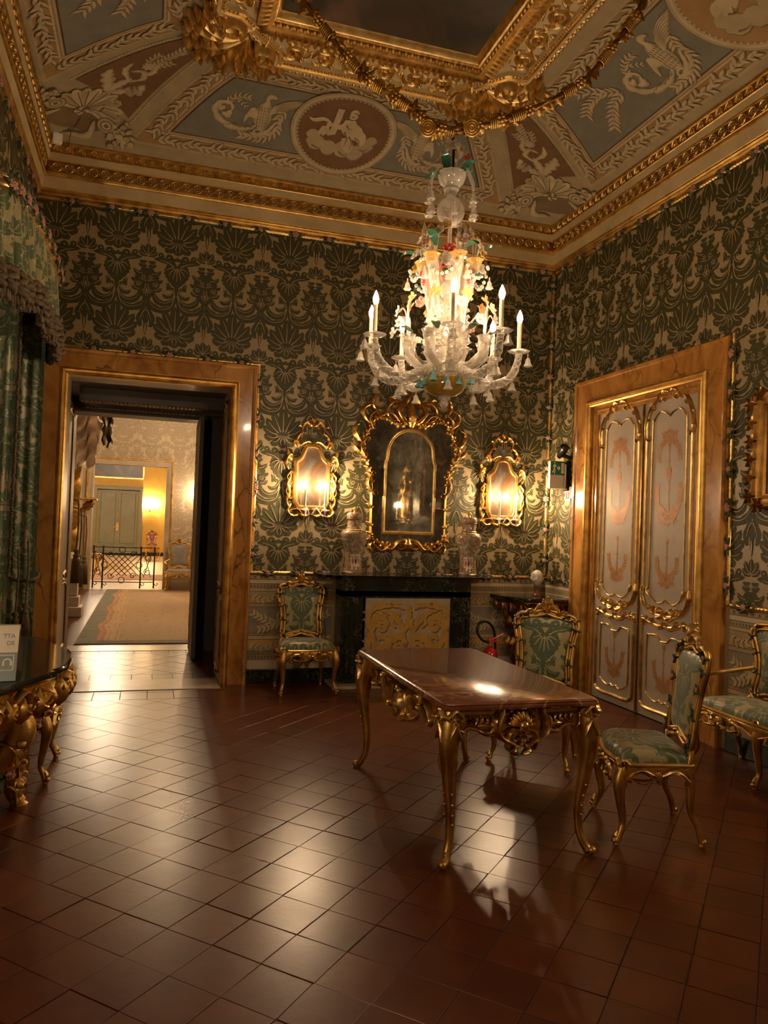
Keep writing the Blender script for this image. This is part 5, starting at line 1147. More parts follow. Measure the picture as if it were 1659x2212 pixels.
def make_seat(name, w=.52, nleg=2, arms=False, bh=.60, fine=1.0, sh=.405, cloth='silk', vines=True):
    root = empty(name); hw = w / 2; fd = -.21; bd = .17
    # -- upholstered seat
    nx = int((w / .0052) * fine); ny = int(90 * fine); u = np.linspace(-1, 1, nx); t = np.linspace(0, 1, ny); U, T = np.meshgrid(u, t)
    hwt = hw * (1.03 - .17 * T) if nleg == 2 else hw * (1.0 - .03 * T)
    X = U * hwt; Yf = fd - .012 - .014 * np.cos(U * PI); Y = Yf * (1 - T) + (bd - .01) * T
    e = np.clip((1 - np.abs(U) ** 5) * (1 - np.abs(2 * T - 1) ** 5), 0, 1) ** .45; Z = sh + .012 + .085 * e + .0 * T
    a = sample(X.ravel(), Y.ravel(), .52, (0, -.05 if nleg == 2 else .1)); s = MB().add(np.stack([X, Y, Z], -1).reshape(-1, 3), [(j * nx + i, j * nx + i + 1, (j + 1) * nx + i + 1, (j + 1) * nx + i) for j in range(ny - 1) for i in range(nx - 1)])
    s.build('seat_cushion', cloth, root, ang=180, attr=a)
    # -- seat rail: serpentine front, carved
    rail = MB()
    def apron(P, N, zt, zb, th=.03):
        n = len(P); V = []
        for p, nn, b in zip(P, N, zb):
            for off, z in ((-th, zt), (0, zt), (.012, zt - .008), (.010, zt - .018), (.0, zt - .022), (.006, (zt + b) / 2), (-.002, b + .008), (.006, b), (-th, b)): V.append((*(p + nn * off), z))
        rail.add(np.array(V), ringfaces(n, 9))
    us = np.linspace(-1, 1, 33); Pf = np.stack([us * hw * 1.04, fd - .014 - .014 * np.cos(us * PI)], 1); seg = us if nleg == 2 else (us * 2 + 1) % 2 - 1
    zb = sh - .055 - .022 * np.cos(seg * PI * 2) * (np.abs(seg) < .8) - .05 * np.clip((np.abs(seg) - .72) / .28, 0, 1)
    apron(Pf, np.tile([0, -1.], (33, 1)), sh + .02, zb)
    for sg in (-1, 1):
        P = np.stack([sg * hw * np.linspace(1.04, .86 if nleg == 2 else .98, 13), np.linspace(fd, bd, 13)], 1); q = np.linspace(-1, 1, 13); apron(P, np.tile([sg, .1], (13, 1)), sh + .02, sh - .05 - .018 * np.cos(q * 2 * PI))
    ro = rail.build('seat_rail', 'gold', root, ang=50)
    for cx in ([0] if nleg == 2 else [-hw / 2, hw / 2]):
        cv = MB(); pl = plane(((cx, fd - .036, sh - .035), (1, 0, 0), (0, 0, 1), (0, -1, 0)))
        st = [S2([(0, .03), (0, -.02), (0, -.06)], .035, 3, .35, 6, h=.03), cscroll((.02, -.03), (.09, .0), .035, .020, .010, .022, sgn=-1), cscroll((.10, .0), (.19, -.03), .03, .018, .009, .02), S2([(.05, -.035), (.11, -.05), (.17, -.03)], .016, 4, .4, 6, h=.02), S2([(.08, .02), (.14, .01), (.20, -.01)], .014, 3, .4, 6, h=.018)]
        carve(cv, both(st), pl)
        for k in range(5): carve(cv, [lf(0, -.005, k * 1.257 + .3, .03, .012, .034)], pl)
        cv.build('rail_carving', 'gold_pale', ro, ang=60, kind='stuff')
    for sg in (-1, 1):
        cv = MB(); pl = plane(((sg * hw * .96, -.02, sh - .035), (0, -sg, 0), (0, 0, 1), (sg, 0, 0))); carve(cv, [cscroll((-.15, -.02), (-.03, .0), .03, .02, .01, .03), cscroll((.03, .0), (.15, -.02), .03, .02, .01, .03), lf(0, .02, -PI / 2, .07, .026, .034), S2([(.02, -.03), (.08, -.045), (.14, -.03)], .015, 4, .4, 6, h=.026)], pl); cv.build('rail_carving', 'gold_pale', ro, ang=60, kind='stuff')
    # -- legs
    def leg(pts, r, sg, front):
        lm = MB(); Q = cr(pts, 6); n = len(Q); lm.add(*tube(Q, np.interp(np.linspace(0, 1, len(r)), np.linspace(0, 1, len(r)), r) if False else np.interp(np.linspace(0, 1, n), np.linspace(0, 1, len(r)), r), 9))
        f_ = Q[-1]; d = (Q[-1] - Q[-4]); d[2] = 0; d = d / (np.linalg.norm(d) + 1e-9)
        V, F = ball((0, 0, 0), .019, 8, 6, .8); lm.add(V + f_ + d * .012 + np.array([0, 0, .006]), F); lm.add(*lathe([(.0, 0), (.015, 0), (.017, .012), (.012, .02), (0, .02)], 10, (f_[0], f_[1], 0)))
        lo = lm.build('leg', 'gold', root, ang=60)
        if front:
            c2 = MB(); pl = plane(((Q[0][0], Q[0][1] - .018, Q[0][2]), (1, 0, 0), (0, -.10, 1), (sg * .2, -1, 0)))
            carve(c2, [S2([(0, .03), (sg * .012, -.05), (0, -.13)], .022, 5, .4, 6, h=.024), cscroll((-.022, .02), (.022, .02), .018, .012, .008, .026), lf(.0, -.02, -PI / 2 - .5, .06, .012, .026), lf(0, -.02, -PI / 2 + .5, .06, .012, .026), S2([(0, -.12), (0, -.17), (0, -.21)], .010, 3, .4, 5, h=.012)], pl)
            pl = plane(((Q[0][0] + sg * .02, Q[0][1], Q[0][2]), (0, -sg, 0), (0, 0, 1), (sg, -.2, 0))); carve(c2, [S2([(0, .03), (0, -.05), (0, -.12)], .020, 5, .4, 6, h=.02), cscroll((-.02, .02), (.02, .02), .016, .01, .007, .024)], pl)
            carve(c2, [S2([(0, .06), (0, .03), (0, .0)], .014, 3, .35, 5, h=.016)], plane(((f_[0], f_[1] - .012, .02), (1, 0, 0), (0, .25, 1), (0, -1, 0))))
            c2.build('knee_carving', 'gold_pale', lo, ang=60, kind='stuff')
    for i in range(nleg):
        f_ = -1 + 2 * i / (nleg - 1); x = f_ * hw * .95; sg = 1 if f_ > .01 else (-1 if f_ < -.01 else 0)
        leg([(x, fd + .012, sh - .0), (x + sg * .014, fd - .012, sh - .08), (x + sg * .006, fd - .002, sh * .55), (x - sg * .002, fd + .016, sh * .28), (x + sg * .012, fd + .0, .06), (x + sg * .022, fd - .018, .022)], [.030, .034, .025, .018, .016, .020], sg or 1, True)
    for sg in (-1, 1):
        x = sg * hw * (.82 if nleg == 2 else .95); leg([(x, bd - .02, sh + .01), (x, bd - .012, sh - .1), (x + sg * .004, bd - .01, sh * .45), (x + sg * .012, bd + .025, .10), (x + sg * .018, bd + .045, .022)], [.026, .026, .019, .016, .018], sg, False)
    # -- back
    bo = (0, bd - .005, sh + .055); tl = .14; pl = plane((bo, (1, 0, 0), (0, math.sin(tl), math.cos(tl)), (0, -math.cos(tl), math.sin(tl)))); k = hw / .26
    half = np.array([(0, .085), (.07, .062), (.13, .05), (.172, .03), (.188, .07), (.180, .18), (.186, .30), (.205, .40), (.218, .47), (.200, .52), (.14, .535), (.07, .548), (0, .568)]); half[:, 0] *= k; half[:, 1] *= bh / .60
    hp_ = cr(half, 5); cl = np.concatenate([hp_, hp_[::-1][1:-1] * np.array([-1, 1])])
    f = MB(); T = tang(cl, True); N = np.stack([T[:, 1], -T[:, 0]], 1); cc_ = cl.mean(0); 
    if ((cl + N * .01 - cc_) ** 2).sum() < ((cl - cc_) ** 2).sum(): N = -N
    V3 = lambda P, h: pl(P, h); ins = cl - N * .016; out_ = cl + N * .018
    f.add(*tube(pl(ins, .016), .0105, 7, True)); f.add(*tube(pl(out_, .012), .014, 7, True)); carve(f, [(np.concatenate([cl, cl[:1]]), .026, .012)], pl, 0, -.006)
    bf = f.build('back_frame', 'gold', root, ang=70)
    # pad
    i0, i1 = 12, len(hp_) - 10; vs = np.linspace(half[:, 1].min() + .03 * bh / .6 + .02, half[:, 1].max() - .045, int(100 * fine)); zz = hp_[:, 1]; jj = np.argmax(hp_[:, 0] * (zz < .2)); seg_ = hp_[12:-8]
    xs = np.interp(vs, np.maximum.accumulate(seg_[:, 1] + np.arange(len(seg_)) * 1e-6), seg_[:, 0]); xs = np.maximum(xs - .022, .05)
    # rounded ends
    e0 = np.clip((vs - vs[0]) / .05, 0, 1); e1 = np.clip((vs[-1] - vs) / .05, 0, 1); xs = xs * (.80 + .20 * np.sqrt(1 - (1 - np.minimum(e0, e1)) ** 2))
    pd = MB(); at_ = grid_pad(pd, -xs, xs, vs, lambda P, h: pl(P, h + .004), .034, int(80 * k * fine), .52, (0, .66 * bh / .6)); nfront = len(at_)
    n_ = len(vs); ring_ = np.concatenate([np.stack([xs, vs], 1), np.stack([-xs, vs], 1)[::-1]]); V = pl(ring_ , -.016); pd.add(V, [tuple(range(len(ring_)))]); at_ = np.concatenate([at_, np.zeros(len(ring_))])
    pd.build('back_cushion', cloth, root, ang=180, attr=at_)
    # crest, foot scrolls and winding leaves
    cr_ = MB(); ct = half[-1][1]
    st = [S2([(.0, ct + .01), (.05, ct + .035), (.10, ct - .005)], .024, 4, .4, 6, h=.035), cscroll((.02, ct + .02), (.085, ct + .0), .03, .018, .010, .03), S2([(.08, ct - .01), (.13, ct - .0), (.18, ct - .03)], .018, 4, .4, 6, h=.028), cscroll((.012, ct + .055), (.05, ct + .03), .014, .010, .007, .03), S2([(.0, ct + .04), (.02, ct + .07), (.045, ct + .07)], .016, 2, .4, 6, h=.03)]
    carve(cr_, both(st), pl, 0, .008); carve(cr_, [lf(0, ct + .0, PI / 2 + j * .42, .085 - .012 * abs(j), .014, .042) for j in range(-2, 3)] + [lf(0, ct + .03, PI / 2, .075, .016, .05)], pl, 0, .01)
    for P_, r_ in (((0, ct + .108), .011), ((.03, ct + .085), .009), ((-.03, ct + .085), .009), ((.055, ct + .04), .010), ((-.055, ct + .04), .010)): V, F = ball((0, 0, 0), r_, 7, 5); cr_.add(V + pl(np.array([P_]), .02), F)
    carve(cr_, both([S2([(0, half[0][1] - .0), (.04, half[0][1] - .012), (.085, half[0][1] - .02)], .016, 3, .4, 6, h=.03), cscroll((.165 * k, .035), (.19 * k, -.02), .02, .014, .010, .03, sgn=-1)]), pl, 0, .006)
    cr_.build('crest_carving', 'gold_pale', bf, ang=60, kind='stuff')
    for sg in (-1, 1):
        po = MB(); po.add(*tube(cr([(sg * hw * .80, bd - .02, sh - .0), (sg * hw * .79, bd - .012, sh + .05), tuple(pl(np.array([(sg * .176 * k, .06)]), .004)[0])], 5), [.024, .023, .022, .021, .020, .020, .019, .018, .018, .018, .017][:11], 8)); po.build('back_post', 'gold', root, ang=60)
    vn = MB()
    for q, i in enumerate(range(14, len(hp_) - 8, 6)):
        for sg in (-1, 1):
            p = hp_[i] * np.array([sg, 1]) + np.array([sg * .006, 0]); carve(vn, [lf(p[0], p[1], 1.2 * sg + .4 * q, .04, .012, .028), lf(p[0], p[1], -1.4 * sg + .3 * q, .036, .011, .028), lf(p[0], p[1], 2.6 + .5 * q, .03, .010, .026)], pl, 0, .01)
            if q % 2: 
                for j in range(5): V, F = ball((0, 0, 0), .008, 5, 4); vn.add(V + pl(p[None] + .008 * np.array([[math.cos(j * 1.25), math.sin(j * 1.25)]]), .034), F, 1)
    if vines: vn.build('rose_garland', ['leaf_green', 'rose_pink'], bf, ang=70, kind='stuff')
    if arms:
        for sg in (-1, 1):
            am = MB(); x = sg * hw * .93; Q = cr([tuple(pl(np.array([(sg * .19 * k, .24)]), .0)[0]), (x + sg * .03, .06, sh + .235), (x + sg * .035, -.09, sh + .225), (x + sg * .02, -.15, sh + .20), (x + sg * .005, -.12, sh + .13), (x, -.10, sh + .02)], 6); am.add(*tube(Q, np.interp(np.linspace(0, 1, len(Q)), [0, .3, .6, 1], [.017, .020, .024, .020]), 8)); V, F = ball((0, 0, 0), .030, 8, 6); am.add(V + np.array([x + sg * .025, -.155, sh + .20]), F); am.build('arm', 'gold', root, ang=60)
    return root
ch = make_seat('side_chair'); ch.location = (-2.795, -.365, 0); ch.rotation_euler = (0, 0, .05); tag(ch, 'gilt chair with green damask standing against the wall beside the fireplace', 'chair', 'green gilt chairs')
copy_tree(ch, loc=(-1.60, -2.80, 0), rz=-.74, label='gilt chair with green damask back drawn up behind the far corner of the table', cat='chair', group='green gilt chairs')
copy_tree(ch, loc=(-1.595, -4.06, 0), rz=-1.93, label='gilt chair turned side-on at the near end of the table, full green seat showing', cat='chair', group='green gilt chairs')
copy_tree(ch, loc=(-5.04, -2.45, 0), rz=PI / 2, label='gilt green chair behind the black-topped console by the curtain', cat='chair', group='green gilt chairs')
se = make_seat('settee', 1.24, 3, True, .60, .8); se.location = (-.255, -3.66, 0); se.rotation_euler = (0, 0, -PI / 2); tag(se, 'gilt settee upholstered in green damask along the panelled wall', 'settee')

# ---- centre table
tb = empty('centre_table', (-2.50, -3.525, 0), label='gilt centre table with polished red marble top', cat='table')
def rrect(hx, hy, r, n=5, serp=0):
    P = []
    for cx, cy, a0 in ((hx - r, hy - r, 0), (-hx + r, hy - r, 90), (-hx + r, -hy + r, 180), (hx - r, -hy + r, 270)):
        for k in range(n + 1): a = math.radians(a0 + 90 * k / n); P.append((cx + r * math.cos(a), cy + r * math.sin(a)))
    return np.array(P)
P = rrect(.425, .805, .05); V = []; prof = [(-.02, .742), (-.008, .744), (.0, .752), (0, .762), (-.006, .768), (-.004, .774), (-.012, .780)]
c_ = lambda d: rrect(.425 + d, .805 + d, .05 + d * .3)
V = np.concatenate([ZP(c_(d), z) for d, z in prof]); n = len(P); MB().add(V, [tuple(range(n - 1, -1, -1)), tuple(range((len(prof) - 1) * n, len(prof) * n))] + [(k * n + i, k * n + (i + 1) % n, (k + 1) * n + (i + 1) % n, (k + 1) * n + i) for k in range(len(prof) - 1) for i in range(n)]).build('marble_top', 'rosso', tb, ang=40)
def tapron(mbx, Lh, off, ax, sg, zc0, arch):
    # apron panel with arched lower edge; ax 0: panel spans x at y=sg*off
    us = np.linspace(-1, 1, 41); z0 = np.where(np.abs(us) < zc0, .60, .60 + .0 * us); a = np.clip((np.abs(us) - zc0) / (1 - zc0), 0, 1)
    zb = .605 + .035 * np.sin(a * PI) - .16 * np.clip(a - .62, 0, 1) ** 1.3 * 3.2
    V = []
    for u, b in zip(us, zb):
        for o, z in ((-.02, .742), (.004, .742), (.008, .735), (.0, .728), (.0, b + .022), (.008, b + .018), (.010, b + .006), (.004, b), (-.02, b)):
            q = sg * (off + o); V.append((u * Lh, q, z) if ax == 0 else (q, u * Lh, z))
    mbx.add(np.array(V), ringfaces(41, 9)); return zb
ap = MB()
for sg in (-1, 1): tapron(ap, .36, .745, 0, sg, .52, 1); tapron(ap, .73, .365, 1, sg, .60, 1)
apo = ap.build('apron', 'gold', tb, ang=45)
cvt = MB()
for sg in (-1, 1):
    pl = plane(((0, sg * .75, .66), (-sg * -1.0, 0, 0), (0, 0, 1), (0, sg, 0)))
    st = []
    for j in range(-4, 5): st.append(S2([(0, .0), (.035 * math.sin(j * .36), .035 * math.cos(j * .36)), (.085 * math.sin(j * .36), .085 * math.cos(j * .36))], .014, 0, 0, 5, h=.045, peak=.75))
    st += both([cscroll((.11, .065), (.05, -.085), .055, .030, .016, .05, sgn=1), cscroll((.02, -.02), (.075, -.09), .03, .022, .012, .045), S2([(.10, .07), (.145, .03), (.14, -.03), (.10, -.08)], .020, 4, .4, 7, h=.04), S2([(.02, -.09), (.04, -.125), (.0, -.15)], .022, 3, .4, 6, h=.04), S2([(.13, -.01), (.18, .005), (.24, -.0)], .018, 4, .4, 6, h=.025), S2([(.14, -.03), (.19, -.035), (.225, -.02)], .016, 3, .4, 6, h=.022)])
    st += both(garland(cr([(.16, .02), (.22, .03), (.29, .03)], 5), .035, .010, .03, .8, h=.016, seed=3))
    carve(cvt, st, pl, 0, .004); V, F = ball((0, 0, 0), .026, 12, 8); cvt.add(V * np.array([1, .8, 1]) + np.array([0, sg * .79, .66]), F)
    pp = [(.12, .045), (.315, .045), (.325, .03), (.325, -.01), (.30, -.028)]; carve(cvt, both([(cr(pp, 4), .005, .009)]), pl, 0, .001)
    # long sides: pierced scrolls
    pl = plane(((sg * .37, 0, .655), (0, sg, 0), (0, 0, 1), (sg, 0, 0)))
    st = [cscroll((.05, .05), (.16, -.05), .05, .03, .016, .05), cscroll((.18, .0), (.32, .03), .04, .026, .014, .04, sgn=-1), cscroll((.34, .03), (.50, -.01), .045, .028, .014, .04), S2([(.06, -.05), (.16, -.10), (.26, -.08), (.34, -.03)], .024, 6, .4, 7, h=.04), S2([(.30, .02), (.40, -.03), (.52, -.05)], .022, 5, .4, 7, h=.035), S2([(.0, .04), (.04, -.05), (.02, -.13)], .035, 4, .4, 7, h=.055), S2([(.5, .0), (.58, .02), (.66, .0)], .022, 4, .4, 7, h=.03), S2([(.10, .05), (.2, .06), (.3, .05)], .016, 4, .4, 6, h=.03), S2([(.0, -.10), (.06, -.13), (.12, -.11)], .022, 3, .4, 6, h=.045)]
    carve(cvt, [(q[0], np.asarray(q[1]) * .68, np.asarray(q[2]) * .75) for q in both(st)], pl, 0, .0)
cvt.build('carving', 'gold_pale', apo, ang=65, kind='stuff')
for sx in (-1, 1):
    for sy in (-1, 1):
        d = np.array([sx * .7, sy * .7]); lm = MB(); b0 = np.array([sx * .365, sy * .745])
        pts = [(0, .735), (.018, .66), (.026, .56), (.005, .40), (-.022, .24), (-.018, .12), (.012, .05), (.036, .02)]; Q = cr([(*(b0 + d * o), z) for o, z in pts], 6); n_ = len(Q); R_ = np.interp(np.linspace(0, 1, n_), np.linspace(0, 1, 8), [.046, .050, .048, .034, .024, .020, .021, .023]); lm.add(*tube(Q, R_, 10))
        f_ = Q[-1]; dn = d / np.linalg.norm(d); V, F = ball((0, 0, 0), .024, 10, 6, .8); lm.add(V + f_ + np.array([*(dn * .018), .004]), F); lm.add(*lathe([(0, 0), (.018, 0), (.020, .008), (.0, .012)], 10, (f_[0], f_[1], 0)))
        lo = lm.build('leg', 'gold', tb, ang=60); c2 = MB()
        for nrm, uu in ((np.array([0, sy]), np.array([1, 0])), (np.array([sx, 0]), np.array([0, 1]))):
            o_ = b0 + nrm * .045; pl = plane(((*o_, .70), (*uu, 0), (*(d * .0), 1), (*nrm, 0)))
            carve(c2, [S2([(0, .03), (.0, -.05), (0, -.20)], .026, 6, .4, 7, h=.020), cscroll((-.026, .025), (.026, .025), .02, .016, .010, .03), lf(.005, -.01, -PI / 2 - .45, .10, .014, .024), lf(-.005, -.01, -PI / 2 + .45, .10, .014, .024), S2([(0, -.14), (.01, -.2), (0, -.26)], .014, 3, .4, 6, h=.014)], pl)
            for k in range(4): V, F = ball((0, 0, 0), .007, 6, 4); c2.add(V + np.array([*(Q[20 + k * 2][:2] + nrm * .03), Q[20 + k * 2][2]]), F); V, F = ball((0, 0, 0), .006, 6, 4); c2.add(V + np.array([*(Q[34 + k][:2] + dn * .022), Q[34 + k][2]]), F)
        c2.build('knee_carving', 'gold_pale', lo, ang=60, kind='stuff')

# ---- console with black marble top by the curtain, and the card on it
co = empty('console_table', (-W + .03, -3.52, 0), label='carved gilt console with serpentine black marble top by the curtain', cat='console table')
yy = np.linspace(-.80, .80, 41); xx = .60 + .145 * np.exp(-(yy / .34) ** 4) - .05 * np.cos(yy / .80 * PI * 2.2) * (np.abs(yy) > .3) - .12 * np.clip((np.abs(yy) - .68) / .12, 0, 1) ** 2
P = np.concatenate([[(0.0, -.80)], np.stack([xx, yy], 1), [(0.0, .80)]]); n = len(P)
prof = [(.965, .842), (.985, .846), (1.0, .856), (1.0, .866), (.99, .872), (.985, .880)]; c0 = np.array([0, 0])
V = np.concatenate([ZP(P * k_, z) for k_, z in prof]); MB().add(V, [tuple(range(n - 1, -1, -1)), tuple(range(5 * n, 6 * n))] + [(k_ * n + i, k_ * n + (i + 1) % n, (k_ + 1) * n + (i + 1) % n, (k_ + 1) * n + i) for k_ in range(5) for i in range(n)]).build('marble_top', 'nero', co, ang=40)
f = MB(); Pa = P[1:-1] * .95; zb = .74 + .035 * np.cos(yy / .80 * PI * 3); V = []
for p, b in zip(Pa, zb):
    for k_, z in ((.93, .842), (1, .842), (1.012, .835), (.995, .825), (1, b + .01), (1.01, b), (.93, b)): V.append((p[0] * k_, p[1], z))
f.add(np.array(V), ringfaces(len(Pa), 7))
for i in range(1, 40, 3):
    p = Pa[i]; t = Pa[i + 1] - Pa[i - 1]; t /= np.linalg.norm(t); nn = np.array([t[1], -t[0]]); nn = nn if nn[0] > 0 else -nn; pl = plane(((*p, .79), (*t, 0), (0, 0, 1), (*nn, 0)))
    carve(f, [cscroll((-.06, .01), (.05, -.01), .035 * (1 if i % 2 else -1), .026, .014, .05), S2([(-.03, -.02), (.02, -.06), (.07, -.05)], .024, 4, .4, 6, h=.05), S2([(.0, .03), (-.03, -.04), (.01, -.11)], .026, 4, .4, 6, h=.06), lf(.03, .02, -.6, .06, .018, .04)], pl)
f.build('carved_apron', 'gold', co, ang=60)
for y0, sg in ((.43, 1), (-.42, -1), (.70, 1), (-.70, -1)):
    lm = MB(); x0 = .44 if abs(y0) < .5 else .12; pts = [(x0 + .09, y0, .78), (x0 + .15, y0 + sg * .02, .64), (x0 + .06, y0 + sg * .03, .50), (x0 - .02, y0 + sg * .02, .36), (x0 + .01, y0, .22), (x0 + .0, y0, .10), (x0 + .03, y0 + sg * .01, .03)]
    Q = cr(pts, 6); n_ = len(Q); lm.add(*tube(Q, np.interp(np.linspace(0, 1, n_), np.linspace(0, 1, 7), [.055, .062, .048, .036, .034, .034, .042]), 9)); lm.add(*lathe([(0, 0), (.045, 0), (.05, .02), (.03, .03), (0, .03)], 10, tuple(Q[-1][:2]) + (0,)))
    for nrm, uu in ((np.array([1., 0]), np.array([0, 1.])), (np.array([0, 1.]), np.array([-1., 0])), (np.array([0, -1.]), np.array([1., 0]))):
        for z_, dx in ((.72, .12), (.56, .10), (.40, .02), (.24, .0), (.10, .0)):
            q_ = Q[np.argmin(np.abs(Q[:, 2] - z_))]; pl = plane(((q_[0] + nrm[0] * .03, q_[1] + nrm[1] * .03, z_), (*uu, 0), (0, 0, 1), (*nrm, 0))); carve(lm, [S2([(0, .06), (.03, .0), (0, -.08)], .03, 4, .42, 6, h=.035), cscroll((-.03, .04), (.03, -.04), .025, .018, .011, .04)], pl)
    lo = lm.build('leg', 'gold', co, ang=60)
    if abs(y0) < .5:
        rr = MB()
        for k_ in range(11): a_ = k_ * 2.4; V, F = ball((0, 0, 0), .022 - .001 * k_, 7, 5, .8); rr.add(V + np.array([x0 + .10 + .002 * k_, y0 + .024 * math.cos(a_), .46 + .024 * math.sin(a_)]), F, 0)
        for k_ in range(6): carve(rr, [lf(.02 * math.cos(k_), .02 * math.sin(k_), k_ * 1.05, .075, .022, .03)], plane(((x0 + .06, y0, .46), (0, 1, 0), (0, 0, 1), (1, 0, 0))), 1)
        rr.build('carved_rose', ['rose_pink', 'leaf_green'], lo, ang=70)
cd = empty('information_card', (-4.86, -4.06, .883), rz=.05, label='cream and teal information card on the black console top', cat='sign')
Vc = np.array([(-.16, 0, 0), (.052, 0, 0), (.052, .10, .225), (-.16, .10, .225)]); nb = np.array([0, -.91, .40]); mat('card_cream', (.62, .55, .45), 5, .4); mat('card_teal', (.10, .16, .17), 5, .4)
MB().add(np.concatenate([Vc, Vc + nb * -.006]), [(0, 1, 2, 3), (7, 6, 5, 4), (0, 4, 5, 1), (1, 5, 6, 2), (2, 6, 7, 3), (3, 7, 4, 0)]).build('card', 'card_cream', cd, smooth=False)
MB().add(np.array([(-.16, .14, .225), (.052, .14, .225), (.052, .26, 0), (-.16, .26, 0)]), [(3, 2, 1, 0)]).build('back_flap', 'card_cream', cd, smooth=False)
plc = plane(((0, 0, 0), (1, 0, 0), (0, .406, .914), tuple(nb))); A = MB()
for (x0, x1, v0, v1, m_, l_) in ((-.16, .052, 0, .125, 1, .0008), (-.16, .040, .045, .115, 0, .0014), (-.16, .036, .049, .111, 1, .0020)): A.add(plc(np.array([(x0, v0), (x1, v0), (x1, v1), (x0, v1)]), l_), [(0, 1, 2, 3)], m_)
hpn = [(spiral((.014, .080), .016, .016, -20, 200, 12), .003), (np.array([(-.001, .066), (-.001, .082)]), .0045), (np.array([(.029, .066), (.029, .082)]), .0045)]; flat(A, hpn, plc, .0026, 0); A.build('printed_panel', ['card_cream', 'card_teal'], cd, smooth=False)
def text(body, size, parent, matn, mw, name='lettering'):
    cu = bpy.data.curves.new(name, 'FONT'); cu.body = body; cu.size = size; cu.align_x = 'RIGHT'; cu.extrude = .0004
    o = bpy.data.objects.new(name, cu); COL.objects.link(o); dg = bpy.context.evaluated_depsgraph_get(); me = bpy.data.meshes.new_from_object(o.evaluated_get(dg)); bpy.data.objects.remove(o); me.materials.clear(); me.materials.append(MT[matn])
    return put(name, me, parent, mw=mw)
for s_, v_ in (('TTA', .190), ('DE', .158)):
    p = plc(np.array([(.038, v_)]), .0012)[0]; text(s_, .026, cd, 'card_teal', basis(p, (1, 0, 0), tuple(nb)))

# ---- window curtain, pelmet and tassels on the left wall
def curtain_sheet(name, ys, xs, z0, z1, parent, tie=None, nz=150, shift=0.0):
    # ys,xs: plan polyline of folds at the top; tie: function z -> (pinch, yshift)
    P = cr(np.stack([xs, ys], 1), 14); d = np.concatenate([[0], np.cumsum(np.linalg.norm(np.diff(P, axis=0), axis=1))]); n = int(d[-1] / .006); q = np.linspace(0, d[-1], n); X = np.interp(q, d, P[:, 0]); Y = np.interp(q, d, P[:, 1]); zs = np.linspace(z0, z1, nz); V = []; A_ = []
    yc = Y.mean()
    for z in zs:
        k_, sh_ = tie(z) if tie else (1, 0); V.append(np.stack([X, yc + (Y - yc) * k_ + sh_, np.full(n, z)], 1)); A_.append(sample(q + shift, np.full(n, z), .50, (0, .2)))
    return MB().add(np.concatenate(V), [(j * n + i, j * n + i + 1, (j + 1) * n + i + 1, (j + 1) * n + i) for j in range(nz - 1) for i in range(n - 1)]).build(name, 'silk_curtain_lit', parent, ang=180, attr=np.concatenate(A_))
mat('fringe', [(.3, (.05, .032, .014)), (.7, (.15, .095, .04))], 60, .7, sc=(3, 3, .5), bump=.6, bscale=120)
def fringe(parent, path, L_, step=.02, r=.006, name='fringe'):
    f = MB(); P = np.asarray(path, float); d = np.concatenate([[0], np.cumsum(np.linalg.norm(np.diff(P, axis=0), axis=1))])
    for q in np.arange(0, d[-1], step):
        p = np.array([np.interp(q, d, P[:, i]) for i in range(3)]); f.add(*tube([p, p + np.array([rnd.uniform(-.006, .006), rnd.uniform(-.004, .004), -L_ * .5]), p + np.array([rnd.uniform(-.008, .008), 0, -L_ * rnd.uniform(.9, 1.1)])], [r * .7, r, r * 1.25], 5))
    f.add(*tube(P, .009, 6)); return f.build(name, 'fringe', parent, ang=180)
def tassel(p, L_=.30, lab=None):
    t_ = empty('curtain_tassel', p); MB().add(*tube([(0, 0, .5), (.01, 0, .3), (0, 0, .02)], .007, 6)).build('cord', 'fringe', t_)
    MB().add(*lathe([(.004, .03), (.02, .02), (.024, 0), (.014, -.018), (.02, -.03), (.028, -.045), (.02, -.06), (.006, -.062)], 12)).build('knob', 'fringe', t_, ang=60)
    f = MB()
    for k_ in range(22): a_ = k_ * .6; r0 = .018; f.add(*tube([(r0 * math.cos(a_), r0 * math.sin(a_), -.055), (.030 * math.cos(a_), .030 * math.sin(a_), -.10), (.036 * math.cos(a_), .036 * math.sin(a_), -L_ * .62)], .005, 5))
    f.build('skirt', 'fringe', t_, ang=180); tag(t_, lab, 'tassel'); return t_
cu1 = empty('window_curtain', (0, 0, 0), label='green damask curtain tied back beside the left doorway', cat='curtain', group='window curtains')
def zigx(x0, x1, y0, amp, n): t = np.linspace(0, 1, 2 * n + 1); return y0 + amp * np.where(np.arange(2 * n + 1) % 2, 1, -1) + .05 * t, x0 + (x1 - x0) * t
def tie1(z): g_ = math.exp(-((z - 1.12) / .16) ** 2); return 1 - .3 * g_, .02 * g_
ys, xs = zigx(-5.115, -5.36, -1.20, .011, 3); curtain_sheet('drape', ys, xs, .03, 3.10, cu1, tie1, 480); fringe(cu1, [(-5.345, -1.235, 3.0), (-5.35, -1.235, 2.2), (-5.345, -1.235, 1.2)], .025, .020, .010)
MB().add(*tube(cr([(-5.37, -1.22, 1.20), (-5.25, -1.27, 1.10), (-5.13, -1.26, 1.10), (-5.10, -1.16, 1.14), (-5.22, -1.08, 1.2)], 8), .014, 7)).build('tieback', 'fringe', cu1)
cu2 = empty('window_curtain', (0, 0, 0), label='green damask curtain hanging over the console end of the window', cat='curtain', group='window curtains')
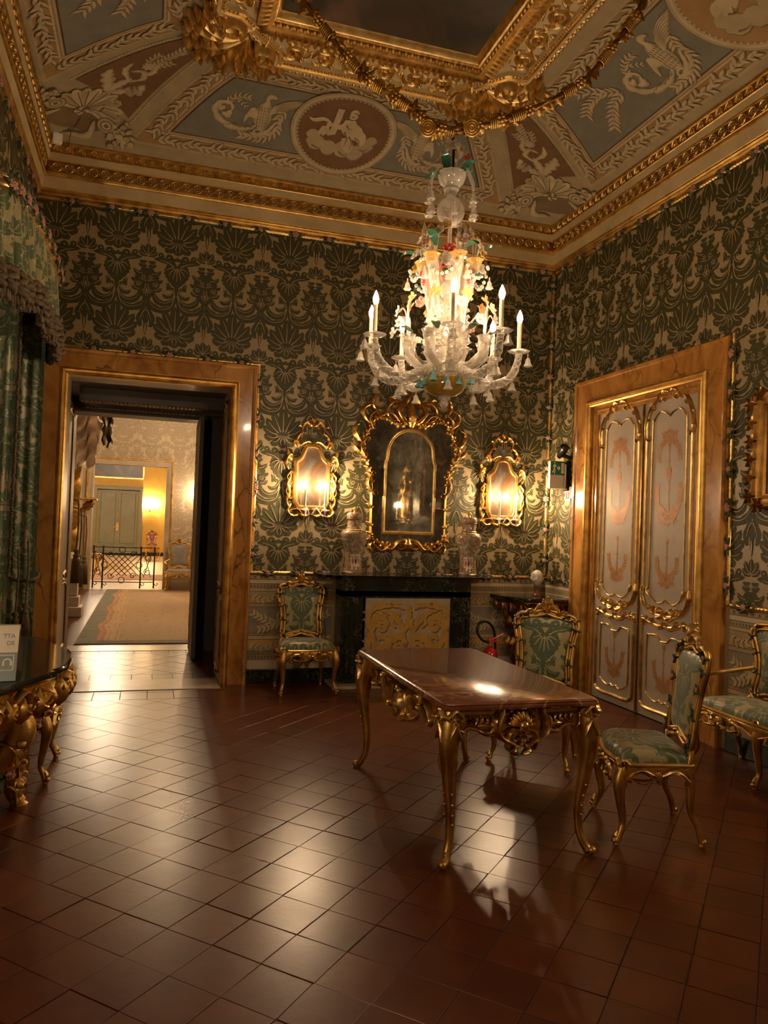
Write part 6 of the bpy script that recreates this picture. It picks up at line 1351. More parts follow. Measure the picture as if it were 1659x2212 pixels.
ys, xs = zigx(-5.185, -5.385, -1.98, .012, 3); curtain_sheet('drape', ys, xs, .03, 3.25, cu2, None, 480, .2); fringe(cu2, [(-5.175, -1.99, 3.1), (-5.175, -1.99, 2.2), (-5.18, -1.99, 1.2)], .025, .020, .010)
tassel((-5.16, -1.31, .90), .36, 'brown fringed tassel hanging in front of the tied curtain'); tassel((-5.22, -1.36, .84), .36, 'brown fringed tassel hanging on the window side of the tied curtain')
pe = empty('curtain_pelmet', (0, 0, 0), label='gilt pelmet with roses and ruffled green damask valance over the window', cat='pelmet')
pp = cr([(-5.39, -1.09), (-5.16, -1.09), (-5.06, -1.15), (-5.025, -1.40), (-5.015, -1.85), (-5.02, -2.3), (-5.045, -2.65), (-5.075, -2.88), (-5.13, -3.0), (-5.25, -3.03), (-5.39, -3.03)], 7)
TT = tang(pp); NN = np.stack([-TT[:, 1], TT[:, 0]], 1); NN = NN if NN[30, 0] > 0 else -NN; n = len(pp); f = MB(); V = []
for p, nn in zip(pp, NN):
    for o, dz in ((-.04, .03), (.0, .035), (.018, .028), (.010, .012), (.020, -.006), (.016, -.03), (0, -.04), (-.04, -.04)): V.append((*(p + nn * o), 3.45 + dz))
f.add(np.array(V), ringfaces(n, 8)); f.add(*box(-W + .004, -5.06, -3.0, -1.12, 3.46, 3.475)); f.build('pelmet_board', 'gold_pale', pe, ang=50)
for i in range(6, n - 14, 4):
    p = (*(pp[i] + NN[i] * .018), 3.45); nr = (*NN[i], 0); put('rose', ROSE, pe, mw=basis(p, (0, 0, 1), nr) @ Matrix.Rotation(i, 4, 'Z') @ Matrix.Scale(1.25, 4))
    if i % 4 == 2: put('leaf_sprig', SPRIG, pe, mw=basis(p, (0, 0, 1), nr) @ Matrix.Rotation(i * .7, 4, 'Z') @ Matrix.Scale(1.2, 4))
dp = np.concatenate([[0], np.cumsum(np.linalg.norm(np.diff(pp, axis=0), axis=1))]); n = 420; q = np.linspace(0, dp[-1], n); bx = np.interp(q, dp, pp[:, 0]); by = np.interp(q, dp, pp[:, 1]); nx_ = np.interp(q, dp, NN[:, 0]); ny_ = np.interp(q, dp, NN[:, 1])
fold = .024 * np.sin(np.arange(n) * .42) + .010 * np.sin(np.arange(n) * .17); dl = .44 + .08 * np.abs(np.sin(q / dp[-1] * PI * 3)); V = []; A_ = []
for t in np.linspace(0, 1, 84):
    o = -.012 + fold * (.25 + .75 * t) + .02 * t; V.append(np.stack([bx + nx_ * o, by + ny_ * o, 3.42 - t * dl], 1)); A_.append(sample(q * 1.3, 3.42 - t * dl, .50, (0, .1)))
MB().add(np.concatenate(V), [(j * n + i, j * n + i + 1, (j + 1) * n + i + 1, (j + 1) * n + i) for j in range(83) for i in range(n - 1)]).build('valance', 'silk', pe, ang=180, attr=np.concatenate(A_))
fringe(pe, V[-1][::6], .10, .014, .008); rf = MB()
for k_ in range(4):
    Q = V[-1][::3].copy(); Q[:, 2] += .07 - .034 * k_; m_ = len(Q); w_ = .012 + .010 * np.sin(np.arange(m_) * 2.1 + k_); Q[:, 0] += nx_[::3] * w_; Q[:, 1] += ny_[::3] * w_; Q[:, 2] += .012 * np.sin(np.arange(m_) * 1.3 + 2 * k_); rf.add(*tube(Q, .021, 6))
rf.build('ruffle', 'fringe', pe, ang=180)
# ================================================================== CHANDELIER
CH = np.array([-2.70, -3.60, 0.0]); FRT = np.array([-.364, -.931]); RGT = np.array([.931, -.364])
chd = empty('chandelier', (CH[0], CH[1], 2.29), label='blown glass chandelier with flowers, leaves and lit candle bulbs over the table', cat='chandelier')
def loc_(deg, r, z): a = math.radians(deg); d = FRT * math.cos(a) + RGT * math.sin(a); return np.array([d[0] * r, d[1] * r, z - 2.29])
def twist(P, r, lobes=6, tw=40, k=16, amp=.17):
    V, F = tube(P, r, k); P = np.asarray(P); n = len(P); V = V.reshape(n, k, 3); d = np.concatenate([[0], np.cumsum(np.linalg.norm(np.diff(P, axis=0), axis=1))]); an = np.arange(k) / k * 2 * PI
    s = 1 + amp * np.sin(lobes / 2 * an[None] + d[:, None] * tw); return (P[:, None] + (V - P[:, None]) * s[..., None]).reshape(-1, 3), F
def helix(mb, P, r, m=1, nn=3, tw=70, rr=.0022):
    n = len(P); T = tang(P); a = np.array([.3, .2, 1.]); d = np.concatenate([[0], np.cumsum(np.linalg.norm(np.diff(P, axis=0), axis=1))]); q = np.linspace(0, d[-1], n * 3)
    Pq = np.stack([np.interp(q, d, P[:, i]) for i in range(3)], 1); Tq = tang(Pq); rq = np.interp(q, d, r); N = a - Tq * (Tq @ a)[:, None]; N /= np.linalg.norm(N, axis=1, keepdims=True); B = np.cross(Tq, N)
    for k in range(nn): an = q * tw + k * 2 * PI / nn; mb.add(*tube(Pq + rq[:, None] * (np.cos(an)[:, None] * N + np.sin(an)[:, None] * B), rr, 4), m)
def lz(pr, k=20, p=(0, 0, 0), fl=None): return lathe([(r, z) for r, z in pr], k, p, fl)
# central column: stacked blown balls, bowl, globe, crown cup
b = MB()
for z, r in ((2.52, .05), (2.60, .065), (2.70, .05), (2.79, .06), (2.88, .045), (2.98, .055), (3.08, .04), (3.17, .05)): b.add(*lz([(.012, -r * .95), (r * .6, -r * .7), (r, 0), (r * .6, r * .7), (.012, r * .95)], 16, (0, 0, z - 2.29), (8, .18)))
b.add(*tube([(0, 0, .15), (0, 0, 1.30)], .012, 8)); b.add(*lz([(.014, 1.22), (.03, 1.24), (.022, 1.27), (.035, 1.30), (.02, 1.33)], 14)); b.build('glass_column', 'crystal_milk', chd, ang=60)
MB().add(*lz([(.02, .075), (.065, .08), (.105, .105), (.122, .138), (.124, .172), (.116, .176), (.108, .168), (.0, .14)], 40, (0, 0, 0), (20, .05))).build('amber_bowl', 'glass_amber', chd, ang=60)
fb = MB(); fb.add(*lz([(.0, .0), (.010, .012), (.026, .035), (.020, .05), (.034, .058), (.030, .072), (.05, .076), (.02, .08)], 16, (0, 0, 0), (8, .15))); fb.build('bottom_finial', 'crystal_milk', chd, ang=60)
t = np.linspace(-PI / 2, PI / 2, 13); MB().add(*lathe(np.stack([np.maximum(np.cos(t), .12) * .080, np.sin(t) * .082], 1), 36, (0, 0, 1.145), (18, .05))).build('glass_globe', 'crystal', chd, ang=180)
b = MB(); b.add(*lz([(.016, 1.225), (.02, 1.25), (.045, 1.27), (.040, 1.285), (.066, 1.31), (.078, 1.345), (.082, 1.365), (.074, 1.366), (.05, 1.33), (.01, 1.31)], 28, (0, 0, 0), (14, .08))); b.build('crown_cup', 'crystal_milk', chd, ang=60)
MB().add(*tube([(0, 0, 1.31), (.004, 0, 1.45), (0, 0, 1.575)], .010, 8)).build('hanging_rod', 'iron', chd)
# shared pieces
def bell():
    b = MB(); b.add(*tube([(0, 0, 0), (0, 0, -.02)], .0035, 5)); b.add(*lz([(.004, -.02), (.010, -.030), (.012, -.045), (.020, -.060), (.017, -.062), (.006, -.05)], 10, (0, 0, 0), (5, .25))); return b
def flower(k=6, r=.034):
    b = MB(); b.add(*ball((0, 0, .006), .010, 8, 5), 1)
    for i in range(k):
        a = i * 2 * PI / k; pl = plane(((0, 0, 0), (math.cos(a), math.sin(a), .35), (-math.sin(a), math.cos(a), 0), (0, 0, 1))); carve(b, [(np.array([(.004, 0), (r * .4, 0), (r * .8, 0), (r, 0)]), np.array([.004, r * .36, r * .42, r * .15]), .006)], pl)
    return b
def gleaf(L_=.11, w=.032):
    b = MB(); pl = lambda P, h: np.stack([P[:, 0], P[:, 1], h + .05 * np.sin(P[:, 0] / L_ * 2.2)], 1); carve(b, [S2([(0, 0), (L_ * .5, 0), (L_, 0)], w, 6, .18, 6, h=.006)], pl); return b
BELLS = {m: bell().mesh('bell_drop', m) for m in ('crystal_milk', 'glass_blue')}
FLOW = {m: flower(6, .036).mesh('glass_flower', [m, 'glass_yellow']) for m in ('glass_pink', 'crystal_milk', 'glass_red', 'glass_yellow')}
GLEAF = gleaf().mesh('glass_leaf', 'glass_green'); BERRY = MB()
for i in range(6): BERRY.add(*ball((0, 0, -.012 * i), .020 - .0022 * i, 8, 5, .5))
BERRYM = BERRY.mesh('glass_berry', 'glass_red')
def orient(p, nrm, spin=0, s=1.0):
    n_ = Vector(nrm).normalized(); q = n_.to_track_quat('Z', 'Y').to_matrix().to_4x4(); return Matrix.Translation(Vector(p)) @ q @ Matrix.Rotation(spin, 4, 'Z') @ Matrix.Scale(s, 4)
def leaf_at(p, dirv, s=1.0, up=(0, 0, 1)):
    u = Vector(dirv).normalized(); n_ = Vector(up); n_ = (n_ - u * n_.dot(u)).normalized(); put('glass_leaf', GLEAF, chd, mw=basis(p, u, n_) @ Matrix.Scale(s, 4))
# eight arms
for i, deg in enumerate((4, 40, 106, 140, 180, -62, -98, -142)):
    Q = cr([loc_(deg, .05, 2.56), loc_(deg, .14, 2.50), loc_(deg, .25, 2.455), loc_(deg, .36, 2.475), loc_(deg, .425, 2.55), loc_(deg, .445, 2.635)], 9); n = len(Q)
    am = MB(); V, F = twist(Q, np.interp(np.linspace(0, 1, n), [0, .25, .6, 1], [.020, .026, .024, .018]), 6, 60, 14); am.add(V, F); helix(am, Q, np.interp(np.linspace(0, 1, n), [0, .25, .6, 1], [.020, .026, .024, .018]) * 1.06)
    c = loc_(deg, .445, 2.635); am.add(*lz([(.012, -.01), (.022, .0), (.018, .012), (.058, .022), (.064, .028), (.060, .030), (.02, .026), (.017, .045), (.010, .046)], 22, c, (16, .05)))
    for q in (Q[int(n * .35)], Q[int(n * .62)]): am.add(*lz([(.015, -.012), (.036, -.006), (.040, 0), (.036, .006), (.015, .012)], 14, q, (10, .3)))
    ao = am.build('arm', ['crystal', 'crystal_milk'], chd, ang=60)
    candle_on(ao, tuple(c + np.array([0, 0, .042])), .150, 'bulb_chandelier', .0125)
    for q, mt_ in ((c + np.array([0, 0, .018]) + .058 * (loc_(deg, 1, 2.29)), 'crystal_milk'), (Q[int(n * .72)] - np.array([0, 0, .02]), 'crystal_milk'), (Q[int(n * .45)] - np.array([0, 0, .022]), 'crystal_milk'), (Q[int(n * .16)] - np.array([0, 0, .02]), 'glass_blue')): put('bell_drop', BELLS[mt_], chd, mw=Matrix.Translation(Vector(q)) @ Matrix.Scale(1.25, 4))
# upper horns with amber mouths and finials
for i in range(6):
    deg = 20 + i * 60; h_ = MB(); Q = np.array([loc_(deg, .085, 2.80), loc_(deg, .10, 2.90), loc_(deg, .125, 3.02), loc_(deg, .15, 3.13)]); V, F = twist(cr(Q, 6), np.linspace(.016, .034, 19), 6, 55, 14); h_.add(V, F)
    for z, r in ((2.62, .030), (2.68, .036), (2.75, .042), (2.81, .030)): h_.add(*lz([(.010, -r), (r * .8, -r * .5), (r, 0), (r * .8, r * .5), (.010, r)], 12, loc_(deg, .10 if z < 2.7 else .09, z), (8, .2)))
    ho = h_.build('horn', 'crystal_milk', chd, ang=60); top = loc_(deg, .15, 3.13)
    MB().add(*lz([(.030, -.03), (.036, -.01), (.044, .012), (.050, .016), (.040, .018), (.01, .0)], 18, top, (12, .08))).build('horn_mouth', 'glass_yellow', ho, ang=60)
    if i % 2 == 0: MB().add(*lz([(.008, 0), (.012, .05), (.020, .09), (.012, .11), (.008, .13), (.014, .17), (.010, .19), (.016, .205), (.006, .235), (.001, .26)], 12, top, (6, .1))).build('finial', 'crystal', ho, ang=60)
    for j, (da, r, z, m_) in enumerate(((0, .19, 3.20, 'glass_pink'), (18, .16, 3.26, 'crystal_milk'), (-20, .21, 3.14, ('glass_red', 'glass_yellow', 'crystal_milk')[i % 3]), (30, .13, 3.30, 'glass_yellow'))):
        p = loc_(deg + da, r, z); MB().add(*tube(cr([top * .9, (top + p) / 2 + np.array([0, 0, .04]), p], 5), .0035, 5)).build('stalk', 'crystal_milk', chd); put('glass_flower', FLOW[m_], chd, mw=orient(p, loc_(deg + da, 1, 2.29 + .5), i + j, 1.0))
    leaf_at(loc_(deg + 14, .17, 3.18), loc_(deg + 14, 1, 2.29 + (.2 if i % 2 else -.6)), .95); leaf_at(loc_(deg - 24, .15, 3.02), loc_(deg - 24, 1, 2.29 - .5), .8)
    put('glass_berry', BERRYM, chd, mw=Matrix.Translation(Vector(loc_(deg + 30, .15, 3.06))) @ Matrix.Scale(1.15, 4))
    # bead swags between horns
    a_, c_2 = loc_(deg, .19, 3.12), loc_(deg + 60, .19, 3.12); sw = MB()
    for k in range(9): q = (k + .5) / 9; p = a_ * (1 - q) + c_2 * q; p = p + np.array([p[0] * .22, p[1] * .22, -.22 * q * (1 - q) * 2]); sw.add(*ball(p, .0115, 7, 5))
    sw.build('bead_swag', 'crystal_milk', chd, ang=180, kind='stuff')
    put('bell_drop', BELLS['crystal_milk'], chd, mw=Matrix.Translation(Vector(loc_(deg + 6, .235, 3.05))) @ Matrix.Scale(1.1, 4))
# middle tier: horns of flowers and stalks between the arms
for i in range(8):
    deg = 22 + i * 45; Q = cr([loc_(deg, .06, 2.55), loc_(deg, .15, 2.54), loc_(deg, .22, 2.60), loc_(deg, .235, 2.68)], 7); h_ = MB(); V, F = twist(Q, np.linspace(.014, .034, len(Q)), 6, 55, 14); h_.add(V, F); h_.add(*lz([(.030, -.02), (.044, .010), (.048, .014), (.038, .012), (.01, -.01)], 16, Q[-1], (12, .1))); h_.build('flower_horn', 'crystal_milk' if i % 2 else 'crystal', chd, ang=60)
    for j, (da, r, z, m_) in enumerate(((-7, .28, 2.83, 'glass_pink'), (6, .22, 2.90, 'glass_yellow'), (12, .31, 2.74, 'crystal_milk'))):
        p = loc_(deg + da, r, z); MB().add(*tube(cr([Q[-1], loc_(deg + da * .5, .24, z - .03), loc_(deg + da, r * .92, z + .02), p], 5), .005, 6)).build('stalk', 'crystal_milk', chd); put('glass_flower', FLOW[m_], chd, mw=orient(p, loc_(deg + da, 1, 2.29 + .2), i + j, .95))
    leaf_at(loc_(deg + 10, .22, 2.70), loc_(deg + 14, 1, 2.29 - .3), .85)
    if i % 2: put('bell_drop', BELLS['glass_blue'], chd, mw=Matrix.Translation(Vector(loc_(deg, .16, 2.50))) @ Matrix.Scale(1.2, 4))
# spiky pagoda stems
for i in range(4):
    deg = 65 + i * 90; s_ = MB(); p = loc_(deg, .13, 2.62)
    for k in range(7): s_.add(*lz([(.004, 0), (.030 - .003 * k, .006), (.004, .022)], 12, p + np.array([0, 0, .036 * k]), (10, .3)))
    s_.build('pagoda_stem', 'crystal_milk', chd, ang=60)
# crown: leaves, flowers and hanging bells
for k, deg in enumerate((-30, -80, 60, 120, 190, 240)): leaf_at(loc_(deg, .05, 3.64), loc_(deg, 1, 2.29 + (.7 if k == 0 else -.9 if k == 1 else .1)), 1.0)
for k, (deg, r, z, m_) in enumerate(((-10, .03, 3.80, 'crystal_milk'), (50, .06, 3.77, 'crystal_milk'), (-70, .07, 3.74, 'glass_pink'), (110, .08, 3.75, 'glass_red'), (180, .05, 3.78, 'crystal_milk'))): p = loc_(deg, r, z); MB().add(*tube([(0, 0, 1.34), p], .0035, 5)).build('stalk', 'crystal_milk', chd); put('glass_flower', FLOW[m_], chd, mw=orient(p, loc_(deg, 1, 2.29 + .4), k, 1.15))
for k, deg in enumerate((-85, -60, 80, 105, 170)):
    Q = cr([loc_(deg, .02, 3.62), loc_(deg, .08, 3.68), loc_(deg, .125, 3.60), loc_(deg, .13, 3.55)], 6); MB().add(*tube(Q, .006, 6)).build('crown_arm', 'crystal_milk', chd); put('bell_drop', BELLS['crystal_milk'], chd, mw=Matrix.Translation(Vector(Q[-1])) @ Matrix.Scale(1.2, 4)); put('bell_drop', BELLS['crystal_milk'], chd, mw=Matrix.Translation(Vector(Q[-1] + np.array([.005, 0, -.07]))) @ Matrix.Scale(1.3, 4))

# ---- gilt garland that carries the chandelier
gd_ = empty('ceiling_garland', (-2.70, -3.64, 3.86), label='gilded leaf and flower garland swagged from the ceiling down to the chandelier', cat='garland')
ct, sn = math.cos(-.262), math.sin(-.262)
def gp(s, z): return (s * ct, s * sn, z - 3.86)
LP = cr([gp(0.0, 3.875), gp(-.135, 3.905), gp(-.31, 4.03), gp(-.5, 4.145), gp(-.67, 4.31), gp(-.9, 4.59), gp(-1.12, 4.95), gp(-1.30, 5.36)], 10); RP = cr([gp(0, 3.875), gp(.2, 3.94), gp(.355, 3.995), gp(.705, 4.2), gp(.915, 4.46), gp(1.07, 4.715), gp(1.22, 5.05), gp(1.32, 5.36)], 10)
for Q, sd in ((LP, 1), (RP, 2)):
    n = len(Q); r_ = random.Random(sd); s_ = MB(); s_.add(*tube(Q, .014 + .004 * np.sin(np.arange(n) * 1.7), 7)); s_.add(*tube(Q + np.stack([.016 * np.sin(np.arange(n) * .9), .016 * np.cos(np.arange(n) * .9), 0 * np.arange(n)], 1), .007, 5)); so = s_.build('garland_stem', 'gold_dark', gd_, ang=180)
    T = tang(Q)
    for k in range(2, n - 2, 2):
        o = Q[k]; d = T[k]; nr = np.array([FRT[0], FRT[1], -.4]); nr = nr - d * (nr @ d); nr /= np.linalg.norm(nr); v_ = np.cross(nr, d); L_ = MB()
        typ = (k // 2) % 8
        if typ in (0, 1, 4, 5):
            for j in range(5): a_ = r_.uniform(-.9, .9) + (PI if j % 2 else 0) * 0; L_m = r_.uniform(.05, .085); carve(L_, [S2([(0, 0), (L_m * .5 * math.cos(a_), L_m * .5 * math.sin(a_)), (L_m * math.cos(a_ * 1.3), L_m * math.sin(a_ * 1.3))], .020, 3, .45, 5, h=.014)], plane((o, d * (1 if j % 2 else -1), v_, nr * r_.uniform(.6, 1) + v_ * r_.uniform(-.6, .6))))
            L_.build('gilt_leaf', 'gold_dark' if typ < 2 else 'gold', so, ang=70, kind='stuff')
        elif typ in (2, 6):
            for j in range(7):
                cc2 = o + d * (j - 3) * .012; an = np.arange(10) / 10 * 2 * PI; L_.add(*tube(cc2 + .028 * (np.cos(an)[:, None] * v_ + np.sin(an)[:, None] * nr), .0055, 5, True))
            L_.build('gilt_collar', 'gold', so, ang=180)
        else:
            for j in range(6): a_ = j * PI / 3; V, F = ball((0, 0, 0), .015, 6, 4, .7); L_.add(V + o + nr * .02 + .022 * (math.cos(a_) * d + math.sin(a_) * v_), F)
            V, F = ball((0, 0, 0), .013, 6, 4); L_.add(V + o + nr * .028, F); L_.build('gilt_flower', 'gold', so, ang=180)
for s, z in ((-.16, 3.885), (.09, 3.90)):
    L_ = MB(); o = np.array(gp(s, z)); nr = np.array([FRT[0], FRT[1], -.25]); nr /= np.linalg.norm(nr); u_ = np.array([ct, sn, 0]); v_ = np.cross(nr, u_); v_ /= np.linalg.norm(v_); o = o + nr * .03; an = np.arange(24) / 24 * 2 * PI
    for rr in (.044, .030, .016): L_.add(*tube(o + rr * (np.cos(an)[:, None] * u_ + np.sin(an)[:, None] * v_), .0055, 6, True))
    V, F = lathe([(0, 0), (.044, .0), (.044, .004), (0, .006)], 24); L_.add(o + V[:, :1] * u_ + V[:, 1:2] * v_ - V[:, 2:3] * nr, F); L_.build('roundel', 'gold', gd_, ang=60)

# ================================================================== BEYOND THE DOORWAY
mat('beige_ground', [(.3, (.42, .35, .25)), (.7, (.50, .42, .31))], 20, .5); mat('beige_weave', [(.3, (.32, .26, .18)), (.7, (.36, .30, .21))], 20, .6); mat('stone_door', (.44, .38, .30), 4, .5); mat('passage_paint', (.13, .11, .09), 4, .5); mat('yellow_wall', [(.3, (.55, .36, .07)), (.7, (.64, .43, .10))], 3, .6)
mat('grey_green', [(.3, (.21, .23, .185)), (.7, (.26, .28, .23))], 3, .45); mat('sheer', (.78, .66, .58), 6, .6); mat('pink_rug', (.50, .33, .24), 5, .8); mat('pale_floor', (.55, .44, .34), 6, .4); fabric('silk_grey', (.26, .24, .22), (.19, .17, .16), .45, .3); fabric('silk_red', (.60, .45, .33), (.20, .012, .03), .5, .2)
P0, P1 = .30, 2.05; PXL = -5.19
fl2 = MB().add(*box(PXL, DX1 + .25, 0.0, 2.46, -.06, -.006)).build('floor', 'mortar', kind='structure', smooth=False); tl2 = MB(); hh = .1615
for i in range(-30, 31):
    for j in range(-30, 31):
        cx = -4.3 + (i - j) * hh; cy = 1.1 + (i + j) * hh; d = hh - .002; P = [(cx - d, cy), (cx, cy - d), (cx + d, cy), (cx, cy + d)]
        for a, c, k in ((0, PXL, -1), (0, DX1 + .2, 1), (1, .56, -1), (1, 1.86, 1)):
            P = clip_poly(P, a, c, k)
            if len(P) < 3: break
        if len(P) >= 3: tl2.add(*slab(P, -.012, rnd.uniform(-.001, .0006)))
for k in range(9):
    for y0 in (.285, 1.865): x = PXL + k * .2; tl2.add(*slab([(x, y0), (min(x + .196, DX1 + .2), y0), (min(x + .196, DX1 + .2), y0 + (.27 if y0 < 1 else .16)), (x, y0 + (.27 if y0 < 1 else .16))], -.012, 0))
tl2.build('tile_field', 'tile_far', fl2, ang=20, kind='stuff')
MB().add(*cbox(DX0 + .005, DX1 - .005, -.20, .28, -.004, .006, .002)).build('trim_20', 'threshold', kind='structure'); MB().add(*cbox(PXL + .005, DX1 + .1, 2.03, 2.46, -.05, .004, .002)).build('trim_21', 'threshold', kind='structure')
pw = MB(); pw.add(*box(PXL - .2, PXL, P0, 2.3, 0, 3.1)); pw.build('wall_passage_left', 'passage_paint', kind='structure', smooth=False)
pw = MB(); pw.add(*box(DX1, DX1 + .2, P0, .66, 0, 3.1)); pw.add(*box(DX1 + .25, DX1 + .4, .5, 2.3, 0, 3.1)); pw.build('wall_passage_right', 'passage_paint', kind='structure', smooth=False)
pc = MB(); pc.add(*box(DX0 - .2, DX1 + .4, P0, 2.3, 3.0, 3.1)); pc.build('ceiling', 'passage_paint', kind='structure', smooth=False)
# panelled reveals and lintel mouldings of the passage
for nm, mp_ in (('trim_22', lambda P, h: np.stack([PXL + np.broadcast_to(h, (len(P),)), P[:, 0] + .3, P[:, 1]], 1)), ('trim_23', lambda P, h: np.stack([DX1 - np.broadcast_to(h, (len(P),)), P[:, 0], P[:, 1]], 1))):
    b = MB(); b.add(mp_(np.array([(.0, 0), (.64 if nm == 'trim_23' else 1.7, 0), (.64 if nm == 'trim_23' else 1.7, 2.92), (.0, 2.92)]), .001), [(0, 1, 2, 3)], 1)
    for y0, y1, z0, z1 in (((.06, .58, .95, 2.8), (.06, .58, .1, .85)) if nm == 'trim_23' else ((.1, .8, .95, 2.8), (.1, .8, .1, .85), (.92, 1.6, .95, 2.8), (.92, 1.6, .1, .85))):
        carve(b, [(np.concatenate([cr([(y0, z0 + .06), (y0, z1 - .12), (y0 + .08, z1 - .03), ((y0 + y1) / 2, z1), (y1 - .08, z1 - .03), (y1, z1 - .12), (y1, z0 + .06), (y1 - .08, z0 + .02), ((y0 + y1) / 2, z0), (y0 + .08, z0 + .02)], 4, True), [(y0, z0 + .06)]]), .014, .018)], mp_)
        carve(b, [S2([((y0 + y1) / 2 - .08, z1), ((y0 + y1) / 2, z1 + .03), ((y0 + y1) / 2 + .08, z1)], .03, 4, .4, 6, h=.03), S2([((y0 + y1) / 2 - .06, z0), ((y0 + y1) / 2, z0 - .02), ((y0 + y1) / 2 + .06, z0)], .028, 4, .4, 6, h=.03)], mp_)
    b.build(nm, ['gold_dark', 'door_paint'], kind='structure', ang=60)
b = MB(); LZ = lambda P, h: np.stack([P[:, 0], P[:, 1], 2.92 - np.broadcast_to(h, (len(P),))], 1)
for y0, dz in ((1.15, .06), (1.45, .03), (1.75, .05)):
    b.add(*box(DX0, DX1 + .25, y0, y0 + .10, 2.92 - dz, 3.0), 0)
    for k in range(40): V, F = ball((0, 0, 0), .014, 6, 4); b.add(V + np.array([DX0 + .02 + k * .043, y0 + .0, 2.92 - dz]), F, 1)
b.build('trim_24', ['passage_paint', 'gold_dark'], kind='structure', ang=60)
# second opening, door leaf standing open
wb2 = MB(); 
for q in ((-7.2, PXL, 2.3, 2.44, 0, 4.6), (DX1 + .2, -1.3, 2.3, 2.44, 0, 4.6), (PXL, DX1 + .2, 2.3, 2.44, 2.86, 4.6), (-3.72, DX1 + .3, 2.0, 2.44, 0, 2.9), (PXL, DX1 + .25, 1.95, 2.3, 2.84, 3.0)): wb2.add(*box(*q))  # one box is a dark filler added to blacken the gap beside the leaf
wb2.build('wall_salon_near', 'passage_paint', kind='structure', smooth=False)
dl_ = empty('door_2', (-3.765, 1.98, .012), kind='structure'); b = MB(); b.add(*cbox(0, .045, -.62, 0, 0, 2.80, .004)); b.build('door_leaf', 'passage_paint', dl_)
b = MB(); r_ = random.Random(4)
for k in range(60): z = .02 + k * .046; b.add(*box(-.006 - r_.uniform(0, .006), 0, -.012, .006, z, z + .043))
b.build('fringed_edge', 'gold_dark', dl_, smooth=False); MB().add(*box(-.02, 0, -.05, -.02, 1.05, 1.17)).build('lock', 'gold', dl_, smooth=False)
# salon: floor, carpet, walls
Y2 = 10.42
MB().add(*box(-6.2, -1.3, 2.44, Y2, -.06, 0)).build('floor', 'tile_far', kind='structure', smooth=False)
w2 = MB(); 
for q in ((-6.4, -5.50, Y2, Y2 + .3, 0, 4.6), (-3.94, -1.3, Y2, Y2 + .3, 0, 4.6), (-5.50, -3.94, Y2, Y2 + .3, 2.80, 4.6)): w2.add(*box(*q))
wall2 = w2.build('wall_salon_far', 'beige_ground', kind='structure', smooth=False)
MSV = (MT['damask_green'], MT['damask_mid'], MT['damask_ground']); MT['damask_green'], MT['damask_mid'], MT['damask_ground'] = MT['beige_weave'], MT['beige_ground'], MT['beige_ground']
damask([(-6.0, -3.0, 2.95, 4.3), (-3.8, -3.0, 1.0, 2.95)], lambda P, h: np.stack([P[:, 0], Y2 - np.broadcast_to(h, (len(P),)), P[:, 1]], 1), .62, (-4.3, 3.5), wall2); MT['damask_green'], MT['damask_mid'], MT['damask_ground'] = MSV
MB().add(*box(-6.4, -5.72, 2.44, Y2, 0, 4.6)).build('wall_salon_left', 'beige_ground', kind='structure', smooth=False); MB().add(*box(-1.3, -1.1, 2.44, Y2, 0, 4.6)).build('wall_salon_right', 'beige_ground', kind='structure', smooth=False); MB().add(*box(-6.4, -1.1, 2.3, Y2 + .3, 4.6, 4.7)).build('ceiling', 'cream', kind='structure', smooth=False)
s3 = MB(); sweep(s3, [(-5.50, 0), (-5.50, 2.80), (-3.94, 2.80), (-3.94, 0)][::-1], [(0, 0), (0, .05), (.03, .055), (.035, .045), (.10, .05), (.11, .07), (.135, .075), (.145, .05), (.145, 0)], lambda P, h: np.stack([P[:, 0], Y2 - np.broadcast_to(h, (len(P),)), P[:, 1]], 1), mids=[0, 0, 0, 0, 1, 1, 1, 1]); s3.build('trim_25', ['stone_door', 'gold'], kind='structure', ang=40)
rg = empty('carpet', (0, 0, .001), label='worn beige carpet with orange wavy border in the salon beyond the doorway', cat='carpet')
mat('rug_field', [(.3, (.40, .29, .18)), (.5, (.46, .34, .22)), (.7, (.38, .27, .17))], 3, .9, sc=(4, 1, 1), detail=6, dist=1); mat('rug_blue', (.22, .23, .19), 5, .9); mat('rug_orange', (.46, .25, .14), 5, .9); mat('rug_sand', (.52, .38, .24), 5, .9)
MB().add(*box(-5.12, -1.8, 2.55, 10.3, 0, .012)).build('pile', 'rug_field', rg, smooth=False)
def wavy(x0, x1, amp, z, mt_, nm): 
    y = np.linspace(2.75, 10.25, 90); wv = amp * np.sin(y * 2.6) + amp * .6 * np.sin(y * 5.3 + 1); V = np.concatenate([np.stack([np.full(90, x0) if nm == 'border' else x0 + wv, y, np.full(90, z)], 1), np.stack([x1 + wv, y, np.full(90, z)], 1)]); MB().add(V, [(i, i + 90, i + 91, i + 1) for i in range(89)]).build(nm, mt_, rg, smooth=False)
wavy(-5.115, -4.88, .03, .0135, 'rug_blue', 'border'); wavy(-4.90, -4.80, .03, .0145, 'rug_orange', 'orange_band'); wavy(-4.80, -4.62, .03, .014, 'rug_sand', 'sand_band'); wavy(-4.665, -4.65, .03, .015, 'rug_orange', 'thin_line'); wavy(-4.87, -4.855, .03, .0155, 'rug_sand', 'thin_line'); wavy(-4.755, -4.745, .03, .015, 'rug_orange', 'thin_line')
MB().add(*box(-5.10, -1.9, 2.56, 2.74, .012, .0135)).build('end_border', 'rug_blue', rg, smooth=False); MB().add(*box(-4.85, -1.9, 2.76, 2.79, .012, .0145)).build('end_line', 'rug_orange', rg, smooth=False)
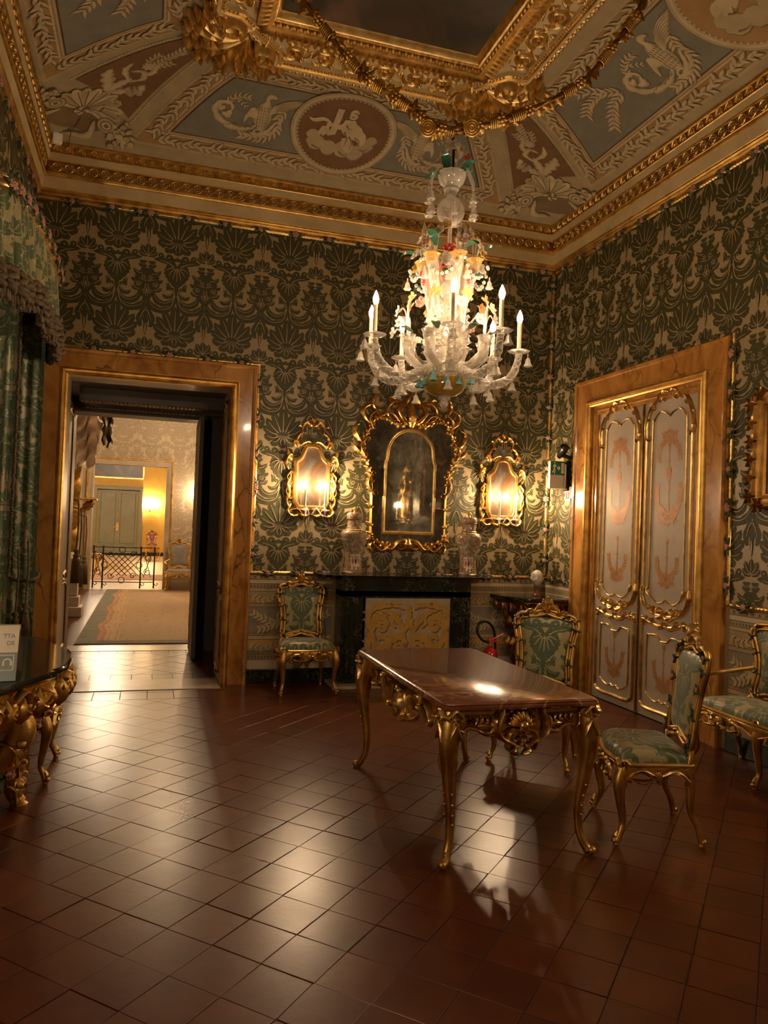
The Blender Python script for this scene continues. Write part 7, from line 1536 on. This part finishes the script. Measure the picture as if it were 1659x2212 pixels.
ac = make_seat('armchair', .58, 2, True, .66, .6, .40, 'silk_grey', False); ac.location = (-3.60, 9.98, .017); tag(ac, 'gilt armchair in grey damask by the far doorway of the salon', 'chair')
# wrought iron gate
ga = empty('iron_gate', (0, 10.72, 0), label='black wrought iron scrollwork gate in the salon doorway', cat='gate')
def ir(P, r=.011, nm='bar', pr=None): return MB().add(*tube(np.asarray(P, float), r, 6)).build(nm, 'iron', pr or ga, ang=180)
for x, y in ((-5.46, .12), (-5.25, 0), (-4.43, 0), (-4.13, .12)):
    ir([(x, y, 0.02), (x, y, .96)], .016, 'post'); ir(cr([(x, y, .12), (x + .05, y, .06), (x + .09, y, .10), (x + .06, y, .12)], 5), .008, 'foot_scroll'); MB().add(*ball((x, y, .02), .022, 8, 6)).build('foot', 'iron', ga)
for (x0, y0), (x1, y1) in (((-5.46, .12), (-5.25, 0)), ((-5.25, 0), (-4.43, 0)), ((-4.43, 0), (-4.13, .12))):
    for z in (.93, .14): ir([(x0, y0, z), (x1, y1, z)], .010, 'rail')
def knot(cx, cz, sx, sz, y):
    n_ = 5
    for s_ in (-1, 1):
        for k in range(-2, 3): ir([(cx + sx * (k * .16 - .36 * s_ * 0 - .30), y, cz + sz * (s_ * (-.30) + 0)), (cx + sx * (k * .16 + .30), y, cz + sz * (s_ * .30))], .008, 'lattice_bar')
    an = np.linspace(0, 2 * PI, 17)
    for dx, dz in ((0, .42), (0, -.42), (.47, 0), (-.47, 0)): ir(np.stack([cx + sx * (dx + .08 * np.cos(an)), np.full(17, y), cz + sz * (dz + .085 * np.sin(an))], 1), .008, 'ring')
    for s_ in (-1, 1):
        for t_ in (-1, 1): ir([(a, y, b_) for a, b_ in spiral((cx + sx * s_ * .30, cz + sz * t_ * .30), .09 * sx, .03 * sx, 0, 420 * s_, 18)], .008, 'scroll')
knot(-4.84, .53, .80, .82, 0.0)
for x, y in ((-5.355, .06), (-4.28, .06)):
    for t_ in (-1, 1): ir([(a, y, b_) for a, b_ in spiral((x, .53 + t_ * .16), .085, .02, -90 * t_, -90 * t_ + 500, 22)], .008, 'scroll')
    ir([(x - .08, y, .25), (x + .08, y, .8)], .007, 'lattice_bar'); ir([(x + .08, y, .25), (x - .08, y, .8)], .007, 'lattice_bar')
# gallery with yellow wall and grey-green doors
Y3 = 27.0
MB().add(*box(-9, -2.5, Y2, Y3, -.06, 0)).build('floor', 'pale_floor', kind='structure', smooth=False); MB().add(*box(-9, -2.5, Y3, Y3 + .2, 0, 5)).build('wall_gallery_far', 'yellow_wall', kind='structure', smooth=False); MB().add(*box(-9.2, -9, Y2 + .3, Y3, 0, 5)).build('wall_gallery_left', 'yellow_wall', kind='structure', smooth=False); MB().add(*box(-2.5, -2.3, Y2 + .3, Y3, 0, 5)).build('wall_gallery_right', 'yellow_wall', kind='structure', smooth=False); MB().add(*box(-9.2, -2.3, Y2 + .3, Y3 + .2, 5, 5.1)).build('ceiling', 'cream', kind='structure', smooth=False)
MB().add(*box(-8.9, -2.6, 13.2, 15.2, 0, .01)).build('runner', 'pink_rug', None, smooth=False, label='pink carpet runner crossing the gallery floor beyond the gate', cat='carpet')
MB().add(*cbox(-9, -2.5, Y3 - .04, Y3, 0, .16, .01)).build('baseboard_gallery', 'black', kind='structure')
d3 = empty('door_3', (-5.58, Y3, .10), kind='structure'); M3 = lambda P, h: np.stack([P[:, 0], -np.broadcast_to(h, (len(P),)), P[:, 1]], 1)
b = MB(); sweep(b, [(-.86, 0), (-.86, 2.72), (.86, 2.72), (.86, 0)][::-1], [(0, .0), (0, .22), (.12, .22), (.13, .16), (.15, .16), (.15, 0)], M3); b.build('surround', 'grey_green', d3, ang=40)
for s_ in (-1, 1):
    b = MB(); x0, x1 = sorted((s_ * .01, s_ * .80)); b.add(*box(x0, x1, -.08, -.02, 0, 2.68))
    for z0, z1 in ((.42, 2.58), (.08, .34)): carve(b, [(np.array([(x0 + .10, z0), (x0 + .10, z1), (x1 - .10, z1), (x1 - .10, z0), (x0 + .10, z0)]), .018, .02)], M3, 0, .08)
    b.build('door_leaf', 'grey_green', d3, ang=40)
b = MB(); b.add(*tube([(-.07, -.14, 1.12), (-.2, -.14, 1.10)], .02, 6)); b.add(*box(-.05, .05, -.12, -.08, .95, 1.3)); b.add(*tube([(.0, -.1, 1.5), (0, -.1, 1.75)], .02, 6)); b.build('lock', 'gold', d3)
op = empty('overdoor_picture', (-5.75, Y3 - .004, 3.28), label='dark landscape picture in a gilt frame above the grey-green doors', cat='painting'); b = MB(); sweep(b, [(-1.2, 0), (-1.2, .9), (1.2, .9), (1.2, 0)], [(0, 0), (0, .05), (.04, .06), (.09, .03), (.09, .0)], M3, True); b.build('frame', 'gold_pale', op, ang=50); MB().add(M3(np.array([(-1.12, .08), (1.12, .08), (1.12, .82), (-1.12, .82)]), .02), [(0, 1, 2, 3)]).build('canvas', 'canvas_oil', op, smooth=False)
rc_ = make_seat('gallery_chair', .54, 2, False, .64, .4, .42, 'silk_red', False); rc_.location = (-4.12, Y3 - 2.9, 0); rc_.rotation_euler = (0, 0, .15); tag(rc_, 'gilt chair in crimson and cream damask beneath the lit gallery sconce', 'chair')
r2 = copy_tree(rc_, loc=(-5.86, 17.0, 0), rz=1.25, label='gilt chair in crimson damask seen side-on through the gate', cat='chair')
gs = empty('gallery_sconce', (-4.28, Y3 - .004, 2.02), label='lit brass candle sconce on the yellow gallery wall', cat='wall light'); MB().add(*lathe([(0, -.02), (.03, -.01), (.05, 0), (.02, .01), (0, .012)], 12, (0, -.02, 0))).build('backplate', 'gold', gs)
emit('bulb_gallery', (1, .68, .33), 1400); emit('bulb_hall_fill', (1, .76, .5), 5500)
for x in (-.20, 0, .20):
    b = MB(); b.add(*tube(cr([(0, -.02, 0), (x * .5, -.12, -.10), (x, -.18, -.02), (x, -.18, .08)], 5), .012, 6)); b.add(*lathe([(0, 0), (.05, .01), (.012, .02), (.012, .12), (0, .12)], 10, (x, -.18, .08))); ao = b.build('arm', 'gold', gs); V, F = lathe(BULB, 10); MB().add(V * 1.6 + np.array([x, -.18, .20]), F).build('bulb', 'bulb_gallery', ao, ang=180)
# salon ceiling lantern (added out of sight to light the room), candle branch on the far wall
emit('bulb_salon', (1, .72, .44), 2000)
def lantern(p, lab, n=8, R_=.45, zt=4.6, bm_='bulb_salon'):
    o = empty('fill_chandelier', p, label=lab, cat='chandelier'); MB().add(*tube([(0, 0, 0), (0, 0, zt - p[2])], .012, 6)).build('rod', 'gold', o); MB().add(*lathe([(0, -.12), (.05, -.08), (.09, 0), (.05, .1), (.015, .2)], 16)).build('body', 'gold', o)
    for k in range(n):
        a = k * 2 * PI / n; b = MB(); b.add(*tube(cr([(.05 * math.cos(a), .05 * math.sin(a), 0), (R_ * .6 * math.cos(a), R_ * .6 * math.sin(a), -.10), (R_ * math.cos(a), R_ * math.sin(a), .05)], 6), .012, 6)); b.add(*lathe([(0, 0), (.05, .01), (.012, .02), (.012, .12), (0, .12)], 10, (R_ * math.cos(a), R_ * math.sin(a), .05))); ao = b.build('arm', 'gold', o); MB().add(*lathe(BULB, 10, (R_ * math.cos(a), R_ * math.sin(a), .17))).build('bulb', bm_, ao, ang=180)
    return o
lantern((-3.4, 6.6, 3.75), 'unseen chandelier added to light the salon beyond the doorway'); lantern((-5.6, 18.5, 4.1), 'unseen chandelier added to light the yellow gallery', zt=5.0, bm_='bulb_hall_fill')  # both added out of view to brighten the rooms beyond
ws = empty('salon_sconce', (-3.02, Y2 - .004, 2.0), label='brass candle sconce on the beige salon wall', cat='wall light'); MB().add(*lathe([(0, -.02), (.03, -.01), (.05, 0), (.02, .01), (0, .012)], 12, (0, -.02, 0))).build('backplate', 'gold', ws)
for x in (-.14, .14):
    b = MB(); b.add(*tube(cr([(0, -.02, 0), (x * .5, -.12, -.10), (x, -.18, -.02), (x, -.18, .08)], 5), .012, 6)); b.add(*lathe([(0, 0), (.05, .01), (.012, .02), (.012, .12), (0, .12)], 10, (x, -.18, .08))); ao = b.build('arm', 'gold', ws); MB().add(*lathe(BULB, 10, (x, -.18, .20))).build('bulb', 'bulb_salon', ao, ang=180)
# left side of the salon: pier with gilt carving, balloon curtain, tassels, pedestal steps
pg = empty('pier_glass', (-5.70, 6.75, .95), label='tall carved gilt pier mirror on the salon window wall', cat='mirror'); plp = plane(((0, 0, 0), (0, 1, 0), (0, 0, 1), (1, 0, 0))); b = MB()
sweep(b, [(-.45, 0), (-.45, 1.75), (.45, 1.75), (.45, 0)], [(0, 0), (0, .10), (.05, .14), (.1, .10), (.12, .04)], plp, True); b.build('frame', 'gold', pg, ang=50); MB().add(plp(np.array([(-.36, .1), (.36, .1), (.36, 1.65), (-.36, 1.65)]), .04), [(0, 1, 2, 3)]).build('glass', 'mirror_old', pg, smooth=False)
b = MB(); carve(b, [S2([(-.5, .1 + .3 * k), (-.45, .25 + .3 * k), (-.48, .4 + .3 * k)], .07, 4, .4, 6, h=.22) for k in range(5)] + [cscroll((-.5, .1 + .42 * k), (-.44, .45 + .42 * k), .06, .05, .03, .24) for k in range(4)] + [S2([(-.4, 1.75), (0, 1.9), (.4, 1.75)], .1, 6, .4, 7, h=.15)], plp, 0, .05); b.build('carving', 'gold', pg, ang=60, kind='stuff')
br_ = empty('wall_bracket', (-5.70, 8.4, 1.68), label='carved gilt bracket shelf on the salon window wall', cat='shelf'); b = MB(); b.add(*cbox(0, .42, -.2, .2, .25, .29, .01)); b.build('shelf', 'gold', br_); b = MB(); carve(b, [S2([(.36, .24), (.25, .14), (.1, .0)], .09, 4, .4, 6, h=.12), cscroll((.34, .22), (.12, .05), .05, .05, .03, .14)], plane(((0, -.05, 0), (1, 0, 0), (0, 0, 1), (0, -1, 0)))); carve(b, [S2([(.36, .24), (.25, .14), (.1, .0)], .09, 4, .4, 6, h=.12)], plane(((0, .05, 0), (1, 0, 0), (0, 0, 1), (0, 1, 0)))); b.build('scroll_support', 'gold_dark', br_, ang=60, kind='stuff')
bc = empty('balloon_curtain', (-5.40, 6.35, 2.50), label='white ruched balloon curtain at the salon window', cat='curtain'); n1, n2 = 70, 60; u = np.linspace(0, 1, n1); v = np.linspace(0, 1, n2); U, Vv = np.meshgrid(u, v)
X = -.30 + .68 * U * (1 - .25 * (1 - Vv)) + .02 * np.sin(U * 22 + Vv * 5); Yv = -.35 + .10 * np.sin(U * 9 + 6 * Vv) + .06 * np.sin(Vv * 26 + 5 * np.sin(U * 6)); Z = .0 + Vv * 1.15 - .10 * np.sin(U * PI) * (1 - Vv) + .03 * np.sin(U * 14 + Vv * 9); MB().add(np.stack([X, Yv, Z], -1).reshape(-1, 3), [(j * n1 + i, j * n1 + i + 1, (j + 1) * n1 + i + 1, (j + 1) * n1 + i) for j in range(n2 - 1) for i in range(n1 - 1)]).build('sheer_cloth', 'sheer', bc, ang=180)
n1, n2 = 30, 50; U, Vv = np.meshgrid(np.linspace(0, 1, n1), np.linspace(0, 1, n2)); MB().add(np.stack([.30 + .16 * U + .015 * np.sin(Vv * 31 + U * 5), -.38 + .07 * np.sin(Vv * 17 + 7 * U) + .05 * np.sin(U * 12), .28 + Vv * .85 + .05 * np.sin(U * 9)], -1).reshape(-1, 3), [(j * n1 + i, j * n1 + i + 1, (j + 1) * n1 + i + 1, (j + 1) * n1 + i) for j in range(n2 - 1) for i in range(n1 - 1)]).build('side_ruche', 'f_stone', bc, ang=180)
for y, x, z, lab in ((5.2, -5.36, 1.05, 'fringed tassel hanging nearest the salon doorway'), (6.0, -5.38, .92, 'fringed tassel hanging before the pier mirror'), (8.0, -5.44, .80, 'fringed tassel hanging under the gilt bracket')):
    t_ = tassel((x, y, z), .5, lab); t_.scale = (1.8, 1.8, 1.6); MB().add(*tube([(0, 0, .5), ((-5.72 - x) / 1.8, 0, .56)], .007, 6)).build('wall_cord', 'fringe', t_)
MB().add(*cbox(-.16, .16, -.22, .22, 0, .16, .01)).add(*cbox(-.11, .11, -.16, .16, .16, .32, .01)).add(*cbox(-.08, .08, -.11, .11, .32, .95, .02)).build('pedestal', 'white_paint', None, loc=(-5.42, 5.55, 0), label='white stepped pedestal on the salon floor by the window wall', cat='pedestal')
